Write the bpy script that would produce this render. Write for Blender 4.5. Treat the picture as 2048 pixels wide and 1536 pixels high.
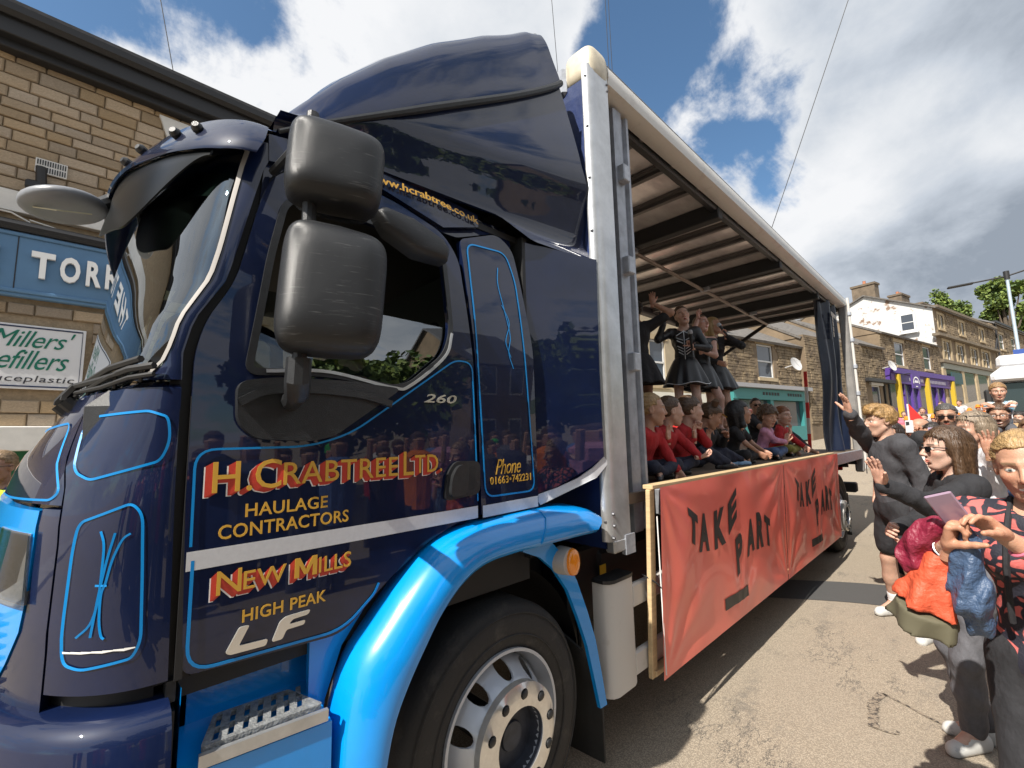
import bpy, bmesh, math, random
import numpy as np
from mathutils import Vector, Matrix
from mathutils.geometry import delaunay_2d_cdt
random.seed(7); rng=np.random.default_rng(7)
for o in list(bpy.data.objects): bpy.data.objects.remove(o)
SC=bpy.context.scene; COL=SC.collection; R=math.radians; PI=math.pi
# ------------------------------------------------------------------ camera
def cam_axes(yaw,pitch,roll):
    cy,sy=math.cos(yaw),math.sin(yaw); cp,sp=math.cos(pitch),math.sin(pitch)
    f=Vector((sy*cp,cy*cp,sp)); r=Vector((cy,-sy,0)); u=r.cross(f)
    cr,sr=math.cos(roll),math.sin(roll)
    return r*cr+u*sr, u*cr-r*sr, f
cam=bpy.data.cameras.new('camera'); CAM=bpy.data.objects.new('camera',cam); COL.objects.link(CAM)
rr,uu,ff=cam_axes(0.77482,0.119009,-0.0230576)
CAM.matrix_world=Matrix(((rr.x,uu.x,-ff.x,-1.32017),(rr.y,uu.y,-ff.y,-1.26103),(rr.z,uu.z,-ff.z,1.64204),(0,0,0,1)))
cam.sensor_width=36; cam.lens=898.79/2048*36; cam.clip_start=.05; cam.clip_end=3000
SC.camera=CAM
# ------------------------------------------------------------------ sky, sun, exposure
SUN=Vector((-.93,-.09,1.0)).normalized()
w=bpy.data.worlds.new('World'); SC.world=w; w.use_nodes=True
nt=w.node_tree; nt.nodes.clear(); N=nt.nodes.new; LK=nt.links.new
def math_node(t,op,a,b=None,clamp=False):
    n=t.nodes.new('ShaderNodeMath'); n.operation=op; n.use_clamp=clamp
    for i,x in enumerate((a,b)):
        if x is None: continue
        if isinstance(x,(int,float)): n.inputs[i].default_value=x
        else: t.links.new(x,n.inputs[i])
    return n.outputs[0]
out=N('ShaderNodeOutputWorld'); bg=N('ShaderNodeBackground'); LK(bg.outputs[0],out.inputs[0]); bg.inputs[1].default_value=.064
sky=N('ShaderNodeTexSky'); sky.sky_type='NISHITA'; sky.sun_disc=False
sky.sun_elevation=math.asin(SUN.z); sky.sun_rotation=math.atan2(SUN.x,SUN.y); sky.air_density=1.0; sky.dust_density=.6; sky.ozone_density=2.2
tc=N('ShaderNodeTexCoord'); vec=tc.outputs['Generated']
sp=N('ShaderNodeSeparateXYZ'); LK(vec,sp.inputs[0])
# flatten the dome so clouds shrink towards the horizon
zz=math_node(nt,'ADD',math_node(nt,'MAXIMUM',sp.outputs[2],0.0),.42)
cmb=N('ShaderNodeCombineXYZ')
for i in (0,1): LK(math_node(nt,'DIVIDE',sp.outputs[i],zz),cmb.inputs[i])
def noise(scale,detail,rough,off=(0,0,0),dist=0.0):
    m=N('ShaderNodeMapping'); m.inputs['Location'].default_value=off; LK(cmb.outputs[0],m.inputs[0])
    n=N('ShaderNodeTexNoise'); n.inputs['Scale'].default_value=scale; n.inputs['Detail'].default_value=detail
    n.inputs['Roughness'].default_value=rough; n.inputs['Distortion'].default_value=dist; LK(m.outputs[0],n.inputs['Vector']); return n.outputs[0]
def blob(d,rad,wt):
    v=Vector(d).normalized(); dn=N('ShaderNodeVectorMath'); dn.operation='DOT_PRODUCT'; LK(vec,dn.inputs[0]); dn.inputs[1].default_value=v
    mr=N('ShaderNodeMapRange'); mr.interpolation_type='SMOOTHERSTEP'; LK(dn.outputs['Value'],mr.inputs[0])
    mr.inputs[1].default_value=math.cos(rad); mr.inputs[2].default_value=1.0; mr.inputs[3].default_value=0; mr.inputs[4].default_value=wt
    return mr.outputs[0]
n1=noise(2.3,12,.62,(3.1,1.7,0),.35); n2=noise(6.5,8,.6,(1.1,8.7,0),.2)
n5=noise(17,6,.62,(4.4,.7,0),.3)
cov=math_node(nt,'ADD',math_node(nt,'ADD',math_node(nt,'MULTIPLY',n1,1.9),math_node(nt,'MULTIPLY',n2,.55)),math_node(nt,'ADD',math_node(nt,'MULTIPLY',n5,.22),-.72))
SKYB=[((-.085,.814,.575),.12,-.30),((.051,.768,.639),.09,-.20),((.154,.72,.677),.08,-.22),((.66,.33,.675),.16,-.36),((.60,.30,.74),.2,-.08),((.84,.25,.48),.095,-.20),((.882,.20,.43),.07,-.2),((.80,.22,.55),.12,-.14),
 ((.911,-.015,.412),.34,.22),((.022,.834,.552),.2,.10),((.45,.50,.72),.22,.14),((.97,.03,.24),.3,.25),((.835,-.006,.55),.22,.08),((.76,.30,.58),.08,.06)]
for d,rad,wt in SKYB: cov=math_node(nt,'ADD',cov,blob(d,rad,wt))

mask=N('ShaderNodeMapRange'); mask.interpolation_type='SMOOTHSTEP'; LK(cov,mask.inputs[0]); mask.inputs[1].default_value=.34; mask.inputs[2].default_value=.62
# cloud tone: bright crowns, grey undersides
n3=noise(1.7,7,.55,(7.3,2.2,0),.4); n4=noise(5.0,6,.6,(2.3,5.2,0),.2)
tone=math_node(nt,'ADD',math_node(nt,'MULTIPLY',n3,1.0),math_node(nt,'MULTIPLY',n4,.45))
for d,rad,wt in [((.835,-.02,.56),.26,-.13),((.975,.03,.22),.24,-.30),((.985,-.1,.16),.3,-.2),((.90,.02,.40),.17,.26),((.94,.12,.32),.12,.12),((.75,.33,.58),.2,.12),((.30,.66,.68),.3,.12),((-.05,.85,.5),.3,.1)]: tone=math_node(nt,'ADD',tone,blob(d,rad,wt))
thick=N('ShaderNodeMapRange'); LK(cov,thick.inputs[0]); thick.inputs[1].default_value=.5; thick.inputs[2].default_value=1.2; thick.inputs[3].default_value=.20; thick.inputs[4].default_value=-.12
tone=math_node(nt,'ADD',tone,thick.outputs[0])
ramp=N('ShaderNodeValToRGB'); LK(tone,ramp.inputs[0]); e=ramp.color_ramp.elements
e[0].position=.30; e[0].color=(3.0,3.45,4.1,1); e[1].position=.98; e[1].color=(8.6,8.7,8.9,1)
m_=e.new(.58); m_.color=(5.5,6.0,6.7,1); m_=e.new(.76); m_.color=(7.2,7.5,7.9,1)
tint=N('ShaderNodeMixRGB'); tint.blend_type='MULTIPLY'; tint.inputs[0].default_value=1; LK(sky.outputs[0],tint.inputs[1]); tint.inputs[2].default_value=(1.22,1.46,1.50,1)
mix=N('ShaderNodeMixRGB'); LK(mask.outputs[0],mix.inputs[0]); LK(tint.outputs[0],mix.inputs[1]); LK(ramp.outputs[0],mix.inputs[2]); LK(mix.outputs[0],bg.inputs[0])
sl=bpy.data.lights.new('sun','SUN'); sl.energy=5.0; sl.angle=R(.55); sl.color=(1,.94,.85)
so=bpy.data.objects.new('sun',sl); COL.objects.link(so); so.rotation_euler=SUN.to_track_quat('Z','Y').to_euler(); so.location=(0,0,30)
SC.view_settings.view_transform='Standard'; SC.view_settings.look='None'; SC.view_settings.gamma=1; SC.view_settings.exposure=.75
SC.render.engine='CYCLES'; SC.cycles.max_bounces=7; SC.cycles.transparent_max_bounces=10; SC.cycles.use_denoising=True
# ------------------------------------------------------------------ materials
MATS={}
def M(name,col=(.5,.5,.5),rough=.5,metal=0,coat=0,var=0,vs=6,bump=0,bs=40,spec=.5,col2=None,stretch=(1,1,1),attr=False,orand=0,alpha=1,trans=0,emit=None,sub=0,thr=None,coord='Object'):
    if name in MATS: return MATS[name]
    m=bpy.data.materials.new(name); m.use_nodes=True; t=m.node_tree; b=t.nodes['Principled BSDF']; MATS[name]=m
    b.inputs['Roughness'].default_value=rough; b.inputs['Metallic'].default_value=metal; b.inputs['Coat Weight'].default_value=coat; b.inputs['Coat Roughness'].default_value=.02
    b.inputs['Specular IOR Level'].default_value=spec; b.inputs['Transmission Weight'].default_value=trans
    if sub: b.inputs['Subsurface Weight'].default_value=sub; b.inputs['Subsurface Radius'].default_value=(.01,.004,.002); b.inputs['Subsurface Scale'].default_value=1
    c=b.inputs['Base Color']; c.default_value=(*col,1)
    if emit: b.inputs['Emission Color'].default_value=(*emit,1); b.inputs['Emission Strength'].default_value=1
    tcn=t.nodes.new('ShaderNodeTexCoord'); mp=t.nodes.new('ShaderNodeMapping'); t.links.new(tcn.outputs[coord],mp.inputs[0]); mp.inputs['Scale'].default_value=stretch
    cur=None
    if attr:
        a=t.nodes.new('ShaderNodeVertexColor'); a.layer_name='Col'; cur=a.outputs[0]
    if var or col2:
        n=t.nodes.new('ShaderNodeTexNoise'); n.inputs['Scale'].default_value=vs; n.inputs['Detail'].default_value=6; n.inputs['Roughness'].default_value=.65; t.links.new(mp.outputs[0],n.inputs['Vector'])
        r=t.nodes.new('ShaderNodeMapRange'); t.links.new(n.outputs[0],r.inputs[0]); lo,hi=thr or (.3,.7); r.inputs[1].default_value=lo; r.inputs[2].default_value=hi
        if col2:
            x=t.nodes.new('ShaderNodeMixRGB'); t.links.new(r.outputs[0],x.inputs[0]); x.inputs[1].default_value=(*col,1); x.inputs[2].default_value=(*col2,1)
            if cur is not None: t.links.new(cur,x.inputs[1])
            cur=x.outputs[0]
        else:
            r.inputs[3].default_value=1-var; r.inputs[4].default_value=1+var
            x=t.nodes.new('ShaderNodeMixRGB'); x.blend_type='MULTIPLY'; x.inputs[0].default_value=1; x.inputs[1].default_value=(*col,1)
            if cur is not None: t.links.new(cur,x.inputs[1])
            t.links.new(r.outputs[0],x.inputs[2]); cur=x.outputs[0]
    if orand:
        oi=t.nodes.new('ShaderNodeObjectInfo'); r=t.nodes.new('ShaderNodeMapRange'); t.links.new(oi.outputs['Random'],r.inputs[0]); r.inputs[3].default_value=1-orand; r.inputs[4].default_value=1+orand
        hs=t.nodes.new('ShaderNodeHueSaturation'); hs.inputs['Color'].default_value=(*col,1)
        if cur is not None: t.links.new(cur,hs.inputs['Color'])
        t.links.new(r.outputs[0],hs.inputs['Value'])
        r2=t.nodes.new('ShaderNodeMapRange'); w2=t.nodes.new('ShaderNodeTexWhiteNoise'); w2.noise_dimensions='1D'; t.links.new(oi.outputs['Random'],w2.inputs['W']); t.links.new(w2.outputs[0],r2.inputs[0]); r2.inputs[3].default_value=.75; r2.inputs[4].default_value=1.15; t.links.new(r2.outputs[0],hs.inputs['Saturation'])
        cur=hs.outputs[0]
    if cur is not None: t.links.new(cur,c)
    if bump:
        n=t.nodes.new('ShaderNodeTexNoise'); n.inputs['Scale'].default_value=bs; n.inputs['Detail'].default_value=5; t.links.new(mp.outputs[0],n.inputs['Vector'])
        bm=t.nodes.new('ShaderNodeBump'); bm.inputs['Strength'].default_value=bump; bm.inputs['Distance'].default_value=.02; t.links.new(n.outputs[0],bm.inputs['Height']); t.links.new(bm.outputs[0],b.inputs['Normal'])
    return m
def glass_mat(name,tint=(.75,.85,.82),base=(0,0,0),op=.0,rough=.0,ior=1.5,boost=1.7):
    if name in MATS: return MATS[name]
    m=bpy.data.materials.new(name); m.use_nodes=True; t=m.node_tree; t.nodes.clear(); MATS[name]=m
    o=t.nodes.new('ShaderNodeOutputMaterial'); tr=t.nodes.new('ShaderNodeBsdfTransparent'); tr.inputs[0].default_value=(*tint,1)
    g=t.nodes.new('ShaderNodeBsdfGlossy'); g.inputs['Roughness'].default_value=rough; g.inputs['Color'].default_value=(.9,.95,1,1)
    f=t.nodes.new('ShaderNodeFresnel'); f.inputs[0].default_value=ior; x=t.nodes.new('ShaderNodeMixShader')
    mu=t.nodes.new('ShaderNodeMath'); mu.operation='MULTIPLY_ADD'; mu.use_clamp=True; mu.inputs[1].default_value=boost; mu.inputs[2].default_value=.03
    t.links.new(f.outputs[0],mu.inputs[0]); t.links.new(mu.outputs[0],x.inputs[0]); t.links.new(tr.outputs[0],x.inputs[1]); t.links.new(g.outputs[0],x.inputs[2]); t.links.new(x.outputs[0],o.inputs[0])
    return m
# ------------------------------------------------------------------ objects
def tag(o,label=None,cat=None,group=None,kind=None):
    if label: o['label']=label
    if cat: o['category']=cat
    if group: o['group']=group
    if kind: o['kind']=kind
    return o
def thing(name,label,cat,loc=(0,0,0),rz=0,group=None):
    o=bpy.data.objects.new(name,None); COL.objects.link(o); o.location=loc; o.rotation_euler=(0,0,rz); o.empty_display_size=.1
    return tag(o,label,cat,group)
def wloc(p):
    v=Vector((0,0,0))
    while p is not None: v=v+Vector(p.location); p=p.parent
    return v
def link(name,me,mats=None,parent=None,local=False):
    o=bpy.data.objects.new(name,me); COL.objects.link(o)
    if mats is not None:
        for m in (mats if isinstance(mats,(list,tuple)) else [mats]): me.materials.append(m)
    if parent is not None:
        o.parent=parent
        if not local: o.location=-wloc(parent)     # world-space mesh under an unrotated thing
    return o
def copy_tree(o,parent=None):
    c=o.copy(); COL.objects.link(c); c.parent=parent
    for ch in o.children: copy_tree(ch,c)
    return c
class MB:
    def __init__(s): s.v=[]; s.f=[]; s.m=[]; s.mi=0
    def add(s,V,F):
        n=len(s.v); s.v.extend([tuple(map(float,x)) for x in V]); s.f.extend([tuple(i+n for i in f) for f in F]); s.m.extend([s.mi]*len(F)); return s
    def box(s,c,d,rot=None,b=0):
        x,y,z=[a/2 for a in d]
        if b:
            b=min(b,x*.9,y*.9,z*.9); V=[];F=[]
            for sx in (-1,1):
                for sy in (-1,1):
                    for sz in (-1,1): V+= [(sx*x,sy*(y-b),sz*(z-b)),(sx*(x-b),sy*y,sz*(z-b)),(sx*(x-b),sy*(y-b),sz*z)]
            bm=bmesh.new()
            for p in V: bm.verts.new(p)
            r=bmesh.ops.convex_hull(bm,input=bm.verts); bm.verts.index_update(); bmesh.ops.dissolve_limit(bm,angle_limit=.02,verts=bm.verts,edges=bm.edges); bm.verts.index_update()
            V=[p.co.copy() for p in bm.verts]; F=[[q.index for q in f.verts] for f in bm.faces]; bm.free()
        else:
            V=[Vector((a*x,e*y,g*z)) for a in (-1,1) for e in (-1,1) for g in (-1,1)]
            F=[(0,1,3,2),(4,6,7,5),(0,4,5,1),(2,3,7,6),(0,2,6,4),(1,5,7,3)]
        if rot is not None: V=[rot@Vector(p) for p in V]
        return s.add([Vector(p)+Vector(c) for p in V],F)
    def bb(s,a,b,bev=0): return s.box([(i+j)/2 for i,j in zip(a,b)],[abs(j-i) for i,j in zip(a,b)],b=bev)
    def beam(s,p,q,w,h=None,b=0,up=(0,0,1)):
        p,q=Vector(p),Vector(q); d=q-p; x=d.normalized(); u=Vector(up)
        if abs(x.dot(u))>.98: u=Vector((0,1,0))
        y=u.cross(x).normalized(); z=x.cross(y)
        return s.box((p+q)/2,(d.length,w,h or w),Matrix((x,y,z)).transposed(),b)
    def tube(s,pts,r,n=8,caps=True):
        pts=[Vector(p) for p in pts]; k=len(pts); rs=r if isinstance(r,(list,tuple)) else [r]*k; V=[];F=[]
        prev=None
        for i,p in enumerate(pts):
            d=(pts[min(i+1,k-1)]-pts[max(i-1,0)]).normalized()
            if prev is None:
                u=Vector((0,0,1)) if abs(d.z)<.9 else Vector((1,0,0)); a=d.cross(u).normalized()
            else: a=(prev-d*prev.dot(d)).normalized()
            prev=a; b=d.cross(a)
            for j in range(n):
                t=2*PI*j/n; V.append(p+(a*math.cos(t)+b*math.sin(t))*rs[i])
        for i in range(k-1):
            for j in range(n):
                q=(j+1)%n; F.append((i*n+j,i*n+q,(i+1)*n+q,(i+1)*n+j))
        if caps: F.append(tuple(range(n))[::-1]); F.append(tuple((k-1)*n+j for j in range(n)))
        return s.add(V,F)
    def lathe(s,prof,c,axis='y',n=48,close=False):   # prof: (r, along axis)
        V=[];F=[];k=len(prof)
        for r,h in prof:
            for j in range(n):
                t=2*PI*j/n; a,b=r*math.cos(t),r*math.sin(t)
                V.append({'y':(c[0]+a,c[1]+h,c[2]+b),'z':(c[0]+a,c[1]+b,c[2]+h),'x':(c[0]+h,c[1]+a,c[2]+b)}[axis])
        for i in range(k-1):
            for j in range(n):
                q=(j+1)%n; F.append((i*n+j,i*n+q,(i+1)*n+q,(i+1)*n+j))
        return s.add(V,F)
    def grid(s,fn,nu,nv,thick=None,wrapu=False):
        V=[Vector(fn(i/(nu),j/(nv))) for i in range(nu+(0 if wrapu else 1)) for j in range(nv+1)]; m=nv+1; cu=nu if wrapu else nu+1
        F=[(i*m+j,((i+1)%cu)*m+j,((i+1)%cu)*m+j+1,i*m+j+1) for i in range(nu) for j in range(nv)]
        return s.add(V,F)
    def loft(s,secs,closed=True,caps=True):
        k=len(secs[0]); V=[p for q in secs for p in q]; F=[]
        for i in range(len(secs)-1):
            for j in range(k if closed else k-1):
                q=(j+1)%k; F.append((i*k+j,i*k+q,(i+1)*k+q,(i+1)*k+j))
        if caps and closed: F.append(tuple(range(k))[::-1]); F.append(tuple((len(secs)-1)*k+j for j in range(k)))
        return s.add(V,F)
    def build(s,name,mat,parent=None,smooth=35,local=False,solid=0,weld=False):
        me=bpy.data.meshes.new(name); me.from_pydata(s.v,[],s.f); me.update()
        if any(s.m): me.polygons.foreach_set('material_index',s.m)
        bm=bmesh.new(); bm.from_mesh(me)
        if weld: bmesh.ops.remove_doubles(bm,verts=bm.verts,dist=.0004)
        bmesh.ops.recalc_face_normals(bm,faces=bm.faces)
        if solid:
            bmesh.ops.solidify(bm,geom=bm.faces[:],thickness=solid)
        bm.to_mesh(me); bm.free()
        if smooth: me.polygons.foreach_set('use_smooth',[True]*len(me.polygons)); me.set_sharp_from_angle(angle=R(smooth))
        return link(name,me,mat,parent,local)
def inpoly(x,y,polys):
    c=False
    for P in polys:
        n=len(P)
        for i in range(n):
            x1,y1=P[i]; x2,y2=P[i-1]
            if (y1>y)!=(y2>y) and x<(x2-x1)*(y-y1)/(y2-y1)+x1: c=not c
    return c
def dens(P,step,closed=True):
    o=[]
    for i in range(len(P) if closed else len(P)-1):
        a,b=P[i],P[(i+1)%len(P)]; k=max(1,int(math.dist(a,b)/step))
        for j in range(k): o.append((a[0]+(b[0]-a[0])*j/k,a[1]+(b[1]-a[1])*j/k))
    if not closed: o.append(tuple(P[-1]))
    return o
def fillet(P,r,n=5,closed=True):
    o=[];k=len(P)
    for i in range(k):
        if not closed and i in (0,k-1): o.append(tuple(P[i])); continue
        p=Vector(P[i]); a=Vector(P[i-1])-p; b=Vector(P[(i+1)%k])-p
        rr_=r[i] if isinstance(r,(list,tuple)) else r
        d=min(rr_,a.length*.45,b.length*.45); A=p+a.normalized()*d; B=p+b.normalized()*d
        for j in range(n+1):
            t=j/n; q=A*(1-t)**2+p*2*t*(1-t)+B*t*t; o.append((q.x,q.y))
    return o
def plate(mb,polys,fn,th,step=0):
    """flat outline (with holes) in (a,b), mapped by fn(a,b,d) at depths 0 and th"""
    V=[];E=[]
    for P in polys:
        n=len(V); k=len(P); V+=[Vector(p) for p in P]; E+=[(n+i,n+(i+1)%k) for i in range(k)]
    if step:
        xs=[p.x for p in V]; ys_=[p.y for p in V]; x=min(xs)+step*.5
        while x<max(xs):
            y=min(ys_)+step*.5
            while y<max(ys_):
                if inpoly(x,y,polys): V.append(Vector((x,y)))
                y+=step
            x+=step
    ov,oe,of,a,b,c=delaunay_2d_cdt(V,E,[],0,1e-5)
    T=[]
    for f in of:
        cx=sum(ov[i][0] for i in f)/len(f); cy=sum(ov[i][1] for i in f)/len(f)
        if inpoly(cx,cy,polys): T.append(tuple(f))
    n=len(ov); VV=[fn(p[0],p[1],0) for p in ov]; F=list(T)
    if th:
        VV+=[fn(p[0],p[1],th) for p in ov]; F+=[tuple(i+n for i in f[::-1]) for f in T]
        cnt={}
        for f in T:
            for i in range(3):
                e=(f[i],f[(i+1)%3]); cnt[e]=cnt.get(e,0)+1
        for (i,j) in cnt:
            if (j,i) not in cnt: F.append((j,i,i+n,j+n))
    return mb.add(VV,F)
def strip(mb,pts,wd,fn,th=.0015,closed=False):
    """ribbon of width wd along 2D points, mapped by fn(a,b,d)"""
    P=[Vector(p) for p in pts]; k=len(P); V=[];F=[]
    for i in range(k):
        a=P[(i-1)%k] if (closed or i>0) else P[i]; b=P[(i+1)%k] if (closed or i<k-1) else P[i]
        d=(b-a).normalized(); nn=Vector((-d.y,d.x))*wd/2
        for q in (P[i]+nn,P[i]-nn):
            V.append(fn(q.x,q.y,0)); V.append(fn(q.x,q.y,th))
    for i in range(k if closed else k-1):
        j=(i+1)%k; a=4*i; b=4*j
        F+=[(a+1,b+1,b+3,a+3),(a,b,b+1,a+1),(a+3,b+3,b+2,a+2)]
    return mb.add(V,F)
_TX={}
def text2d(s,bold=0,shear=0,space=1.0):
    key=(s,bold,shear,space)
    if key in _TX: return _TX[key]
    cu=bpy.data.curves.new('t','FONT'); cu.body=s; cu.size=1; cu.offset=bold; cu.shear=shear; cu.space_character=space; cu.resolution_u=3
    o=bpy.data.objects.new('t',cu); me=o.to_mesh(); V=[(v.co.x,v.co.y) for v in me.vertices]; F=[tuple(p.vertices) for p in me.polygons]
    o.to_mesh_clear(); bpy.data.objects.remove(o); bpy.data.curves.remove(cu)
    xs=[p[0] for p in V]; ys_=[p[1] for p in V]; _TX[key]=(V,F,min(xs),max(xs),min(ys_),max(ys_)); return _TX[key]
def lettering(mb,s,box,fn,th=.002,bold=.0,shear=0,space=1.0,quad=None):
    """text fitted into box (a0,a1,b0,b1); th>0 gives each letter its thickness"""
    V,F,x0,x1,y0,y1=text2d(s,bold,shear,space); a0,a1,b0,b1=box
    P=[(a0+(x-x0)/(x1-x0)*(a1-a0), b0+(y-y0)/(y1-y0)*(b1-b0)) for x,y in V]
    n=len(P); VV=[fn(a,b,th) for a,b in P]; FF=list(F); VV+=[fn(a,b,0) for a,b in P]; cnt={}
    for f in F:
        for i in range(len(f)):
            e_=(f[i],f[(i+1)%len(f)]); cnt[e_]=1
    for i,j in cnt:
        if (j,i) not in cnt: FF.append((i,j,j+n,i+n))
    return mb.add(VV,FF)
def bez(P,n=24):
    P=[np.array(p,float) for p in P]; o=[]
    ext=[2*P[0]-P[1]]+P+[2*P[-1]-P[-2]]
    m=len(P)-1
    for i in range(m):
        a,b,c,d=ext[i:i+4]; k=max(2,n//m)
        for j in range(k):
            t=j/k; o.append(tuple(.5*((2*b)+(-a+c)*t+(2*a-5*b+4*c-d)*t*t+(-a+3*b-3*c+d)*t**3)))
    o.append(tuple(P[-1])); return o
BLK=M('flat black',(.012,.012,.013),rough=.6); WHL=M('white signwriting line',(.75,.74,.72),rough=.4)
# ================================================================== GROUND
def gz(x,y=0): 
    return .07*max(0,x-9.5)+(0 if x<30 else .03*(x-30))
def road_mat():
    m=M('road surface',(.40,.315,.215),rough=.9); t=m.node_tree; b=t.nodes['Principled BSDF']; L=t.links.new; NN=t.nodes.new
    tc=NN('ShaderNodeTexCoord'); 
    def nz(s,d=6,r=.6,st=(1,1,1)):
        mp=NN('ShaderNodeMapping'); mp.inputs['Scale'].default_value=st; L(tc.outputs['Object'],mp.inputs[0]); n=NN('ShaderNodeTexNoise'); n.inputs['Scale'].default_value=s; n.inputs['Detail'].default_value=d; n.inputs['Roughness'].default_value=r; L(mp.outputs[0],n.inputs['Vector']); return n.outputs[0]
    def mr(v,a,c,lo=0,hi=1):
        n=NN('ShaderNodeMapRange'); n.interpolation_type='SMOOTHSTEP'; L(v,n.inputs[0]); n.inputs[1].default_value=a; n.inputs[2].default_value=c; n.inputs[3].default_value=lo; n.inputs[4].default_value=hi; return n.outputs[0]
    def mx(f,a,c):
        n=NN('ShaderNodeMixRGB'); L(f,n.inputs[0]); 
        (L(a,n.inputs[1]) if not isinstance(a,tuple) else setattr(n.inputs[1],'default_value',(*a,1))); (L(c,n.inputs[2]) if not isinstance(c,tuple) else setattr(n.inputs[2],'default_value',(*c,1))); return n.outputs[0]
    v=NN('ShaderNodeTexVoronoi'); v.inputs['Scale'].default_value=150; L(tc.outputs['Object'],v.inputs['Vector'])
    sepc=NN('ShaderNodeSeparateColor'); L(v.outputs['Color'],sepc.inputs[0])
    grit=mx(sepc.outputs[0],(.295,.245,.182),(.40,.34,.262))
    dark=mr(v.outputs['Distance'],.32,.62,0,.75); c=mx(dark,grit,(.17,.14,.105))
    # worn darker patches, drawn out across the carriageway
    p1=mr(nz(1.5,9,.68,(.55,1.9,1)),.54,.70,0,.7); c=mx(math_node(t,'MULTIPLY',p1,mr(nz(14,5,.7),.35,.62)),c,(.095,.088,.080))
    ck=nz(2.6,8,.7,(.6,1.6,1)); ck2=math_node(t,'ABSOLUTE',math_node(t,'SUBTRACT',ck,.5)); line=mr(ck2,.004,.012,1,0); c=mx(math_node(t,'MULTIPLY',line,mr(nz(1.1,4),.52,.62,0,.8)),c,(.06,.055,.05))
    c=mx(mr(nz(.35,4),.4,.7,0,.35),c,(.24,.205,.165)); L(c,b.inputs['Base Color'])
    bp=NN('ShaderNodeBump'); bp.inputs['Strength'].default_value=.5; bp.inputs['Distance'].default_value=.004; L(v.outputs['Distance'],bp.inputs['Height']); bp.invert=True; L(bp.outputs[0],b.inputs['Normal']); return m
g=MB(); gx=[-400,-60,-20,-8]+list(np.linspace(-4,20,25))+[25,30,40,60,100,400]; gy=[-400,-60,-20]+list(np.linspace(-8,12,11))+[30,80,400]
for a in gx: 
    for b in gy: g.v.append((a,b,gz(a)))
k=len(gy); g.f=[(i*k+j,(i+1)*k+j,(i+1)*k+j+1,i*k+j+1) for i in range(len(gx)-1) for j in range(k-1)]; g.m=[0]*len(g.f)
tag(g.build('road',road_mat()),kind='structure')
# dark reinstatement strip across the road and a tarred trench outline
pt=MB(); TAR=M('dark tarmac patch',(.062,.061,.060),rough=.88,var=.3,vs=30,bump=.3,bs=120,col2=(.26,.24,.2),thr=(.69,.80))
pt.grid(lambda u,v:Vector((3.55+.75*v+.9*u+.15*u*u-.04*math.sin(u*9),.9-2.1*u,.004)),20,2); tag(pt.build('road_patch',TAR),kind='structure')
tr=MB(); TR2=M('trench tar',(.06,.052,.045),rough=.75,bump=.8,bs=90,col2=(.27,.22,.165),vs=40,thr=(.42,.54))
def tarline(pts,w0):
    P=bez(pts,40); V=[];F=[]
    for i,p in enumerate(P):
        a=Vector(P[max(0,i-1)]); b=Vector(P[min(len(P)-1,i+1)]); d=(b-a).normalized(); q=w0*(.6+.5*random.random()); V+=[(p[0]-d.y*q,p[1]+d.x*q,.004),(p[0]+d.y*q,p[1]-d.x*q,.004)]
    tr.add(V,[(2*i,2*i+1,2*i+3,2*i+2) for i in range(len(P)-1)])
tarline([(2.42,-.69),(2.28,-.665),(2.12,-.68),(1.97,-.70)],.030); tarline([(2.42,-.69),(2.36,-.80),(2.28,-.93),(2.22,-1.1)],.010); tarline([(1.97,-.70),(1.98,-.79),(2.02,-.80)],.008)
tag(tr.build('road_patch',TR2),kind='structure')
yl=MB()
for y in (-3.0,-3.2): yl.bb((-12,y-.05,.004),(18,y+.05,.008))
# ================================================================== PUB on the far side of the street
PUBY=6.5
SAND=M('sandstone block',(.40,.30,.195),rough=.85,var=.22,vs=14,bump=.5,bs=35,orand=.22,coord='Object')
MORT=M('sandstone mortar',(.34,.26,.17),rough=.95,var=.2,vs=20,bump=.3,bs=60)
PUB=thing('pub','sandstone public house with a blue fascia and dark eaves gutter behind the lorry nose','building',(-1,PUBY,0))
wl_=MB(); wl_.bb((-7,PUBY+.02,0),(6.5,PUBY+.4,6.7)); wl_.build('wall',MORT,PUB)
STONES=[]
def stone_mesh():
    V=[];b=.05
    for x in (-.5,.5):
        for z in (-.5,.5): V.append((x,.5,z))
    for x in (-.5,.5):
        for z in (-.5,.5): V.append((x*(1+random.uniform(-.01,.01)),-.25,z*(1+random.uniform(-.02,.02))))
    for x in (-.5,.5):
        for z in (-.5,.5): V.append((x*(1-.07-random.uniform(0,.03)),-.5+random.uniform(-.12,.12),z*(1-.14-random.uniform(0,.06))))
    m=(0+random.uniform(-.1,.1),-.62+random.uniform(-.15,.1),random.uniform(-.1,.1)); V.append(m)
    F=[(4,5,1,0),(6,2,3,7),(5,7,3,1),(4,0,2,6),(8,9,5,4),(10,6,7,11),(9,11,7,5),(8,4,6,10),(8,10,12),(10,11,12),(11,9,12),(9,8,12)]
    me=bpy.data.meshes.new('stone'); me.from_pydata(V,[],F); me.update(); bm=bmesh.new(); bm.from_mesh(me); bmesh.ops.recalc_face_normals(bm,faces=bm.faces); bm.to_mesh(me); bm.free(); me.materials.append(SAND); return me
for i in range(10): STONES.append(stone_mesh())
holes=[(-.62,1.2,4.75,6.3),(-9,-1.05,3.36,4.35),(-9,-1.22,2.25,3.2),(-6,-.2,4.42,4.72)]
z=.1; row=0; nst=0
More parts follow.
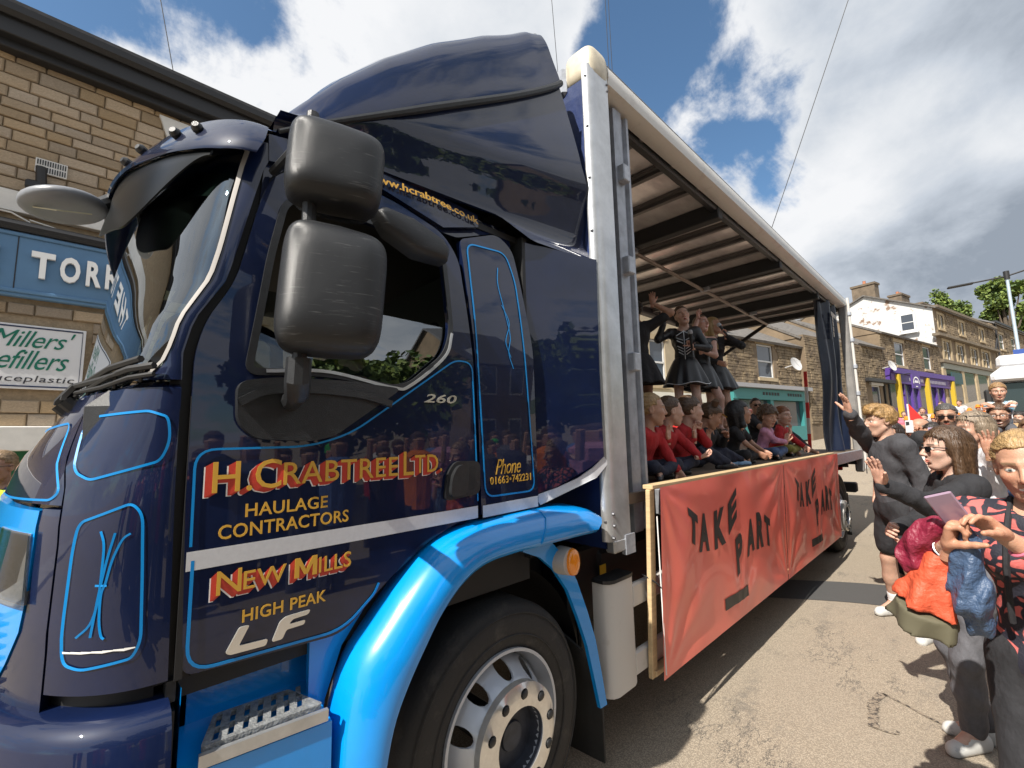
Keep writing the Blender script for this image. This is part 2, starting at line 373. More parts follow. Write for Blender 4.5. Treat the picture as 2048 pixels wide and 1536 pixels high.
while z<6.48:
    hh=random.choice([.115,.13,.145,.16]); x=-2.75-random.random()*.25
    while x<.45:
        ww=random.uniform(.20,.46); a,b,c,d=x,x+ww,z,z+hh; x+=ww+.012
        if z<1.85 or z>6.45: continue
        for (h0,h1,g0,g1) in holes:
            if a<h1 and b>h0 and c<g1-.02 and d>g0+.02:
                if a<h0-.12: b=h0-.01
                elif b>h1+.12: a=h1+.01
                else: a=b
        if b-a<.08 or nst>=300: continue
        o=bpy.data.objects.new('stone',random.choice(STONES)); COL.objects.link(o); o.parent=PUB; o.location=Vector(((a+b)/2,PUBY+.01,(c+d)/2))-PUB.location; o.scale=(b-a,.045+random.random()*.015,d-c); nst+=1
    z+=hh+.014; row+=1
GUT=M('black painted timber',(.018,.018,.02),rough=.5)
SLATE=M('slate roof',(.10,.10,.105),rough=.75,var=.25,vs=8,bump=.4,bs=30)
gt=MB(); gt.bb((-7,PUBY-.28,6.52),(6.5,PUBY+.05,6.74),.01); gt.bb((-7,PUBY-.16,6.42),(6.5,PUBY+.04,6.53),.01); gt.build('eaves_board',GUT,PUB)
gt=MB(); gt.loft([[Vector((x,PUBY-.30+a,6.78+b)) for a,b in ((-.10,.06),(-.09,-.02),(-.03,-.06),(.04,-.05),(.06,.06))] for x in np.linspace(-7,6.5,8)]); gt.build('gutter',GUT,PUB)
gt=MB(); gt.add([(-7,PUBY-.35,6.86),(6.5,PUBY-.35,6.86),(6.5,PUBY+3.4,8.2),(-7,PUBY+3.4,8.2)],[(0,1,2,3)]); gt.bb((-7,PUBY+.4,0),(-6.8,PUBY+7,6.7)); gt.bb((6.3,PUBY+.4,0),(6.5,PUBY+7,6.7)); gt.build('roof',SLATE,PUB,solid=.05)
PAINT=M('white painted stone',(.68,.66,.62),rough=.7,var=.08)
PBL=M('blue fascia paint',(.10,.215,.37),rough=.45,var=.06,vs=4)
TRIM=M('cream window trim',(.50,.42,.28),rough=.6)
PANE=M('dark window pane',(.03,.04,.055),rough=.06,spec=.8)
ln=MB(); ln.add([(-.72,PUBY-.06,6.36),(1.3,PUBY-.06,6.36),(1.2,PUBY-.06,6.02),(-.60,PUBY-.06,6.02)],[(0,1,2,3)]); ln.build('lintel',PAINT,PUB,solid=.1)
wf=MB(); wf.bb((-.55,PUBY-.02,4.75),(-.47,PUBY+.1,6.0)); wf.bb((-.47,PUBY-.02,5.92),(1.15,PUBY+.1,6.0)); wf.bb((1.1,PUBY-.02,4.75),(1.2,PUBY+.1,5.98)); wf.bb((-.6,PUBY-.05,4.68),(1.25,PUBY+.1,4.76)); W_=wf.build('window',TRIM,PUB)
wf=MB(); wf.bb((-.47,PUBY-.0,4.76),(1.1,PUBY+.01,5.92)); wf.build('pane',PANE,W_)
sc=MB(); sc.bb((-7,PUBY-.08,4.44),(-.2,PUBY+.02,4.70),.006); sc.build('string_course',PAINT,PUB)
pp=MB(); pp.tube([(-7,PUBY-.12,4.26),(.5,PUBY-.12,4.26)],.065,10); pp.tube([(-1.78,PUBY-.1,4.72),(-1.80,PUBY-.14,5.05)],.05,8); pp.bb((-1.92,PUBY-.16,4.75),(-1.68,PUBY-.05,4.86),.02); pp.build('drain_pipe',GUT,PUB)
wr_=MB(); wr_.tube([(-2.3,PUBY-.1,4.42),(-2.0,PUBY-.13,4.40),(-1.85,PUBY-.12,4.33),(-1.82,PUBY-.14,4.22)],.010,5); wr_.tube([(-1.85,PUBY-.12,4.36),(-1.5,PUBY-.12,4.30)],.008,5); wr_.build('cable',PAINT,PUB)
vt=MB(); vt.bb((-1.86,PUBY-.05,5.02),(-1.58,PUBY-.02,5.20)); vt.mi=1
for k in range(12):
    for r_ in range(2): vt.bb((-1.845+.022*k,PUBY-.054,5.035+.085*r_),(-1.834+.022*k,PUBY-.051,5.10+.085*r_))
vt.build('air_vent',[PAINT,GUT],PUB)
sg_=MB(); sg_.bb((-7,PUBY-.10,3.42),(-1.06,PUBY,4.20),.01); FAS=sg_.build('fascia_board',PBL,PUB)
for z in (3.46,4.14): sg_=MB(); sg_.bb((-7,PUBY-.125,z),(-1.04,PUBY-.10,z+.045),.008); sg_.build('fascia_moulding',PBL,FAS)
sg_=MB(); sg_.bb((-1.925,PUBY-.105,3.50),(-1.915,PUBY-.10,4.14)); sg_.build('board_joint',GUT,FAS)
pf_=lambda a,b,d:Vector((a,PUBY-.115-d,b))
for ch,a0,a1 in (('T',-3.02,-2.82),('H',-2.74,-2.52),('E',-2.42,-2.05),('T',-1.80,-1.60),('O',-1.555,-1.375),('R',-1.32,-1.18),('R',-1.14,-1.0),('S',-.96,-.83)):
    if a1>-1.04 and ch=='S': continue
    l=MB(); dz=-.0; lettering(l,ch,(a0,a1,3.66,3.98),pf_,.05,.035); l.build('letter',M('white sign letter',(.74,.74,.73),rough=.45),FAS,smooth=0)
sb=MB(); sb.bb((-3.6,PUBY-.06,2.34),(-1.27,PUBY-.02,3.10),.004); MS=sb.build('shop_sign',M('white sign panel',(.74,.74,.75),rough=.4),None); tag(MS,'white Millers\' Refillers sign with green script on the pub wall','sign')
sb=MB(); strip(sb,[(-3.58,2.37),(-1.30,2.37),(-1.30,3.07),(-3.58,3.07)],.018,lambda a,b,d:Vector((a,PUBY-.062-d,b)),.002,True); sb.build('sign_border',M('navy sign line',(.02,.03,.08)),MS,smooth=0)
gs=M('green sign script',(.0,.16,.10),rough=.5); f_=lambda a,b,d:Vector((a,PUBY-.063-d,b))
sb=MB(); lettering(sb,"Millers'",(-2.06,-1.36,2.83,3.04),f_,.003,.0,.45,.95); sb.build('lettering',gs,MS,smooth=0)
sb=MB(); lettering(sb,"Refillers",(-2.14,-1.40,2.57,2.80),f_,.003,.0,.45,.95); sb.build('lettering',gs,MS,smooth=0)
sb=MB(); lettering(sb,"#reduceplastic",(-2.34,-1.34,2.40,2.50),f_,.003,.0,.15,1.05); sb.build('lettering',M('dark sign print',(.03,.03,.04)),MS,smooth=0)
sh=MB(); sh.bb((-5,PUBY-.2,1.62),(-1.0,PUBY,1.90),.01); sh.mi=1; sh.bb((-5,PUBY-.05,.2),(-1.0,PUBY+.02,1.62)); sh.build('shop_front',[PAINT,M('green shop front',(.01,.12,.05),rough=.5)],PUB)
kb=MB(); kb.bb((-60,5.2,0),(7,PUBY+.05,.12),.02); tag(kb.build('pavement',M('paving',(.30,.27,.23),rough=.9,var=.2,vs=3,bump=.2)),kind='structure')
# ================================================================== TERRACE up the hill
ta=R(12.5); TE=Vector((math.cos(ta),-math.sin(ta),0)); TN=Vector((-math.sin(ta),-math.cos(ta),0)); TB=Vector((22.755,5.591,0))
def tp(s,d,z): return TB+TE*s-TN*d+Vector((0,0,z))   # d = depth behind the frontage
RUBB=M('rubble stone',(.17,.125,.08),rough=.9,var=.3,vs=.9,bump=.5,bs=9)
RSTN=M('rubble stone block',(.225,.17,.105),rough=.9,bump=.4,bs=25,col2=(.085,.062,.042),vs=1.9,thr=(.42,.66))
ASH=M('ashlar dressing',(.37,.29,.18),rough=.85,var=.2,vs=2)
WFR=M('white window frame',(.58,.58,.57),rough=.5)
TPANE=M('terrace window pane',(.05,.06,.075),rough=.07,spec=.7)
STL=M('stone slate roof',(.115,.105,.095),rough=.85,var=.35,vs=2.5,bump=.6,bs=5,stretch=(1,3,1))
GREYR=M('grey slate roof',(.15,.15,.155),rough=.7,var=.25,vs=3,bump=.5,bs=6)
def fb(mb,s0,s1,z0,z1,d0,d1):   # box in frontage coordinates
    V=[tp(s,d,z) for s in (s0,s1) for d in (d0,d1) for z in (z0,z1)]
    mb.add(V,[(0,1,3,2),(4,6,7,5),(0,4,5,1),(2,3,7,6),(0,2,6,4),(1,5,7,3)]); return mb
def stones(bld,s0,s1,z0,z1,holes,hmin,hmax,wmin,wmax,mat,d=0.0):
    mb=MB(); z=z0; r=random.Random(3)
    while z<z1-.03:
        h=r.uniform(hmin,hmax); h=min(h,z1-z); s=s0
        while s<s1-.02:
            w_=min(r.uniform(wmin,wmax),s1-s); a,b=s+.012,s+w_-.012; s+=w_
            if any(a<q[1]+.0 and b>q[0] and z<q[3] and z+h>q[2] for q in holes) or b-a<.05: continue
            o=d-r.uniform(.02,.06); V=[tp(x,o+(0 if k else .0),y) for k in (0,) for x in (a,b) for y in (z+.01,z+h-.012)]; Wv=[tp(x,d+.02,y) for x in (a-.01,b+.01) for y in (z,z+h)]
            mb.add(V+Wv,[(0,1,3,2),(0,4,5,1),(2,3,7,6),(1,5,7,3),(0,2,6,4)])
        z+=h
    o=mb.build('stonework',mat,bld,smooth=0); o['kind']='stuff'; return o
def winb(bld,s0,s1,z0,z1,bars=1,frame=WFR,sur=True,rec=.12):
    f=MB(); w_=.07; fb(f,s0,s0+w_,z0,z1,rec-.06,rec); fb(f,s1-w_,s1,z0,z1,rec-.06,rec); fb(f,s0+w_,s1-w_,z1-w_,z1,rec-.06,rec); fb(f,s0+w_,s1-w_,z0,z0+w_,rec-.06,rec)
    if bars: zm=(z0+z1)/2; fb(f,s0+w_,s1-w_,zm-.035,zm+.035,rec-.07,rec)
    W=f.build('window',frame,bld,smooth=0); p=MB(); fb(p,s0+w_*.8,s1-w_*.8,z0+w_*.8,z1-w_*.8,rec-.02,rec+.01); p.build('pane',TPANE,W,smooth=0)
    if sur:
        q=MB(); fb(q,s0-.12,s1+.12,z0-.16,z0,-.10,.2); q.build('sill',ASH,W,smooth=0); q=MB(); fb(q,s0-.16,s1+.16,z1,z1+.22,-.03,.2); q.build('lintel',ASH,W,smooth=0)
    return W
def wallh(bld,s0,s1,z0,z1,holes,dep,mat,name='wall',d=0):
    mb=MB(); P=[[(s0,z0),(s1,z0),(s1,z1),(s0,z1)]]+[[(a,c),(b,c),(b,e),(a,e)] for a,b,c,e in holes]
    plate(mb,P,lambda a,b,dd:tp(a,d+dd,b),.35); fb(mb,s0,s1,z0,z1,dep-.2,dep); fb(mb,s0,s0+.2,z0,z1,d+.35,dep-.2); fb(mb,s1-.2,s1,z0,z1,d+.35,dep-.2); return mb.build(name,mat,bld,smooth=0)
def gable_ends(bld,s,z0,ze,zr,dep,mat,name='gable_wall'):
    mb=MB(); V=[tp(s,0.02,z0),tp(s,dep,z0),tp(s,dep,ze),tp(s,dep/2,zr),tp(s,0.02,ze)]; mb.add(V,[(0,1,2,3,4)]); return mb
def pitched(bld,s0,s1,ze,zr,dep,mat,ov=.25):
    mb=MB(); mb.add([tp(s0,-ov,ze-.12),tp(s1,-ov,ze-.12),tp(s1,dep/2,zr),tp(s0,dep/2,zr),tp(s1,dep+ov,ze-.12),tp(s0,dep+ov,ze-.12)],[(0,1,2,3),(3,2,4,5)]); [MB().add([tp(q,0,ze-.14),tp(q,dep,ze-.14),tp(q,dep/2,zr-.05)],[(0,1,2)]).build('gable_wall',RUBB,bld,smooth=0,solid=.05) for q in (s0+.1,s1-.1)]; return mb.build('roof',mat,bld,smooth=0,solid=.12)
DRUB=M('sooty chimney stone',(.13,.10,.07),rough=.9,var=.35,vs=2,bump=.5,bs=9)
def chim(bld,s,d,z0,z1,ws,wd,pots=2,mat=DRUB):
    c=MB(); fb(c,s-ws/2,s+ws/2,z0,z1-.18,d-wd/2,d+wd/2); fb(c,s-ws/2-.08,s+ws/2+.08,z1-.18,z1,d-wd/2-.08,d+wd/2+.08); C_=c.build('chimney',mat,bld,smooth=0)
    for i in range(pots):
        p=MB(); q=tp(s+(0 if ws<wd else (i-(pots-1)/2)*.5),d+((i-(pots-1)/2)*.5 if ws<wd else 0),z1); p.tube([q,q+Vector((0,0,.30)),q+Vector((0,0,.36))],[.14,.11,.13],10); p.build('chimney_pot',M('clay pot',(.42,.17,.09),rough=.8),C_)
def bldg(label,s,cat='building',name='stone_house',group=None): return thing(name,label,cat,tp(s,0,gz(22+s)),0,group)
# left neighbour, glimpsed between the performers
b=bldg('pale stone building glimpsed between the standing performers',-9); hs=[(-8.2,-7.3,3.6,5.4),(-6.2,-5.3,3.6,5.4)]
wallh(b,-14,-3.2,0,7.4,hs,7,M('pale render',(.34,.28,.19),rough=.85,var=.15,vs=1.5)); pitched(b,-14,-3.2,7.4,9.4,7,STL); [winb(b,*h) for h in hs]
ex=MB(); fb(ex,-9.6,-4.2,2.9,3.25,-.4,.1); ex.build('shop_fascia',M('pale sign',(.6,.58,.5)),b); ex=MB(); fb(ex,-8.9,-5,1,2.9,-.02,.05); ex.build('shop_window',TPANE,b)
# turquoise shop
b=bldg('low rubble stone shop with a turquoise shopfront seen through the lorry body',0,name='shop'); hs=[(-.65,.75,4.25,5.9)]
wallh(b,-3.2,3.3,1,6.15,hs,7,RUBB); stones(b,-3.2,3.3,3.8,6.1,[(h[0]-.16,h[1]+.16,h[2]-.16,h[3]+.22) for h in hs],.11,.17,.18,.42,RSTN); pitched(b,-3.3,3.3,6.15,8.2,7,STL); [winb(b,*h) for h in hs]
TURQ=M('turquoise shop paint',(.04,.21,.21),rough=.5)
ex=MB(); fb(ex,-3.5,3.2,3.66,3.84,-.55,.05); ex.mi=1; fb(ex,-3.3,3.0,3.15,3.64,-.30,-.02); fb(ex,-3.3,-2.9,1.2,3.15,-.25,0); fb(ex,-.3,-.05,1.2,3.15,-.25,0); fb(ex,2.7,3.0,1.2,3.15,-.25,0); fb(ex,-2.9,2.7,1.2,1.9,-.25,0); SF=ex.build('shop_front',[M('lead flashing',(.30,.30,.31),rough=.6),TURQ],b,smooth=0)
ex=MB(); fb(ex,-2.85,2.65,1.9,3.12,-.08,-.05); ex.build('shop_window',TPANE,b)
for a0,a1 in ((-1.0,.5),(1.2,2.6)):
    ex=MB()
    for k in range(6): fb(ex,a0+k*(a1-a0)/6,a0+(k+.65)*(a1-a0)/6,3.36,3.50,-.31,-.30)
    ex.build('sign_lettering',BLK,SF,smooth=0)
ds_=MB(); 
def dish(mb,s,z,d=-.5,r=.36):
    c=tp(s,d,z); n=(TN+Vector((-.2,0,.35))).normalized(); a=n.cross(Vector((0,0,1))).normalized(); bb_=n.cross(a); V=[];F=[]
    for i in range(5):
        for j in range(20):
            q=r*i/4; t=2*PI*j/20; V.append(c+(a*math.cos(t)+bb_*math.sin(t))*q+n*(.25*(q/r)**2*r))
    for i in range(4):
        for j in range(20): F.append((i*20+j,i*20+(j+1)%20,(i+1)*20+(j+1)%20,(i+1)*20+j))
    mb.add(V,F); mb.tube([c,tp(s,0,z-.1)],.03,6); mb.tube([c-bb_*r,c+n*.35],.012,5)
DG=M('grey dish',(.42,.42,.42),rough=.6)
for s,z,lb in ((1.75,4.95,'grey satellite dish on the rubble shop wall seen past the performers'),(13.75,5.65,'grey satellite dish on the corner of the purple shop')):
    d_=MB(); dish(d_,s,z); tag(d_.build('satellite_dish',DG),lb,'satellite dish','satellite dishes on the terrace')
# stepped house between
b=bldg('narrow stone house stepped forward beside the hanging curtain',6)
wallh(b,3.3,10.2,1,6.7,[],7.5,RUBB,d=-.3); pitched(b,3.2,10.3,6.7,8.9,7,STL); stones(b,3.3,10.2,2,6.6,[],.11,.18,.2,.45,RSTN,d=-.3)
b=bldg('low stone house with a dark shop window left of the purple shop',12,name='shop'); hs=[(11.9,13.2,3.1,4.4)]
wallh(b,10.2,13.9,1,7.0,hs,7.5,RUBB); stones(b,10.2,13.9,4.7,6.9,[],.11,.18,.2,.45,RSTN); pitched(b,10.1,14.0,7.0,9.4,7.5,STL); winb(b,*hs[0],bars=0,sur=False)
ex=MB(); fb(ex,10.2,14.3,4.55,4.75,-.5,.1); fb(ex,13.6,13.8,3,4.5,-.1,.05); ex.mi=1; fb(ex,11.6,13.4,4.4,4.55,-.12,0); ex.build('shop_front',[GUT,WFR],b,smooth=0)
# purple shop
b=bldg('rubble stone shop with purple and yellow shopfront on the rising street',20,name='shop'); hs=[(16.3,17.9,5.95,7.6),(21.6,23.1,6.0,7.75)]
wallh(b,13.9,25.0,1,8.0,hs,8,RUBB); stones(b,13.9,25.0,5.5,7.95,[(h[0]-.16,h[1]+.16,h[2]-.16,h[3]+.22) for h in hs],.12,.19,.2,.5,RSTN); pitched(b,13.8,25.1,8.1,10.3,8,STL); [winb(b,*h) for h in hs]
PUR=M('purple shop paint',(.075,.035,.22),rough=.5); YEL=M('yellow pilaster',(.45,.31,.02),rough=.5)
ex=MB(); fb(ex,14.2,26.2,5.28,5.62,-.45,0); fb(ex,14.2,26.0,4.65,5.28,-.30,0)
for s in (16.6,18.0,19.2,21.5,22.8,24.3): fb(ex,s-.13,s+.13,2.6,4.65,-.2,0)
fb(ex,14.3,26,2.4,3.0,-.22,0); SF=ex.build('shop_front',PUR,b,smooth=0)
for s in (15.0,20.25,25.7): ex=MB(); fb(ex,s-.14,s+.14,2.4,5.2,-.5,-.24); ex.build('pilaster',YEL,SF,smooth=0)
ex=MB(); fb(ex,14.4,25.9,3.0,4.65,-.06,-.03); ex.build('shop_window',TPANE,b)
ex=MB()
for a0,n in ((17.2,9),(21.2,11)):
    for k in range(n): fb(ex,a0+k*.30,a0+k*.30+.2,4.88,5.1,-.312,-.30)
ex.build('sign_lettering',M('pale lilac print',(.55,.5,.62)),SF,smooth=0)
hsn=MB(); fb(hsn,15.35,16.75,4.25,5.15,-1.0,-.94); HS=hsn.build('hanging_sign',PUR); tag(HS,'small purple hanging sign with a white arch emblem on the purple shop','sign')
hsn=MB()
for k in range(14): a=PI*k/13; fb(hsn,16.05-.5*math.cos(a)-.04,16.05-.5*math.cos(a)+.04,4.6+.38*math.sin(a)-.04,4.6+.38*math.sin(a)+.04,-1.012,-1.002)
for k in range(5): fb(hsn,15.75+k*.13,15.83+k*.13,4.62,4.72+.08*(k%2),-1.012,-1.002)
fb(hsn,15.9,16.2,4.34,4.40,-1.012,-1.002); hsn.build('sign_emblem',WHL,HS,smooth=0); 
hsn=MB(); hsn.beam(tp(15.3,-.97,5.2),tp(15.3,.1,5.2),.05); hsn.build('sign_bracket',BLK,HS)
# three storey block with white-washed gable
b=bldg('three storey stone block with a flaking whitewashed gable end',33,name='stone_block')
up=[(25.9,27.1),(31.0,32.4),(36.8,38.2)]; md=[(26.3,27.9),(29.6,31.4),(33.4,35.2),(36.7,38.9)]
hs=[(a,c,9.6,10.75) for a,c in up]+[(a,c,7.1,8.6) for a,c in md]
wallh(b,24.95,41.5,2,11.2,hs,8,RUBB); stones(b,25.3,41.5,9.05,11.15,[(h[0]-.2,h[1]+.2,h[2]-.2,h[3]+.25) for h in hs],.14,.24,.25,.6,RSTN)
for a,c in up: W=winb(b,a,c,9.6,10.75,0); q=MB(); fb(q,(a+c)/2-.1,(a+c)/2+.1,9.6,10.75,.0,.15); fb(q,a-.25,a,9.45,10.95,-.04,.2); fb(q,c,c+.25,9.45,10.95,-.04,.2); q.build('mullion',ASH,W,smooth=0)
for a,c in md: W=winb(b,a,c,7.1,8.6,1); q=MB(); fb(q,(a+c)/2-.06,(a+c)/2+.06,7.1,8.6,.0,.1); fb(q,a-.35,a,6.9,8.8,-.06,.2); fb(q,c,c+.35,6.9,8.8,-.06,.2); q.build('mullion',ASH,W,smooth=0)
ex=MB(); fb(ex,24.5,41.6,8.85,9.05,-.35,.1); fb(ex,24.9,41.6,6.75,6.98,-.3,.1); fb(ex,24.9,41.6,11.15,11.35,-.35,.1); ex.build('cornice',M('weathered stone',(.15,.12,.085),rough=.9,var=.3,vs=2),b,smooth=0)
ex=MB(); fb(ex,25.2,41.4,6.3,6.74,-.15,.0); ex.mi=1
for s in (25.4,29.9,33.6,37.4,41.0): fb(ex,s-.35,s+.35,2.5,6.3,-.12,0)
ex.build('shop_front',[M('faded green fascia',(.27,.28,.24),rough=.6),ASH],b,smooth=0)
for s0,s1 in ((25.8,29.4),(30.4,33.1),(34.1,36.9),(37.9,40.5)): ex=MB(); fb(ex,s0,s1,3.0,6.25,-.06,-.02); ex.build('shop_window',TPANE,b)
ex=MB(); fb(ex,26.0,28.6,5.1,6.0,-.35,-.30); ex.build('shop_sign',M('dark teal sign',(.015,.06,.07),rough=.5),b)
WW=M('flaking whitewash',(.50,.50,.49),rough=.9,bump=.5,bs=12,col2=(.22,.145,.10),vs=1.15,thr=(.56,.61)); GD=9.5
t_=WW.node_tree; bs_=t_.nodes['Principled BSDF']; 
gw=MB(); V=[tp(24.93,.0,4),tp(24.93,GD,4),tp(24.93,GD,11.0),tp(24.93,4.35,13.3),tp(24.93,0,11.15)]; V=[v for v in V]; gw.add(V,[(0,1,2,3,4)]); GW=gw.build('gable_wall',WW,b,smooth=0,solid=.12)
gq=MB()
def gp(d,z,o=0): return tp(24.80-o,d,z)
def gbox(mb,d0,d1,z0,z1,o0,o1):
    V=[gp(d,z,o) for d in (d0,d1) for z in (z0,z1) for o in (o0,o1)]; mb.add(V,[(0,1,3,2),(4,6,7,5),(0,4,5,1),(2,3,7,6),(0,2,6,4),(1,5,7,3)])
gbox(gq,1.05,2.05,9.55,11.05,.0,.10); gbox(gq,.9,2.2,9.38,9.53,0,.2); W=gq.build('window',WFR,b,smooth=0); gq=MB(); gbox(gq,1.17,1.93,9.68,10.93,.10,.12); gq.build('pane',TPANE,W,smooth=0)
gq=MB(); gbox(gq,1.17,1.93,10.25,10.31,.12,.14); gq.build('glazing_bar',WFR,W,smooth=0)
rf=MB(); rf.add([tp(24.7,-.3,11.15),tp(41.6,-.3,11.15),tp(41.6,4.35,13.42),tp(24.7,4.35,13.42),tp(41.6,GD+.3,10.9),tp(24.7,GD+.3,10.9)],[(0,1,2,3),(3,2,4,5)]); rf.build('roof',STL,b,smooth=0,solid=.1)
chim(b,25.45,4.4,12.9,14.45,.9,1.7,1); chim(b,33.0,4.35,13.0,14.6,2.0,1.0,2); chim(b,38.5,4.35,13.1,14.4,3.0,1.2,0)
# right end block and big roof behind
b=bldg('dark stone house at the right end of the terrace',48); hs=[(43.6,45.2,9.4,11.0),(48.2,49.8,9.4,11.0),(43.6,45.2,6.2,8.0),(48.2,49.8,6.2,8.0)]
wallh(b,41.55,60,2,11.9,hs,8,RUBB); stones(b,41.6,56,8.2,11.8,[(h[0]-.2,h[1]+.2,h[2]-.2,h[3]+.25) for h in hs],.16,.26,.3,.7,RSTN); [winb(b,*h) for h in hs]
ex=MB(); fb(ex,41.5,60,11.85,12.05,-.35,.1); ex.build('gutter',GUT,b,smooth=0); ex=MB(); ex.tube([tp(42.2,-.1,3),tp(42.2,-.1,11.9)],.08,8); ex.tube([tp(41.0,-.1,9),tp(42.1,-.1,10.3)],.07,8); ex.build('drain_pipe',GUT,b)
pitched(b,41.5,60,12.0,14.3,8,GREYR)
b=bldg('tall stone building with a big grey hipped roof higher up the hill',56); 
wb_=MB(); fb(wb_,41,80,3,16.0,11,24); wb_.build('wall',RUBB,b); rf=MB(); rf.add([tp(40,10.4,16),tp(81,10.4,16),tp(81,25,16),tp(40,25,16),tp(52,17,20.5),tp(76,17,20.5)],[(0,1,5,4),(1,2,5),(2,3,4,5),(3,0,4)]); rf.build('roof',GREYR,b,smooth=0)
ex=MB(); fb(ex,40,80,15.7,16.05,10.2,11); ex.build('gutter',GUT,b)
for s in (44,50,56): ex=MB(); fb(ex,s,s+1.6,13,14.8,10.9,10.98); W=ex.build('window',WFR,b); ex=MB(); fb(ex,s+.15,s+1.45,13.1,14.7,10.86,10.9); ex.build('pane',TPANE,W)
# hill and far wood
hl_=MB(); hl_.grid(lambda u,v:Vector((40+260*u,-160+330*v,-2+ (30+10*math.sin(v*5))*min(1,u*1.4)**1.2)),16,16); tag(hl_.build('hill',M('hillside',(.05,.075,.03),rough=.95,var=.4,vs=.05)),kind='structure')
LEAF=[M('leaf bright',(.15,.20,.035),rough=.7,var=.4,vs=.8),M('leaf mid',(.09,.14,.028),rough=.7,var=.4,vs=.8),M('leaf dark',(.05,.085,.02),rough=.7,var=.3,vs=.8)]
BARK=M('bark',(.09,.07,.05),rough=.9,var=.3)
def tree(loc,h,cr,label,n=2600,sz=.42,seed=1,group='trees above the rooftops',zsq=.9):
    sz*=.62; n=int(n*1.7)
    r=random.Random(seed); T=thing('tree',label,'tree',loc,0,group); base=Vector(loc)
    t=MB(); t.tube([base,base+Vector((.05*h*.3,0,h*.35)),base+Vector((0,.1,h*.7))],[h*.035,h*.025,h*.008],8)
    bl=[]
    for i in range(14):
        a=r.uniform(0,2*PI); q=Vector((math.cos(a),math.sin(a),0))*r.uniform(.25,.75)*cr; e=base+q+Vector((0,0,h*r.uniform(.5,.92))); t.tube([base+Vector((0,0,h*r.uniform(.3,.5))),base.lerp(e,.6)+Vector((0,0,h*.12)),e],[h*.012,h*.008,h*.002],5); bl.append((e,cr*r.uniform(.28,.46)))
    bl.append((base+Vector((0,0,h*.93)),cr*.4)); t.build('trunk',BARK,T)
    c=MB()
    for i in range(n):
        e,q=r.choice(bl); d=Vector((r.gauss(0,1),r.gauss(0,1),r.gauss(0,1))).normalized()*q*(r.random()**.35); d.z*=zsq; p=e+d
        nn=Vector((r.gauss(0,1),r.gauss(0,1),r.gauss(.5,1))).normalized(); a=nn.orthogonal().normalized(); bb_=nn.cross(a); s_=sz*r.uniform(.5,1.1); c.mi=r.choice((0,0,1,1,2))
        c.add([p-a*s_-bb_*s_*.5,p+a*s_*.2-bb_*s_,p+a*s_+bb_*s_*.3,p-a*s_*.1+bb_*s_],[(0,1,2,3)])
    c.build('crown',LEAF,T,smooth=0)
tree((107,-6.5,8),18.4,3.1,'large bright green tree rising above the grey roof',2600,.55,3)
tree((102.5,-1.0,9),13.4,2.4,'dark conical tree behind the middle chimney stack',1800,.42,5,zsq=1.3)
tree((93.5,1.0,8),14.8,2.0,'narrow pointed tree right of the chimney pots',1200,.36,6,zsq=1.8)
tree((118,-10.5,9),16.4,2.6,'leafy tree at the right edge above the big roof',1800,.6,8)
tree((98,.2,9),13.2,3,'dark green tree low behind the long chimney',1500,.5,9)
# ================================================================== street furniture
LP=thing('street_lamp','grey street lamp post with two arms standing over the crowd','street lamp',(22.3,-.3,0))
P0=Vector((30.9,-3.07,gz(30.9))); LG=M('galvanised lamp post',(.42,.50,.56),rough=.45,metal=.35,var=.08); LP.location=P0
l=MB(); l.tube([P0,P0+Vector((0,0,1.2)),P0+Vector((0,0,1.3)),P0+Vector((0,0,7.4))],[.10,.10,.07,.06],12); l.build('pole',LG,LP)
l=MB(); l.tube([P0+Vector((0,0,7.25)),P0+Vector((0,0,7.65))],[.11,.11],10); l.tube([P0+Vector((0,0,7.4)),P0+Vector((-.3,1.3,7.3))],.04,6); l.tube([P0+Vector((0,0,7.4)),P0+Vector((.3,-1.3,7.75))],.04,6); l.build('lamp_arm',BLK,LP)
for sg2 in (-1,1):
    a=P0+Vector((.25*sg2,-1.15*sg2,7.3 if sg2<0 else 7.72)); l=MB(); l.beam(a,a+Vector((.2*sg2,-.95*sg2,-.06)),.26,.09,.03); l.build('lamp_head',BLK,LP)
for nm,a,b,r_,lb in (('overhead_wire',(-1.60,6.2,12),(-.62,6.28,7.0),.006,'thin wire rising from the pub gutter'),('overhead_wire',(4.4,3.5,13),(5.3,3.7,4.2),.006,'single wire above the lorry cab roof'),('overhead_wire',(4.85,2.5,12.5),(5.2,2.7,4.0),.006,'pair of wires rising behind the corner cap'),('overhead_wire',(11.6,-1.0,14.2),(10.3,2.6,4.2),.009,'long slanting wire crossing the sky above the lorry body')):
    wv=MB(); A,B=Vector(a),Vector(b); q=[A.lerp(B,t)-Vector((0,0,.06*math.sin(PI*t))) for t in np.linspace(0,1,9)]; wv.tube(q,r_,6)
    if 'pair' in lb: wv.tube([p+Vector((.055,-.03,0)) for p in q],r_,6)
    tag(wv.build(nm,BLK),lb,'wire')
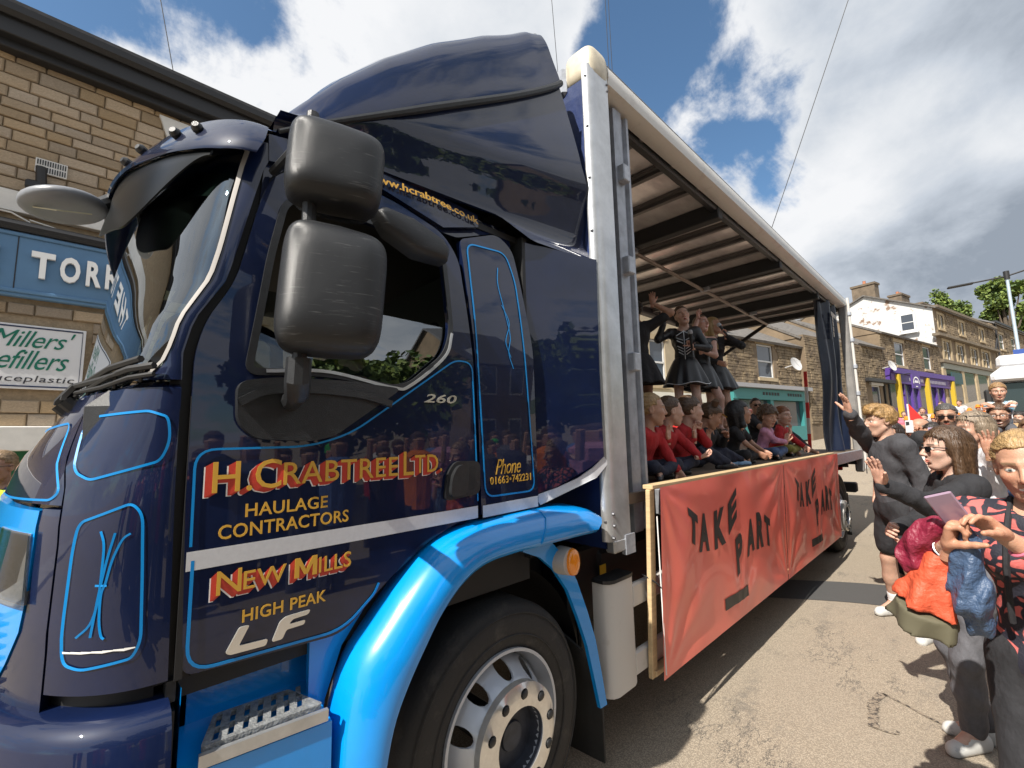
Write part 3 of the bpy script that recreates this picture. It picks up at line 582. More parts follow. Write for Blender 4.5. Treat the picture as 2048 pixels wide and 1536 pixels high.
# white box lorry parked at the right edge
# ================================================================== LORRY
NAVY=M('navy paint',(.0032,.0085,.036),rough=.45,coat=1,var=.25,vs=3,spec=.12)
NAVYB=M('navy body panel',(.012,.028,.11),rough=.4,coat=.6,var=.2,vs=5,bump=.12,bs=30)
LBLUE=M('light blue paint',(.0,.25,.70),rough=.3,coat=.8,var=.06,vs=9)
BLACKP=M('black plastic',(.015,.016,.018),rough=.42,bump=.15,bs=320,var=.3,vs=40)
SCRATCH=M('scuffed mirror plastic',(.012,.013,.015),rough=.36,bump=.22,bs=420,col2=(.15,.15,.15),vs=13,stretch=(1.0,1.0,18),thr=(.60,.80))
BLK=M('flat black',(.012,.012,.013),rough=.6)
RUB=M('tyre rubber',(.022,.021,.021),rough=.75,var=.35,vs=14,bump=.15,bs=90,col2=(.075,.066,.058),thr=(.56,.86))
FLAP=M('rubber flap',(.02,.02,.02),rough=.8,var=.3,vs=9)
ALU=M('silver aluminium',(.50,.51,.52),rough=.34,metal=.75,var=.16,vs=9,bump=.06,bs=18)
ALUG=M('grey aluminium',(.36,.38,.42),rough=.45,metal=.4,var=.25,vs=12,bump=.1,bs=25)
SILP=M('silver painted wheel',(.50,.53,.58),rough=.38,metal=.35,var=.12,vs=12,col2=(.27,.24,.20),thr=(.66,.9))
NUTR=M('polished nut ring',(.74,.73,.70),rough=.3,metal=.8,var=.1,vs=30)
CREAM=M('cream corner casting',(.62,.55,.42),rough=.45,metal=.25,var=.2,vs=12)
WHT=M('off white rail',(.55,.53,.50),rough=.5,var=.15,vs=10,col2=(.36,.33,.29),thr=(.6,.9))
TAPE=M('reflective silver tape',(.62,.63,.66),rough=.4,metal=.25,var=.06,vs=60)
GOLD=M('gold signwriting',(.60,.335,.045),rough=.4)
REDL=M('red signwriting shade',(.50,.05,.03),rough=.4)
BRNL=M('brown signwriting shade',(.16,.085,.03),rough=.45)
WHL=M('white signwriting line',(.75,.74,.72),rough=.4)
PIN=M('blue coach line',(.0,.22,.58),rough=.35)
CHR=M('silver badge',(.72,.70,.66),rough=.25,metal=.7)
AMB=M('amber lens',(.80,.24,.01),rough=.18,coat=.8)
GLASS=glass_mat('cab window glass',(.42,.50,.54),boost=4.5)
SCREEN=glass_mat('tinted windscreen glass',(.30,.42,.37),boost=2.4)
LENS=glass_mat('headlamp lens',(.8,.84,.86))
SEAT=M('dark seat cloth',(.02,.022,.028),rough=.9)
LIN=M('grey cab lining',(.16,.16,.165),rough=.85)
TAN=M('light trim',(.34,.32,.30),rough=.6)
TRK=thing('lorry','dark navy haulage lorry with light blue mudguards, open sided body and gold signwriting','lorry',(3.2,1.3,0))
def part(name,mb,mat,parent=None,**k): return mb.build(name,mat,parent or TRK,**k)
lerp=lambda x,a,b: float(np.interp(x,a,b))
YC=1.33; SN=2.2
def xs(z): return lerp(z,[.3,1.07,1.5,1.885,1.977,2.105,2.369,2.494,2.6],[-1.10,-1.11,-1.12,-1.124,-1.104,-1.034,-.974,-.944,-.9])
def xf(z): return lerp(z,[.3,1.05,1.2,1.45,1.6,1.75,1.85,2.28,2.6],[-1.52,-1.52,-1.52,-1.49,-1.45,-1.36,-1.31,-1.25,-1.2])
def ysd(z): return .17+.12*max(0,z-1.9)**2
def S(th,z,off=0):
    if th>PI/2:
        p=S(PI-th,z,off); return Vector((p.x,2*YC-p.y,z))
    a=xs(z)-xf(z); b=YC-ysd(z)
    return Vector((xs(z)-a*math.sin(th)**(2/SN)-off*math.sin(th),YC-b*math.cos(th)**(2/SN)-off*math.cos(th),z))
def side(x,z,d=0): return Vector((x,ysd(z)-.018*max(0,1-((x+.5)/.75)**2)*max(0,1-((z-1.6)/.7)**2)-d,z))
def sideN(d0): return lambda a,b,d: side(a,b,d0+d)
def band(mb,t0,t1,z0,z1,nt_=40,nz=8,off=0,th=0):
    f0=t0 if callable(t0) else (lambda z:t0); f1=t1 if callable(t1) else (lambda z:t1)
    def q(o):
        return lambda u,v:(lambda z:S(f0(z)+(f1(z)-f0(z))*u,z,o))(z0+(z1-z0)*v)
    mb.grid(q(off),nt_,nz)
    if th:
        n=len(mb.v); mb.grid(q(off-th),nt_,nz); m=nz+1; L=(nt_+1)*m
        o=n-L
        for a,b in [((0,j),(0,j+1)) for j in range(nz)]+[((nt_,j),(nt_,j+1)) for j in range(nz)]+[((i,0),(i+1,0)) for i in range(nt_)]+[((i,nz),(i+1,nz)) for i in range(nt_)]:
            A=o+a[0]*m+a[1]; B=o+b[0]*m+b[1]; mb.f.append((A,B,B+L,A+L)); mb.m.append(mb.mi)
    return mb
seam=lambda z: lerp(z,[1.0,1.17,1.42,1.538,1.676,1.74],[.534,.528,.554,.593,.71,.775])
fold2=lambda th: th if th<=PI/2 else PI-th
zlow=lambda th: lerp(fold2(th),[.1,.35,.56,.845,1.14,1.57],[2.50,2.505,2.525,2.571,2.64,2.73])
zup=lambda th: lerp(fold2(th),[.1,.28,.4,.87,1.2,1.57],[2.635,2.648,2.655,2.675,2.71,2.775])
# --- front corner and nose panels
part('front_corner_panel',band(MB(),.004,lambda z:seam(z)-.012,1.075,1.735,16,14,0,.02),NAVY)
cp=MB()
cp.mi=0; band(cp,seam,lambda z:PI-seam(z),1.50,1.735,60,6,0,.02); part('nose_panel',cp,NAVY)
cowl=MB(); cowl.grid(lambda u,v:(lambda a:S(a,1.735+.075*v,0) if v<.99 else S(a,1.812,-.05))(.0+PI*u),60,4); part('scuttle_panel',cowl,NAVY)
zbl=lambda z: lerp(z,[1.0,1.1,1.2,1.3,1.42,1.485],[.90,.76,.675,.67,.69,.705])
part('grille_surround',band(MB(),zbl,lambda z:PI-zbl(z),1.0,1.485,60,12,.004,.03),LBLUE)
lampf=MB(); band(lampf,seam,lambda z:zbl(z)-.008,1.0,1.49,6,12,0,.03); part('nose_corner_strip',lampf,NAVY); lampf=MB(); band(lampf,lambda z:PI-zbl(z)+.008,lambda z:PI-seam(z),1.0,1.49,6,12,0,.03); part('nose_corner_strip',lampf,NAVY)
gm=MB()
for i in range(7):
    z=1.03+i*.028
    for k in range(26):
        t=.86+(PI-1.72)*k/25; p=S(t,z+(.014 if k%2 else 0),.012); gm.box(p,(.03,.05,.008))
part('grille_mesh',gm,BLACKP,smooth=0)
for sgn in (0,1):
    f=(lambda a:a) if sgn==0 else (lambda a:PI-a)
    hl=part('headlamp',band(MB(),lambda z:f(.665+.04*(z-1.27)/.15),lambda z:f(.98),1.265,1.43,14,6,.008,.05),M('headlamp bowl',(.5,.52,.54),rough=.2,metal=.7,var=.2,vs=20))
    part('lens',band(MB(),lambda z:f(.662+.04*(z-1.27)/.15),lambda z:f(.985),1.262,1.433,14,6,.016),LENS,hl)
bp_=MB(); 
def bsec(u):
    th=PI*u; return [S(th,1.035,.015),S(th,1.025,.05),S(th,.99,.07),S(th,.80,.075),S(th,.42,.055),S(th,.36,.03),S(th,.36,-.1),S(th,1.035,-.1)]
bp_.loft([bsec(i/50) for i in range(51)])
bmp=part('bumper',bp_,NAVY,smooth=50)
part('bumper_gap',band(MB(),.05,PI-.05,1.0,1.09,40,2,-.035),BLK)
vs_=MB(); vs_.box((-1.093,.172,1.42),(.016,.012,.70)); vs_.box((-1.105,.2,1.045),(.02,.05,.05)); vs_.bb((-1.12,.30,.40),(-1.05,.34,1.08)); vs_.bb((-1.12,.17,.42),(-1.095,.34,1.0)); part('door_seal_and_filler',vs_,BLK); vs_=MB(); strip(vs_,[(-1.102,1.06),(-1.106,1.5),(-1.108,1.885),(-1.088,1.98),(-1.02,2.105),(-.963,2.369),(-.935,2.49),(-.87,2.545)],.075,lambda a,b,d:Vector((a,ysd(b)+.022+d,b)),.006); part('door_seal_and_filler',vs_,BLK)  # seal strips, plus black filler added to darken the gap between bumper and step
# --- pillars, windscreen, wipers
t0s=lambda z: lerp(z,[1.80,1.84,1.9,2.2,2.5,2.6],[.50,.20,.13,.12,.16,.2])
part('windscreen_pillar',band(MB(),.0,t0s,1.812,2.60,10,22,0,.02),NAVY)
part('windscreen_pillar',band(MB(),lambda z:PI-t0s(z),PI,1.812,2.60,10,22,0,.02),NAVY)
part('windscreen_trim',band(MB(),lambda z:t0s(z)-.004,lambda z:t0s(z)+.035,1.83,2.55,3,22,.004,.01),TAN)
wsm=MB(); wsm.grid(lambda u,v:(lambda th:S(th,1.80+(zlow(th)+.035-1.80)*v,-.004))((.20+.3*max(0,1-v*6)-.06*math.sin(PI*min(1,v*1.3)))*(1-2*u)+PI*u),60,18); ws=part('windscreen',wsm,SCREEN)
ssm=MB(); ssm.grid(lambda u,v:(lambda th:S(th,zlow(th)-.12+.16*v,-.012))(.22*(1-2*u)+PI*u),50,3); part('sun_strip',ssm,BLK,ws)
part('screen_border',band(MB(),lambda z:t0s(z)+.03,lambda z:PI-t0s(z)-.03,1.805,1.835,50,2,-.009),BLK,ws)
for pts in ([(.24,1.845),(.42,1.838),(.7,1.828),(1.05,1.835)],[(.36,1.865),(.6,1.85),(.9,1.838),(1.25,1.83)],[(1.4,1.86),(1.8,1.85),(2.3,1.84)]):
    wm=MB(); P=[S(a,z,.03+.012*math.sin(i*2.1)) for i,(a,z) in enumerate(pts)]
    wm.tube(P,.009,6); wm.tube([p+Vector((0,0,-.022)) for p in P],.006,6)
    for i in range(len(P)-1): wm.tube([P[i].lerp(P[i+1],.5),P[i].lerp(P[i+1],.5)+Vector((.0,.02,-.035))],.005,5)
    e=S(pts[-1][0]+.02,1.79,.03); wm.tube([P[-1],P[-1]+Vector((-.02,.02,-.03)),e],.013,6); wm.tube([e,e+Vector((.03,0,-.03))],.022,8)
    part('wiper',wm,BLK)
# --- sun visor over the screen, with marker lamps
vz=MB()
def vsec(u):
    th=.10+(PI-.20)*u; a,b=zlow(th),zup(th); m_=(a+b)/2
    return [S(th,b+.035,-.03),S(th,b+.012,.02),S(th,b-.012,.05),S(th,m_,.068),S(th,a+.008,.080),S(th,a,.074),S(th,a+.006,.062),S(th,m_,.045),S(th,b,-.01)]
vz.loft([vsec(i/60) for i in range(61)])
vis=part('sun_visor',vz,NAVY,smooth=50)
for u in (.155,.205,.30,.36,.70,.80):
    th=.10+(PI-.2)*u; zm=zlow(th)*.35+zup(th)*.65; p=S(th,zm,.062); q=S(th,zm+.012,.115)
    b_=MB(); b_.tube([p,p.lerp(q,.25),p.lerp(q,.45)],[.016,.017,.010],10); part('marker_lamp',b_,BLACKP,vis)
# --- door with its window opening
dgap=lambda z: lerp(z,[1.07,1.5,1.885,1.977,2.105,2.369,2.494],[-1.090,-1.10,-1.102,-1.082,-1.012,-.952,-.922])
door=fillet([(-1.086,1.075),(-.680,1.055),(-.545,1.17),(-.380,1.275),(-.245,1.325),(-.136,1.335),(-.150,1.95),(-.19,2.40),(-.262,2.50),(-.56,2.585),(-.86,2.535),(-.925,2.47),(-.955,2.369),(-1.012,2.105),(-1.078,1.98),(-1.10,1.885),(-1.10,1.5)],[.03,.05,.05,.05,.04,.02,.02,.08,.06,.25,.08,.05,.05,.06,.06,.05,.02])
belt=fillet([(-1.004,1.815),(-1.0,1.70),(-.955,1.655),(-.80,1.645),(-.735,1.66),(-.50,1.822),(-.7,1.835),(-.9,1.832)],.035)
winh=fillet([(-.975,1.845),(-.925,2.20),(-.886,2.385),(-.855,2.425),(-.60,2.44),(-.31,2.41),(-.272,2.36),(-.262,2.06),(-.30,1.965),(-.455,1.84),(-.53,1.825),(-.75,1.86)],[.03,.05,.05,.05,.2,.05,.05,.1,.08,.06,.03,.1])
dm=MB(); plate(dm,[dens(door,.05),dens(winh,.05)],sideN(0),-.03,.07); DOOR=part('door',dm,NAVY,smooth=30)
fdm=MB(); plate(fdm,[dens(door,.08),dens(winh,.08)],lambda a,b,d:Vector((a,2*YC-ysd(b)-d,b)),.03,0); part('door',fdm,NAVY); fdm=MB(); plate(fdm,[winh],lambda a,b,d:Vector((a,2*YC-ysd(b)-.015,b)),0,0); part('window_glass',fdm,GLASS); 
for i,(a,b) in enumerate(zip(winh,winh[1:]+winh[:1])): pass
fr=MB(); strip(fr,dens(winh,.03),.020,sideN(.001),.007,closed=True); part('window_seal',fr,BLACKP,DOOR)
fr=MB(); strip(fr,bez([(-.262,2.06),(-.30,1.962),(-.455,1.838),(-.53,1.826),(-.75,1.862),(-.93,1.85)],40),.010,sideN(.008),.004); part('window_trim',fr,ALU,DOOR)
gl=MB(); plate(gl,[[(-1.0,1.835),(-.97,1.99),(-.965,2.10),(-.26,2.085),(-.24,1.98),(-.44,1.815),(-.7,1.81)]],sideN(-.016),0,.1); part('window_glass',gl,GLASS,DOOR)
bl=MB(); plate(bl,[belt],sideN(.0),.028,0); bel=part('mirror_base',bl,BLACKP,DOOR,smooth=40)
bl=MB(); strip(bl,bez([(-1.0,1.755),(-.93,1.79),(-.8,1.80),(-.65,1.79),(-.545,1.765)],24),.022,sideN(.022),.018); part('mirror_base_rib',bl,BLACKP,bel)
hd=MB(); plate(hd,[fillet([(-.312,1.412),(-.136,1.425),(-.134,1.552),(-.262,1.558),(-.30,1.51)],.03)],sideN(.002),.012); hnd=part('door_handle',hd,BLACKP,DOOR,smooth=40)
hd=MB(); plate(hd,[fillet([(-.295,1.425),(-.215,1.43),(-.205,1.54),(-.255,1.545),(-.288,1.50)],.025)],sideN(.014),.018); hd.mi=1; plate(hd,[fillet([(-.20,1.44),(-.165,1.442),(-.16,1.535),(-.195,1.535)],.015)],sideN(.0142),.0); part('handle_grip',hd,[BLACKP,BLK],hnd,smooth=40)
# kerb-view mirror above the door window
km=MB(); P=[(-.640,2.405,.0),(-.615,2.425,.02),(-.50,2.42,.03),(-.36,2.375,.03),(-.335,2.345,.015),(-.345,2.305,0),(-.48,2.302,0),(-.60,2.35,0)]
sec=lambda o,sc:[Vector((-.49+(x+.49)*sc,.085+o,2.36+(z-2.36)*sc-o*.25)) for x,z,d in P]
km.loft([sec(-.035,.80),sec(-.03,.92),sec(-.018,.99),sec(0,1),sec(.03,.96)]); kmo=part('kerb_mirror',km,SCRATCH,smooth=50)
km=MB(); km.beam((-.46,.22,2.44),(-.44,.08,2.40),.10,.02); km.beam((-.55,.2,2.45),(-.55,.07,2.41),.02,.02); km.bb((-.52,.16,2.41),(-.34,.20,2.455),.01); part('mirror_bracket',km,BLACKP,kmo)
# --- rear quarter panel of the cab
qp=fillet([(-.118,1.335),(.232,1.345),(.226,2.05),(.150,2.545),(.06,2.60),(-.175,2.50),(-.136,1.95)],[.01,.01,.05,.06,.06,.03,.02])
qm=MB(); plate(qm,[dens(qp,.05)],sideN(0),-.03,.08); QUART=part('quarter_panel',qm,NAVY,smooth=30)
ar=MB(); plate(ar,[dens(fillet([(-1.0,1.84),(-.93,2.2),(-.925,2.48),(-.86,2.545),(-.56,2.595),(-.26,2.51),(-.18,2.51),(.06,2.608),(.155,2.555),(.155,2.66),(-.5,2.67),(-.93,2.62)],.02),.06)],lambda a,b,d:Vector((a,ysd(b)+.012+d+.25*max(0,b-2.6),b)),.02,.0); part('cantrail_panel',ar,NAVY)
bk=MB(); bk.bb((-1.09,.235,1.0),(.23,.245,1.85)); bk.bb((.20,.2,1.1),(.235,2.46,2.62)); bk.bb((-.9,.24,2.60),(.2,2.42,2.63)); part('cab_shell',bk,BLK)
bk=MB(); bk.bb((-1.1,.26,1.02),(.2,2.4,1.06)); part('cab_floor',bk,BLK)
ds=MB(); ds.bb((-1.30,.32,1.45),(-.98,2.35,1.80),.05); ds.bb((-1.16,1.5,1.78),(-1.0,2.1,1.9),.04); dash=part('dashboard',ds,BLACKP)
stw=MB(); cst=Vector((-.86,1.85,1.85)); rm=Matrix.Rotation(R(-35),3,'Y'); stw.tube([cst+rm@Vector((.0,.22*math.cos(t),.22*math.sin(t))) for t in np.linspace(0,2*PI,25)],.014,7); stw.tube([cst+rm@Vector((0,-.2,0)),cst+rm@Vector((0,.2,0))],.015,6); part('steering_wheel',stw,BLACKP)
for y in (.68,1.85):
    se=MB(); se.box((-.28,y,1.40),(.46,.46,.16),b=.05); se.box((-.08,y,1.75),(.14,.46,.62),Matrix.Rotation(R(10),3,'Y'),.05); se.box((-.04,y,2.14),(.10,.26,.18),b=.04); part('seat',se,SEAT,smooth=60)
# --- roof wind deflector
def roofz(x): return lerp(x,[-.98,-.94,-.83,-.69,-.49,-.25,.05,.40,.56],[2.60,2.68,2.85,3.05,3.27,3.49,3.71,3.90,3.94])
def railz(x): return lerp(x,[-.98,-.79,-.49,.045,.56],[2.60,2.735,2.93,3.28,3.62])
def rear(z): return lerp(z,[2.6,2.8,3.05,3.10,3.58,3.95],[.715,.70,.65,.612,.53,.40])
def dsec(x,u):   # x nominal station, u 0..1 up the near side then over the top to the centre
    rz,tz=railz(x),roofz(x); k=max(0,(x+.95)/1.5)
    P=[(.245-.11*k**1.5,2.672-.067*min(1,max(0,(x-.02)/.18))),(.30-.12*k,2.66+.06*k),(.285-.135*k,2.72+.20*k*1.0),(.262-.145*k,min(rz-.03,2.78+.34*k)),(.235-.05*k,rz-.012),(.225-.055*k,rz+.0),(.245-.06*k,rz+(tz-rz)*.35),(.285-.08*k,rz+(tz-rz)*.72),(.36-.10*k,tz-.03),(.52-.06*k,tz+.005),(YC,tz+.03)]
    zprev=0
    q=[]
    for i,(y,z) in enumerate(P): z=max(z,zprev); zprev=z; q.append((y,z))
    return q
def interp_sec(q,n):
    q=[np.array(p) for p in q]; return bez(q,n)
xsN=np.linspace(-.90,.56,40)
crf=MB()
def crfn(u,v):
    th=.06+(PI-.12)*u; p=S(th,zup(th)+.03,-.02); q=Vector((-.55,p.y,2.70+.10*math.sin(th))); r_=p.lerp(q,v); r_.z=p.z+(q.z-p.z)*min(1,v*1.6); return r_
crf.grid(crfn,40,8); part('cab_roof',crf,NAVY)
def defl(lo,hi,name,mat,off=0,rearshift=True):
    secs=[]
    for x in xsN:
        q=interp_sec(dsec(x,0),60)[lo:hi]; k=max(0,(x+.3)/.86)
        secs.append([Vector((x+((rear(z)-.56)*k**2 if rearshift else 0),y,z)) for y,z in q])
    mb=MB(); mb.loft(secs,closed=False,caps=False); mb2=[[Vector((p.x,2*YC-p.y,p.z)) for p in s] for s in secs]; m2=mb if hi==nq else MB(); m2.loft(mb2,closed=False,caps=False)
    if m2 is not mb: part(name,m2,mat,smooth=38,weld=True)
    return part(name,mb,mat,smooth=38,weld=True)
nq=len(interp_sec(dsec(0,0),60)); sp5=(nq-1)*5//10
DEF=defl(sp5,nq,'roof_deflector',NAVY)
defl(0,sp5-2,'deflector_side',NAVY)
rl=MB(); pr_=[]
for x in xsN:
    k=max(0,(x+.3)/.86); z=railz(x)-.006; pr_.append(Vector((x+((rear(z)-.56)*k**2),.232-.055*max(0,(x+.95)/1.5)-.006,z)))
rl.tube(pr_,[.006+.012*min(1,(i+3)/18) for i in range(40)],8); part('deflector_rail',rl,BLACKP,DEF)
dc=MB(); secs=[interp_sec(dsec(.56,0),60)]; 
V=[Vector((rear(z)-.02,y+.01,z)) for y,z in secs[0]]; V2=[Vector((p.x,2*YC-p.y,p.z)) for p in V[::-1]]; n_=len(V)
dc.loft([V,V2[::-1]],closed=False,caps=False); part('deflector_back',dc,BLK,DEF,smooth=0)
sd=MB()   # side deflector between the cab and the body
def sdf(u,v):
    zlo=lerp(u,[0,.3,.75,1],[1.375,1.40,1.475,1.535]); zhi=2.60; z=zlo+(zhi-zlo)*v; x=.222+(lerp(z,[1.4,2.0,2.6],[.665,.66,.68])-.222)*u
    return Vector((x,.182-.075*u**1.6+.03*(1-u)**3,z))
sd.grid(sdf,10,16); SDF=part('side_deflector',sd,NAVY,solid=.012)
sd=MB(); plate(sd,[[(.238,1.352),(.255,1.33),(.62,1.43),(.70,1.50),(.672,1.535),(.60,1.482),(.50,1.435),(.36,1.398),(.238,1.378)]],lambda a,b,d:Vector((a,.178-.075*max(0,(a-.238)/.43)**1.6-d,b)),-.006,.06); part('silver_tape',sd,TAPE,SDF)
for s0,s1,sh in ((-1.092,-.14,DOOR),(-.114,.226,QUART)):
    t=MB(); strip(t,dens([(s0,1.349),(s1,1.3525)],.06,False),.047,sideN(.002),.0012); part('silver_tape',t,TAPE,sh)
tm=MB()
for x in (-.60,-.235,.10):
    lettering(tm,'Reflexite',(x,x+.034,1.3630,1.3665),sideN(.0038),.0004)
    tm.mi=0
    for k in range(5): tm.bb((x+.008+k*.003,.1475,1.345+.002*(k%3)),(x+.0095+k*.003,.1476,1.352+.002*(k%2)))
    lettering(tm,'104 R-00821',(x+.004,x+.030,1.337,1.340),sideN(.0038),.0004)
# --- signwriting
def sign(s,box,mat=GOLD,d=.003,parent=DOOR,name='lettering',bold=.012,shear=0,space=1.05,th=.0012,label=None):
    mb=MB(); lettering(mb,s,box,sideN(d),th,bold,shear,space); o=part(name,mb,mat,parent,smooth=0)
    if label: o['label']=label
    return o
MPOLY=[(0,0),(.2,0),(.2,.62),(.42,.12),(.58,.12),(.8,.62),(.8,0),(1,0),(1,1),(.78,1),(.5,.36),(.22,1),(0,1)]
_lettering=lettering
def lettering(mb,s,box,fn,th=.002,bold=.0,shear=0,space=1.0):
    if s!='M': return _lettering(mb,s,box,fn,th,bold,shear,space)
    a0,a1,b0,b1=box; return plate(mb,[[(a0+x*(a1-a0),b0+y*(b1-b0)) for x,y in MPOLY]],fn,th)
def shaded(items,dx,dz,n=6,mat=REDL,under=BRNL):
    g=MB(); s_=MB(); wl=MB()
    for s,box in items:
        lettering(g,s,box,sideN(.0062),.0012,.004,0,1.06); x0,x1,z0,z1=box
        lettering(wl,s,(x0+dx-.003,x1+dx-.003,z0+dz-.002,z1+dz-.002),sideN(.002),.0003,.010,0,1.06)
        for k in range(1,n+1):
            f=k/n; lettering(s_,s,(x0+dx*f,x1+dx*f,z0+dz*f,z1+dz*f),sideN(.0025+.0005*(n-k)),.0004,.005,0,1.06)
    a=part('lettering',g,GOLD,DOOR,smooth=0); part('letter_shade',s_,mat,a,smooth=0); part('letter_outline',wl,WHL,a,smooth=0); return a
z0=1.514
shaded([('H.',(-1.046,-.952,z0,1.596)),('C',(-.945,-.878,z0+.002,1.598)),('RABTREE',(-.872,-.502,z0+.008,1.586)),('L',(-.482,-.440,z0+.006,1.602)),('TD.',(-.436,-.318,z0+.010,1.588))],-.016,-.010)
sign('HAULAGE',(-.965,-.742,1.443,1.479)); sign('CONTRACTORS',(-1.026,-.675,1.392,1.429))
shaded([('N',(-1.024,-.967,1.252,1.312)),('EW',(-.962,-.855,1.253,1.300)),('M',(-.832,-.769,1.253,1.308)),('ILLS',(-.763,-.664,1.254,1.300))],-.012,-.012,5)
sign('HIGH PEAK',(-.960,-.738,1.167,1.200))
sign('260',(-.396,-.246,1.779,1.812),CHR,.004,bold=.015,shear=.25,th=.004,name='badge')
lf=MB()
for P in ([(-.966,1.158),(-.942,1.158),(-.966,1.112),(-.895,1.108),(-.90,1.092),(-.985,1.095),(-.996,1.102)],[(-.885,1.096),(-.858,1.096),(-.848,1.118),(-.80,1.119),(-.797,1.131),(-.842,1.131),(-.832,1.142),(-.79,1.144),(-.783,1.156),(-.850,1.154),(-.866,1.144)]): plate(lf,[fillet(P,.006)],sideN(.002),.006)
part('badge',lf,CHR,DOOR,smooth=20)
wl=MB(); Wt='www.hcrabtree.co.uk'; lettering(wl,Wt,(-.60,-.066,2.562,2.596),lambda a,b,d:Vector((a,ysd(b+.02)-.012-d,b+.058-.15*abs(a+.33)**1.6)),.002,.012); 
cr=MB(); plate(cr,[dens([(-.93,2.53),(-.56,2.60),(-.26,2.525),(-.06,2.595),(-.05,2.66),(-.33,2.685),(-.66,2.68),(-.93,2.63)],.06)],lambda a,b,d:Vector((a,ysd(b)-.006+d,b)),.02,.1); rp=part('roof_side_panel',cr,NAVY); part('lettering',wl,GOLD,rp,smooth=0)
sign('Phone',(-.040,.115,1.490,1.553),parent=QUART,shear=.35,bold=-.004,space=.9); sign('01663•742231',(-.072,.181,1.451,1.483),parent=QUART,bold=.008)
# --- coach lines
def line(pts,wd,parent,d=.0025,closed=False,r=.05,fl=True,fn=None):
    mb=MB(); P=fillet(pts,r,6,closed) if fl else pts; strip(mb,dens(P,.03,closed),wd,fn or sideN(d),.001,closed); return part('coach_line',mb,PIN,parent,smooth=0)
line([(-1.078,1.35),(-1.078,1.082),(-.68,1.068),(-.58,1.15),(-.565,1.18)],.0075,DOOR,r=.06)
line([(-1.084,1.385),(-1.086,1.63),(-.80,1.630),(-.672,1.668),(-.245,1.955),(-.160,1.95),(-.140,1.395)],.006,DOOR,r=[.05,.05,.1,.08,.09,.05,.02])
line([(-.140,2.492),(.095,2.512),(.140,2.38),(.206,1.402),(-.098,1.405),(-.125,1.9)],.007,QUART,r=.05,closed=True)
fl_=MB(); strip(fl_,bez([(.035,2.42),(.025,2.34),(.05,2.22),(.075,2.10),(.06,2.02),(.085,1.95)],30),.0035,sideN(.0025),.001); strip(fl_,bez([(.036,2.24),(.075,2.16),(.045,2.07),(.072,2.0)],20),.003,sideN(.0025),.001); part('coach_line',fl_,PIN,QUART,smooth=0)
CP=[o for o in TRK.children if o.name.startswith('front_corner')][0]; NP_=[o for o in TRK.children if o.name.startswith('nose_panel')][0]
sfn=lambda a,b,d:S(max(0.001,a),b,.003+d)
def sline(pts,wd,par,closed=False,r=.03,raw=False):
    mb=MB(); P=pts if raw else fillet(pts,r,5,closed); P=dens(P,.02,closed); k=len(P); V=[];F=[]
    for i in range(k):
        a=S(max(.001,P[(i-1)%k][0]),P[(i-1)%k][1],.003) if closed or i else S(max(.001,P[0][0]),P[0][1],.003); b=S(max(.001,P[(i+1)%k][0]),P[(i+1)%k][1],.003) if closed or i<k-1 else S(max(.001,P[i][0]),P[i][1],.003)
        d=(b-a).normalized(); th=P[i][0]; nn=Vector((-math.sin(th),-math.cos(th),0)); sdv=d.cross(nn).normalized()*wd/2; p=S(max(.001,th),P[i][1],.0035); V+= [p+sdv,p-sdv]
    for i in range(k if closed else k-1):
        j=(i+1)%k; F.append((2*i,2*i+1,2*j+1,2*j))
    mb.add(V,F); part('coach_line',mb,PIN,par,smooth=0)
sline([(.655,1.69),(.62,1.722),(.215,1.731),(.07,1.715),(.045,1.656),(.085,1.605),(.45,1.562),(.55,1.581)],.006,CP,True)
sline([(.46,1.40),(.449,1.462),(.202,1.506),(.143,1.476),(.126,1.334),(.114,1.185),(.145,1.148),(.361,1.132),(.441,1.145),(.454,1.231)],.006,CP,True,.03)
for P in ([(.333,1.442),(.311,1.41),(.307,1.353),(.307,1.308),(.311,1.274),(.334,1.231),(.388,1.203)],[(.264,1.437),(.289,1.376),(.307,1.308),(.317,1.252),(.325,1.203)],[(.192,1.434),(.228,1.42),(.265,1.374),(.284,1.324),(.299,1.297),(.295,1.241),(.281,1.207),(.267,1.198)],[(.330,1.318),(.278,1.317)]): sline(bez(P,28),.0048,CP,raw=True)
sline([(1.5,1.70),(.856,1.712),(.80,1.69),(.615,1.532),(.66,1.512),(1.042,1.505),(1.5,1.505)],.006,NP_)
gsd=MB()
for i in range(7):
    a=.45-.045*i; gsd.add([S(a,1.168+.002*math.sin(i*3),.003),S(a-.045,1.168+.002*math.sin(i*3+3),.003),S(a-.045,1.172,.003),S(a,1.173,.003)],[(0,1,2,3)])
part('scuff_mark',gsd,WHL,CP,smooth=0)
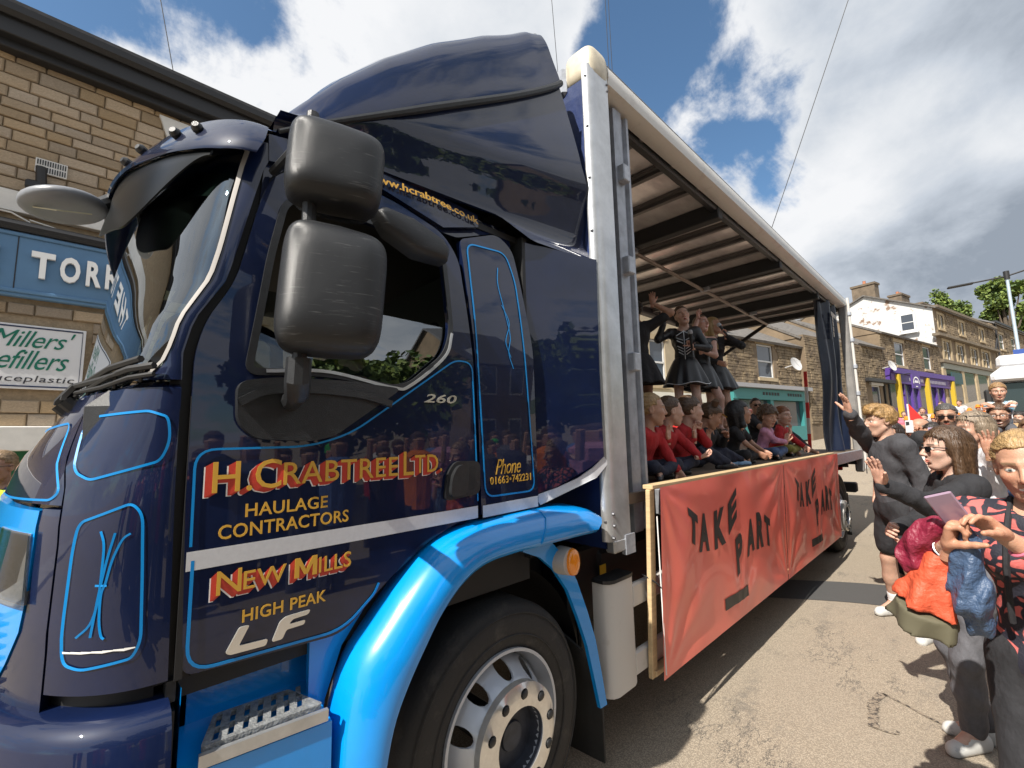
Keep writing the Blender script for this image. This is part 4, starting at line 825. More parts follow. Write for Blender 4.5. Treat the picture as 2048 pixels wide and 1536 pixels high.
# --- step well, mudguard, flap
st=MB(); st.bb((-1.085,.30,.40),(-.70,.34,1.07)); st.add([(-1.085,.165,1.05),(-1.085,.30,1.04),(-1.085,.30,.75),(-1.085,.165,.75)],[(0,1,2,3)])
st.loft([[Vector((-1.085,.125,.865)),Vector((-1.085,.125,.60)),Vector((-1.085,.32,.60)),Vector((-1.085,.32,.90))],[Vector((-.735,.10,.855)),Vector((-.735,.10,.60)),Vector((-.735,.32,.60)),Vector((-.735,.32,.90))]])
STEP=part('step_well',st,LBLUE,smooth=30)
st=MB(); plate(st,[fillet([(-1.045,.135),(-.755,.115),(-.80,.265),(-.99,.275)],.012)]+[[(x0,y0),(x0+.014,y0),(x0+.032,y0+.055),(x0+.018,y0+.055)] for r_,y0 in enumerate((.145,.205)) for x0 in [(-1.02+.034*i+.017*r_) for i in range(7)]],lambda a,b,d:Vector((a,b,.893-.02*(a+.9)+d)),.014); part('step_tread',st,M('worn step metal',(.30,.31,.31),rough=.5,metal=.5,var=.4,vs=60,bump=.4,bs=150),STEP,smooth=0)
st=MB(); st.beam((-1.05,.122,.885),(-.748,.10,.878),.014,.03); part('step_edge',st,ALU,STEP)
mi=[(-.725,.66),(-.712,.83),(-.668,.965),(-.585,1.065),(-.48,1.175),(-.37,1.262),(-.234,1.302),(-.026,1.318),(.25,1.32),(.476,1.305),(.60,1.255)]
mo=[(-.605,.66),(-.575,.79),(-.530,.885),(-.46,.99),(-.39,1.08),(-.30,1.155),(-.20,1.195),(-.06,1.206),(.145,1.205),(.35,1.203),(.49,1.20)]
MI=bez(mi,44); MO=bez(mo,44); secs=[]
for (a,b),(c,d) in zip(MI,MO):
    dx,dz=c-a,d-b; secs.append([Vector((a+.02,.24,b-.0)),Vector((a,.175,b)),Vector((a+dx*.10,.10,b+dz*.06)),Vector((a+dx*.32,.058,b+dz*.22)),Vector((a+dx*.62,.036,b+dz*.55)),Vector((a+dx*.95,.030,b+dz*.95)),Vector((c,.034,d)),Vector((c+.004,.046,d-.012)),Vector((c-dx*.04,.05,d-dz*.04)),Vector((a+dx*.4,.10,b+dz*.42)),Vector((a+dx*.3,.24,b+dz*.3))])
mg=MB(); mg.loft(secs); MUD=part('mudguard',mg,LBLUE,smooth=50)
mg=MB(); q=secs[len(secs)-10]; mg.tube([p+Vector((0,-.001,.001)) for p in q[1:7]],.004,5); part('mudguard_joint',mg,PIN,MUD)
sdp=MB(); plate(sdp,[dens([(-.73,.66),(-.71,.86),(-.66,1.0),(-.58,1.10),(-.47,1.22),(-.36,1.30),(-.1,1.33),(-.38,1.285),(-.545,1.18),(-.675,1.062),(-.76,1.06),(-.76,.66)],.06)],lambda a,b,d:Vector((a,.215+d,b)),.02); part('mudguard_inner',sdp,LBLUE,MUD)
rs=MB(); P=[(.07,1.165),(.18,1.12),(.27,1.05),(.36,.94),(.43,.80),(.49,.66),(.535,.50),(.575,.35)]; wd=[.10,.085,.075,.062,.056,.05,.042,.034]
V=[];F=[]
for i,((x,z),w_) in enumerate(zip(P,wd)):
    nx,nz=.8,.6
    if i>3: nx,nz=.94,.34
    for o,y in ((0,.12),(w_,.105),(w_,.125),(0,.14)): V.append((x+nx*o,y,z+nz*o))
rs.loft([V[4*i:4*i+4] for i in range(len(P))]); part('mudguard_stay',rs,LBLUE,MUD,smooth=25)
fp=MB(); fp.add([(.50,.16,.62),(.60,.13,.36),(.63,.15,.07),(.60,.50,.07),(.56,.50,.7)],[(0,1,2,3,4)]); part('mud_flap',fp,FLAP,solid=.012)
ind=MB(); ind.tube([(.315,.125,1.085),(.318,.06,1.085)],[.062,.058],16); il=part('side_indicator',ind,M('lamp base grey',(.42,.39,.36),rough=.6),smooth=40)
ind=MB(); ind.lathe([(.0,-.028),(.022,-.026),(.042,-.018),(.048,-.004),(.048,.004)],(.322,.056,1.085),'y',20); 
for i,v in enumerate(ind.v): ind.v[i]=(.322+(v[0]-.322)*.8,v[1],1.085+(v[2]-1.085)*1.25)
part('lens',ind,AMB,il,smooth=60)
# --- near side door mirrors
def mirror(c,s,flat=2.6):
    mb=MB()
    def f(u,v):
        a=2*PI*u; b=-PI/2+PI*v; cb=math.copysign(abs(math.cos(b))**.50,math.cos(b)); sb=math.copysign(abs(math.sin(b))**.50,math.sin(b))
        ca=math.copysign(abs(math.cos(a))**.36,math.cos(a)); sa=math.copysign(abs(math.sin(a))**.36,math.sin(a))
        # local: lx across the housing, ly depth (front bulges), lz up
        rxy=cb; k=1-.06*max(0,ca*rxy)
        lx=ca*rxy*s[0]; lz=sa*rxy*s[2]*k; ly=sb*s[1]
        if sb>0: ly*=.45
        return c+MROT@Vector((lx,ly,lz))
    mb.grid(f,40,20,wrapu=True); return mb
MROT=Matrix.Rotation(R(-20),3,'Z')@Matrix.Rotation(R(4),3,'Y')
MIR=part('mirror_housing',mirror(Vector((-.835,-.075,2.04)),(.132,.110,.176)),SCRATCH,smooth=60)
MI2=part('mirror_housing',mirror(Vector((-.835,-.075,2.39)),(.125,.100,.115)),SCRATCH,smooth=60)
for c,sx,sz,par in ((Vector((-.835,-.075,2.05)),.118,.165,MIR),(Vector((-.835,-.075,2.385)),.110,.105,MI2)):
    mb=MB(); q=[c+MROT@Vector((sx*math.copysign(abs(math.cos(a))**.45,math.cos(a)),.056,sz*math.copysign(abs(math.sin(a))**.45,math.sin(a)))) for a in np.linspace(0,2*PI,33)[:-1]]; mb.add(q,[tuple(range(32))]); part('mirror_glass',mb,M('mirror silver',(.9,.9,.9),rough=.02,metal=1),par,smooth=0)
ma=MB(); ma.tube([(-.90,-.07,2.53),(-.90,-.07,2.515),(-.90,-.065,2.25),(-.905,-.06,2.0),(-.91,-.055,1.84)],.018,10); ma.tube([(-.91,-.055,1.86),(-.91,-.05,1.80),(-.90,-.02,1.775),(-.88,.06,1.765),(-.86,.15,1.765)],[.03,.032,.032,.028,.03],10); ma.tube([(-.90,-.07,2.50),(-.90,-.07,2.545)],[.02,.016],10); ma.tube([(-.90,-.05,2.50),(-.92,.2,2.49)],.014,8); part('mirror_arm',ma,BLACKP)
# front-view mirror on its arm from the far end of the visor, and an added dark plate under the visor
fm=MB()
def fmf(u,v):
    a=2*PI*u; b=-PI/2+PI*v; cb=abs(math.cos(b))**.6; sb=math.copysign(abs(math.sin(b))**.8,math.sin(b))
    p=Vector((math.cos(a)*cb*.135,math.sin(a)*cb*.17,sb*.036+.02*math.cos(a)*cb)); return Vector((-1.405,1.30,2.645))+p
fm.grid(fmf,28,12,wrapu=True); FMO=part('front_mirror',fm,M('grey mirror shell',(.20,.21,.23),rough=.38,var=.1),smooth=60)
fm=MB(); fm.tube([(-1.33,1.30,2.66),(-1.25,1.33,2.73),(-1.14,1.35,2.79)],[.03,.042,.04],10); part('mirror_arm',fm,BLACKP,FMO)
fm=MB(); fm.tube([(-1.49,1.27,2.60),(-1.42,1.18,2.575),(-1.32,1.2,2.60)],.003,4); fm.bb((-1.44,1.25,2.683),(-1.36,1.32,2.69)); part('mirror_trim',fm,M('pale seal',(.5,.48,.36),rough=.6),FMO)
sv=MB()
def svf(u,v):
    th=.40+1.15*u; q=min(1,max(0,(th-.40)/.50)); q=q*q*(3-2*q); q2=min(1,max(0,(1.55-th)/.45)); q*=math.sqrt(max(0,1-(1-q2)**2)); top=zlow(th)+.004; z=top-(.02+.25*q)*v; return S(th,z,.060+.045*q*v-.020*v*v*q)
sv.grid(svf,60,14); part('dark_plate',sv,M('near black plate',(.005,.006,.007),rough=.3,spec=.15),vis,solid=.005,smooth=60)  # curved dark plate added to fill the black shape below the visor
# --- wheels
def wheel(cx,y,zc,name='wheel',far=False):
    t=MB(); t.lathe([(.292,.03),(.300,.004),(.325,-.010),(.37,-.016),(.42,-.014),(.455,-.002),(.474,.02),(.482,.05),(.483,.26),(.46,.29),(.30,.28)],(cx,y,zc),'y',72); 
    for rr_ in (.355,.44): t.lathe([(rr_-.004,-.0165),(rr_,-.020),(rr_+.004,-.0165)],(cx,y,zc),'y',72)
    ty=part('tyre',t,RUB,smooth=50)
    r=MB(); r.lathe([(.302,.004),(.303,-.012),(.290,-.012),(.286,.02),(.272,.05),(.268,.14),(.262,.20)],(cx,y,zc),'y',64); rim=part('rim',r,SILP,ty,smooth=50)
    d=MB(); circ=lambda r0,n:[(r0*math.cos(2*PI*i/n),r0*math.sin(2*PI*i/n)) for i in range(n)]
    holes=[]
    for i in range(10):
        a=2*PI*(i+.5)/10; c=(.232*math.cos(a),.232*math.sin(a)); holes.append([(c[0]+.030*math.cos(b)*math.cos(a)-.033*math.sin(b)*math.sin(a),c[1]+.030*math.cos(b)*math.sin(a)+.033*math.sin(b)*math.cos(a)) for b in np.linspace(0,2*PI,15)[:-1]])
    dep=lambda r0: lerp(r0,[.10,.185,.20,.268],[-.075,-.075,-.055,.07])
    plate(d,[circ(.268,64),circ(.12,32)]+holes,lambda a,b,dd:Vector((cx+a,y+dep(math.hypot(a,b))+dd,zc+b)),.012,.022); part('wheel_disc',d,SILP,ty,smooth=40)
    nr=MB(); nh=[[(.1675*math.cos(2*PI*i/10+.2)+.020*math.cos(b),.1675*math.sin(2*PI*i/10+.2)+.020*math.sin(b)) for b in np.linspace(0,2*PI,15)[:-1]] for i in range(10)]
    plate(nr,[circ(.204,60),circ(.122,40)]+nh,lambda a,b,dd:Vector((cx+a,y-.098+.012*max(0,(math.hypot(a,b)-.19)/.014)+dd,zc+b)),.03,0); part('nut_ring',nr,NUTR,ty,smooth=30)
    for i in range(10):
        a=2*PI*i/10+.2; n=MB(); n.tube([(cx+.1675*math.cos(a),y-.07,zc+.1675*math.sin(a)),(cx+.1675*math.cos(a),y-.103,zc+.1675*math.sin(a)),(cx+.1675*math.cos(a),y-.107,zc+.1675*math.sin(a))],[.0165,.0155,.010],10); part('wheel_nut',n,BLACKP,ty,smooth=40)
    h=MB(); h.lathe([(0,-.045),(.05,-.045),(.055,-.035),(.11,-.03),(.118,-.03),(.121,-.095)],(cx,y,zc),'y',40); part('hub',h,M('hub dark paint',(.035,.04,.055),rough=.5,var=.4,vs=20),ty,smooth=40)
    return ty
wheel(0,.175,.478); wheel(6.36,.175,.478)
for cx in (0,6.36):
    t=MB(); t.lathe([(.3,-.28),(.45,-.29),(.48,-.26),(.48,-.03),(.45,0),(.3,0),(.1,-.02)],(cx,2.5,.478),'y',40); part('tyre',t,RUB)
ax=MB(); ax.tube([(0,.3,.46),(0,2.4,.46)],.07,10); ax.tube([(6.36,.3,.48),(6.36,2.4,.48)],.09,10); ax.lathe([(.02,-.2),(.2,-.1),(.2,.1),(.02,.2)],(6.36,1.35,.48),'y',20)
for y in (.85,1.8): ax.bb((-1.0,y-.04,.72),(8.1,y+.04,.98))
ax.bb((.55,.6,.55),(1.0,2.1,1.05)); part('chassis',ax,BLK)
bx=MB(); bx.bb((.70,.35,.60),(1.02,.6,1.02),.02); bx.bb((.9,.33,.66),(1.55,.75,.99),.03); bx.bb((.66,.36,.40),(.80,.5,.86),.015); bx.tube([(.70,.35,.8),(.70,.33,.55),(.72,.35,.45)],.012,6); part('battery_box',bx,BLACKP)
yl=MB(); yl.bb((.905,.325,.845),(.965,.328,.90)); part('warning_label',yl,M('yellow label',(.75,.45,.03),rough=.5))
for x in (1.8,2.9,4.2): b_=MB(); b_.bb((x,.4,.55),(x+.7,.9,1.0),.03); part('underbody_tank',b_,BLK)
inn=MB(); inn.grid(lambda u,v:Vector((.62*math.cos(.15+2.7*u)*.98-.02,.25+.5*v,.478+.62*math.sin(.15+2.7*u))),24,2); part('wheel_arch_liner',inn,BLK)
pl2=MB(); pl2.bb((.54,.235,1.165),(.66,.24,1.20)); part('maker_plate',pl2,ALUG)
# ================================================================== LOAD BODY
DK=1.316; XB=.70; XE=8.15; YN=.082; YF=2.56; ZR=3.90
bh=MB(); bh.bb((XB,.125,1.06),(XB+.05,YF-.06,3.74)); part('bulkhead',bh,NAVYB)
def post(x0,x1,y,zb,zt,name,mat,r=.05):
    q=[(x0,y+.055),(x0,y+.045),(x0+.012,y+.018),(x0+.04,y+.003),(x0+.075,y),(x1-.01,y),(x1,y+.01),(x1,y+.12)]
    mb=MB(); mb.loft([[Vector((a,b,z)) for a,b in q] for z in np.linspace(zb,zt,3)]); return part(name,mb,mat,smooth=40)
fp_=post(.672,.868,YN,1.10,3.80,'corner_post',ALU)
for z in np.linspace(1.2,3.72,9):
    for x,y in ((.678,YN+.035),): 
        rv=MB(); rv.tube([(x+.004,y+.004,z),(x-.004,y-.006,z)],[.010,.006],8); part('rivet',rv,M('rivet head',(.12,.12,.13),rough=.4,metal=.6),fp_)
for x,z in ((.85,3.74),(.853,3.70),(.70,1.12),(.71,1.18),(.705,1.24)):
    rv=MB(); rv.tube([(x,YN+.004,z),(x,YN-.006,z)],[.010,.006],8); part('rivet',rv,MATS['rivet head'],fp_)
pf=MB(); pf.bb((.70,YN-.002,1.04),(.89,YN+.06,1.11),.01); pf.mi=1; pf.bb((.80,YN-.006,1.02),(.89,YN+.02,1.12)); part('post_foot',pf,[ALU,ALUG],fp_)
p2=MB(); q=[(1.02,.16),(1.165,.16),(1.165,.30),(1.13,.30),(1.13,.19),(1.02,.19)]
q=[(1.015,.15),(1.03,.145),(1.10,.145),(1.10,.17),(1.155,.17),(1.16,.145),(1.185,.145),(1.185,.26),(1.015,.26)]
p2.loft([[Vector((a,b,z)) for a,b in q] for z in (1.09,3.72)]); sp_=part('inner_post',p2,ALUG,smooth=25)
for z in (2.02,2.62,3.22):
    k=MB(); k.bb((1.03,.10,z),(1.10,.15,z+.11),.006); part('post_bracket',k,ALUG,sp_)
cc=MB()
def capf(u,v):
    a=2*PI*u; b=PI*(v-.5); e=lambda t,p: math.copysign(abs(t)**p,t)
    return Vector((.785+.105*e(math.cos(a),.5)*e(math.cos(b),.5),.178+.105*e(math.sin(a),.5)*e(math.cos(b),.5),3.835+.115*e(math.sin(b),.6)))
cc.grid(capf,36,18,wrapu=True); part('corner_cap',cc,CREAM,smooth=60)
ft=MB(); ft.bb((XB-.025,YN+.18,3.70),(XB+.05,YF-.2,3.89),.02); part('front_top_rail',ft,ALUG)
# cant rail: curved top, pale face and dark lip
crs=lambda x:[Vector((x,YN+.005,3.765)),Vector((x,YN-.004,3.80)),Vector((x,YN,3.86)),Vector((x,YN+.02,3.90)),Vector((x,YN+.06,3.925)),Vector((x,YN+.12,3.93)),Vector((x,YN+.12,3.74)),Vector((x,YN+.05,3.745))]
c_=MB(); c_.loft([crs(x) for x in np.linspace(.87,XE,20)]); part('cant_rail',c_,WHT if False else M('cant rail silver',(.62,.60,.56),rough=.42,metal=.3,var=.2,vs=7,col2=(.4,.36,.3),thr=(.55,.9)),smooth=45)
c_=MB(); c_.tube([(.88,YN+.028,3.905),(XE,YN+.028,3.905)],.012,6); part('rail_gutter',c_,ALUG)
c_=MB(); c_.bb((1.0,YN+.13,3.70),(XE,YN+.19,3.80),.01); part('curtain_track',c_,BLACKP)
c_=MB(); c_.bb((.8,YF-.14,3.68),(XE,YF,3.92),.02); part('cant_rail',c_,M('dark rail',(.05,.05,.055),rough=.5))
RF=M('roof sheet underside',(.80,.74,.72),rough=.27,metal=.45,var=.25,vs=1.6,bump=.35,bs=2.2,stretch=(1,2.5,1))
nb=15; xb=np.linspace(1.0,XE-.05,nb+1)
for i in range(nb):
    r_=MB(); r_.grid(lambda u,v:Vector((xb[i]+.006+(xb[i+1]-xb[i]-.012)*u,YN+.1+(YF-YN-.2)*v,3.795+.012*math.sin(PI*v)*math.sin(PI*u)+.005*math.sin(9*v+i))),6,10); part('roof_panel',r_,RF,smooth=60)
rt=MB(); rt.bb((.75,YN+.11,3.915),(XE,YF-.1,3.925)); part('roof_skin',rt,WHT)
for i in range(1,nb):
    b_=MB(); big=i%4==0
    if big: b_.bb((xb[i]-.05,YN+.12,3.63),(xb[i]+.05,YF-.1,3.79),.008)
    else:
        b_.bb((xb[i]-.055,YN+.12,3.765),(xb[i]+.055,YF-.1,3.793)); b_.bb((xb[i]-.022,YN+.12,3.735),(xb[i]+.022,YF-.1,3.77))
    part('roof_bow',b_,BLK if big else M('roof bow grey',(.13,.12,.115),rough=.45,metal=.4),smooth=0)
b_=MB(); b_.tube([(2.6,1.12,3.60),(7.7,1.22,3.60)],.022,8); part('load_pole',b_,M('dull steel',(.25,.2,.17),rough=.45,metal=.7,var=.3,vs=14))
for x in (xb[4],xb[8],xb[12]): b_=MB(); b_.bb((x-.03,1.08,3.58),(x+.03,1.2,3.68),.005); part('pole_bracket',b_,ALUG)
b_=MB(); b_.tube([(7.7,1.24,3.60),(7.6,1.5,3.42),(7.45,1.95,3.10)],[.03,.035,.028],8); part('strap',b_,BLK)
dk=MB(); dk.bb((.75,.12,1.26),(XE,2.52,DK)); part('deck_floor',dk,M('deck boards',(.14,.10,.07),rough=.75,var=.35,vs=5,stretch=(.3,8,1)))
dk=MB(); dk.bb((1.2,.085,1.17),(XE,.12,DK+.004),.006); dk.bb((1.2,2.52,1.17),(XE,2.555,DK+.004),.006); part('side_rave',dk,M('galvanised rave',(.30,.31,.33),rough=.5,metal=.5,var=.3,vs=25))
xm=MB()
for x in np.linspace(1.2,7.9,10): xm.bb((x,.15,1.08),(x+.06,2.5,1.24))
part('cross_member',xm,BLK)
for y,nm in ((YN,0),(YF-.12,1)):
    rp_=MB(); rp_.bb((8.05,y,.95),(8.17,y+.12,3.88),.02); part('rear_post',rp_,M('rear post grey',(.20,.19,.18),rough=.5,var=.2))
    rp_=MB(); rp_.tube([(8.18,y-.012,1.0),(8.18,y-.012,3.92)],.022,8); part('door_bar',rp_,WHT)
    for z in np.linspace(1.3,3.6,6): k=MB(); k.bb((8.145,y-.045,z),(8.215,y+.02,z+.07),.006); part('door_hinge',k,ALUG)
rh=MB(); rh.bb((8.05,YN+.12,3.70),(8.17,YF-.12,3.92)); part('rear_header',rh,BLK)
for s in (0,1):
    dr=MB(); dr.bb((8.18,YN-.035-s*0+s*2.52,1.0),(9.3,YN-.005+s*2.52,3.85)) if False else dr.bb((8.2,.075+s*2.46,1.05),(8.24,.10+s*2.46,3.85)); part('rear_door_edge',dr,M('maroon door edge',(.20,.07,.07),rough=.5))
# gathered curtain at the back corner
ct=MB()
def curt(u,v):
    x=7.02+1.02*u+ .30*(1-u)*max(0,(.5-abs(v-.55)))*0; z=1.335+2.40*(1-v)
    lft=.10*math.sin(v*3.2)*(1-u); 
    return Vector((6.95+1.08*u+.10*(1-u)*math.sin(v*PI*.9)-.15*v*v*(1-u),.27+.055*math.sin(u*15+1.1*math.sin(v*2.6))+.03*math.sin(u*33+v*2.0)+.03*math.sin(v*9+u*4)*v,z))
ct.grid(curt,70,34); CUR=part('side_curtain',ct,M('navy tarpaulin',(.005,.010,.028),rough=.35,coat=.2,bump=.25,bs=9),smooth=70,solid=.006)
rt_=MB()
for k in range(5): rt_.box((7.28+.07*k,.165,3.50-.004*k),(.055,.006,.07))
for k in range(4): rt_.box((7.27-.012*k,.155,3.42-.09*k),(.05,.006,.075))
part('reflective_patch',rt_,M('worn reflective tape',(.45,.40,.34),rough=.5),CUR)
# side guard, rear mudguard and flap
sg=MB(); sg.loft([[Vector((.655+a,b,z)) for a,b in ((0,.20),(0,.135),(.02,.11),(.05,.098),(.20,.098),(.235,.11),(.235,.20))] for z in (.355,.375,.895)]); SG=part('side_guard',sg,WHT,smooth=40)
sg=MB(); sg.loft([[Vector((.650+a,b,z)) for a,b in ((0,.20),(0,.13),(.02,.105),(.05,.093),(.20,.093),(.24,.105),(.24,.20))] for z in (.895,.912)]); part('guard_cap',sg,BLACKP,SG)
for z in (.44,.78): sg=MB(); sg.bb((.88,.105,z-.055),(5.4,.14,z+.065),.01); part('guard_rail',sg,WHT,SG)
rm_=MB(); rm_.grid(lambda u,v:Vector((6.36-.56*math.cos(PI*u*.94),.15+.42*v,.478+.56*math.sin(PI*u*.94))),24,2); part('rear_mudguard',rm_,M('worn grey mudguard',(.16,.15,.14),rough=.6,var=.3,vs=12),solid=.012)
rm_=MB(); rm_.bb((6.93,.15,.12),(6.945,.60,.72)); part('mud_flap',rm_,FLAP)
tl=MB(); tl.bb((7.95,.2,.62),(8.12,2.4,.78),.02); part('under_run_bar',tl,BLK)
tl=MB(); tl.bb((7.6,.3,1.0),(7.66,.52,1.10),.01); part('tail_lamp',tl,M('red lens',(.55,.01,.01),rough=.2,coat=.6))
# ================================================================== BANNER BOARD hung on the side
BAN=thing('banner','long red TAKE PART banner stretched on a pine frame along the lorry side','banner',(3.3,0,0))
BX,BL,BZ,BH=1.016,2.292,1.352,1.011
byz=lambda z: .044*(BZ-z)/BH
RED=M('red vinyl',(.84,.165,.12),rough=.33,var=.10,vs=2.5,coat=.25,col2=(.86,.21,.13),thr=(.5,.8))
PINE=M('pine batten',(.52,.38,.21),rough=.6,var=.2,vs=6,stretch=(1,1,9))
INK=M('black print',(.020,.018,.016),rough=.45,var=.3,vs=9)
def wr(s,h):   # wrinkles pulled from the fixings
    d=0
    for (a,b,n,f,ph) in ((0,0,.010,13,0),(0,BH,.013,11,1.0),(BL,0,.011,15,.5),(BL,BH,.014,13,2.0),(BL*.5,BH,.006,9,.7)):
        rx,rz=s-a,h-b; r_=math.hypot(rx,rz); ang=math.atan2(rz,rx); d+=.42*n*math.sin(ang*f+ph)*math.exp(-r_*1.15)*min(1,r_*6)
    d+=.004*math.sin(s*4+h*2.5)+.0025*math.sin(s*11-h*5)
    e=min(s,BL-s,h,BH-h); return d*min(1,e*9+.12)
for k in range(2):
    x0=BX+k*BL
    bp3=lambda s,h,d,x0=x0:Vector((x0+.006+s*(BL-.012)/BL,byz(BZ-h)-.010-max(0,wr(s+k*.0,h)+.006)-d,BZ-h))
    m=MB(); m.grid(lambda u,v:bp3(u*BL,v*BH*(1 if k==0 or u<.93 else 1),0),110,50); SH=m.build('banner_sheet',RED,BAN,smooth=70)
    Ls=[('T',.318,.458,.150,.400,.50),('A',.478,.640,.205,.455,.12),('K',.718,.900,.205,.468,-.10),('E',.965,1.130,.110,.405,-.62),('P',1.085,1.215,.415,.715,-.42),('A',1.300,1.455,.345,.625,-.22),('R',1.500,1.660,.330,.610,.02),('T',1.700,1.850,.375,.650,.38)]
    for i,(ch,a0,a1,h0,h1,ks) in enumerate(Ls):
        q=MB(); V,F,x0_,x1_,y0_,y1_=text2d(ch,.055,0)
        bm=bmesh.new(); vs__=[bm.verts.new((x,y,0)) for x,y in V]
        for f in F:
            try: bm.faces.new([vs__[t_] for t_ in f])
            except ValueError: pass
        bmesh.ops.triangulate(bm,faces=bm.faces)
        for _ in range(2): bmesh.ops.subdivide_edges(bm,edges=[e for e in bm.edges if e.calc_length()>.10],cuts=1)
        bmesh.ops.triangulate(bm,faces=bm.faces); bm.verts.index_update(); V=[(v.co.x,v.co.y) for v in bm.verts]; F=[[v.index for v in f.verts] for f in bm.faces]; bm.free()
        hh=(h1-h0)-abs(ks)*(a1-a0)*.8
        def mp(a,b):
            u=(a-x0_)/(x1_-x0_)-.5; v_=(b-y0_)/(y1_-y0_)-.5; X=u*(a1-a0)
            return ((a0+a1)/2+X+.03*ks*v_*0,(h0+h1)/2-v_*hh+ks*X)
        q.add([bp3(*mp(*p),.004) for p in V],F); q.build('printed_letter',INK,SH,smooth=0)
    q=MB(); q.grid(lambda u,v:bp3(.865+.42*u,.815+.075*v,.004),12,4); q.build('printed_bar',INK,SH,smooth=0)
fr=MB(); X1=BX+2*BL
for (a,b) in (((BX-.01,.052,BZ-.002),(X1,.052,BZ-.002)),): fr.beam(a,b,.062,.024,.003)
FRT=fr.build('frame_batten',PINE,BAN)
for a,b,w_ in (((BX+.002,.045,BZ-.014),(BX+.002,.045+.044,BZ-BH),.05),((BX+BL,.05,BZ-.014),(BX+BL,.09,BZ-BH),.05),((X1-.02,.05,BZ-.014),(X1-.02,.09,BZ-BH),.05)):
    fr=MB(); fr.beam(a,b,.055,.026,.003); fr.build('frame_batten',PINE,BAN)
fr=MB(); fr.beam((BX,.092,BZ-BH+.02),(X1,.092,BZ-BH+.02),.05,.03,.003); fr.build('frame_batten',PINE,BAN)
fr=MB(); fr.bb((BX+.012,.014,BZ-BH+.03),(BX+.016,.02,BZ-.16)); fr.build('sheet_edge',M('white sheet edge',(.7,.68,.66)),BAN)
fr=MB(); fr.tube([(.98,.10,.88),(1.01,.03,.84),(1.04,.01,.80)],.004,5); fr.build('tie_wire',BLK,BAN)
# ================================================================== PEOPLE (signed-distance bodies, meshed with surface nets)
A_=lambda *x: np.array(x,float)
def cap(P,a,b,ra,rb):
    a=np.asarray(a,float); ba=np.asarray(b,float)-a; t=np.clip(((P-a)@ba)/(ba@ba+1e-9),0,1); q=P-a-t[:,None]*ba
    return np.sqrt((q*q).sum(1))-(ra+(rb-ra)*t)
def ell(P,c,r,Rm=None):
    q=P-np.asarray(c,float)
    if Rm is not None: q=q@Rm
    r=np.asarray(r,float); q=q/r; k0=np.sqrt((q*q).sum(1)); q=q/r; k1=np.sqrt((q*q).sum(1))+1e-9; return k0*(k0-1)/k1
def smn(a,b,k): h=np.clip(.5+.5*(b-a)/k,0,1); return b+(a-b)*h-k*h*(1-h)
def smx(a,b,k): return -smn(-a,-b,k)
def snet(f,lo,hi,h):
    lo=np.asarray(lo,float); n=np.ceil((np.asarray(hi)-lo)/h).astype(int)+1
    X=[lo[i]+h*np.arange(n[i]) for i in range(3)]; G=np.stack(np.meshgrid(*X,indexing='ij'),-1).reshape(-1,3)
    D=f(G).reshape(n); s=D<0
    c=np.zeros(n-1,int); 
    for i in (0,1):
        for j in (0,1):
            for k in (0,1): c+=s[i:n[0]-1+i,j:n[1]-1+j,k:n[2]-1+k]
    act=(c>0)&(c<8); idx=-np.ones(n-1,int); ii=np.argwhere(act); idx[act]=np.arange(len(ii))
    acc=np.zeros((len(ii),3)); cnt=np.zeros(len(ii))
    for ax in range(3):
        o=[0,0,0]
        for p in (0,1):
            for q in (0,1):
                a=ii.copy(); oth=[i for i in range(3) if i!=ax]; a[:,oth[0]]+=p; a[:,oth[1]]+=q; b=a.copy(); b[:,ax]+=1
                da=D[tuple(a.T)]; db=D[tuple(b.T)]; m=(da<0)!=(db<0); t=np.where(m,da/(da-db+1e-12),0)
                pt=a-ii; pt=pt.astype(float); pt[:,ax]+=t; acc[m]+=pt[m]; cnt[m]+=1
    V=lo+(ii+acc/np.maximum(cnt,1)[:,None])*h; F=[]
    for ax in range(3):
        o1,o2=[(1,2),(2,0),(0,1)][ax]
        sl=[slice(1,n[i]-1) for i in range(3)]; sl[ax]=slice(0,n[ax]-1); sh=list(sl); sh[ax]=slice(1,n[ax])
        A=s[tuple(sl)]; B=s[tuple(sh)]; e=np.argwhere(A!=B)
        if len(e)==0: continue
        base=e.copy(); 
        for i in range(3):
            if i!=ax: base[:,i]+=1
        fl=A[tuple(e.T)]
        def g(d1,d2):
            q=base.copy(); q[:,o1]-=d1; q[:,o2]-=d2; return idx[tuple(q.T)]
        Q=np.stack([g(1,1),g(0,1),g(0,0),g(1,0)],1); Q[~fl]=Q[~fl][:,::-1]; F.append(Q)
    F=np.concatenate(F) if F else np.zeros((0,4),int); F=F[(F>=0).all(1)]
    return V,F
def mesh_np(name,V,F,mats,cols=None,smooth=True):
    me=bpy.data.meshes.new(name); V=np.asarray(V,np.float32); F=np.asarray(F,np.int32)
    me.vertices.add(len(V)); me.vertices.foreach_set('co',V.ravel()); me.loops.add(F.size); me.loops.foreach_set('vertex_index',F.ravel()); me.polygons.add(len(F)); me.polygons.foreach_set('loop_start',np.arange(0,F.size,4,dtype=np.int32))
    me.update(calc_edges=True); me.validate()
    if smooth: me.polygons.foreach_set('use_smooth',np.ones(len(F),bool))
    if cols is not None:
        ca=me.color_attributes.new('Col','FLOAT_COLOR','POINT'); c4=np.ones((len(V),4),np.float32); c4[:,:3]=cols; ca.data.foreach_set('color',c4.ravel())
    for m in (mats if isinstance(mats,list) else [mats]): me.materials.append(m)
    return me
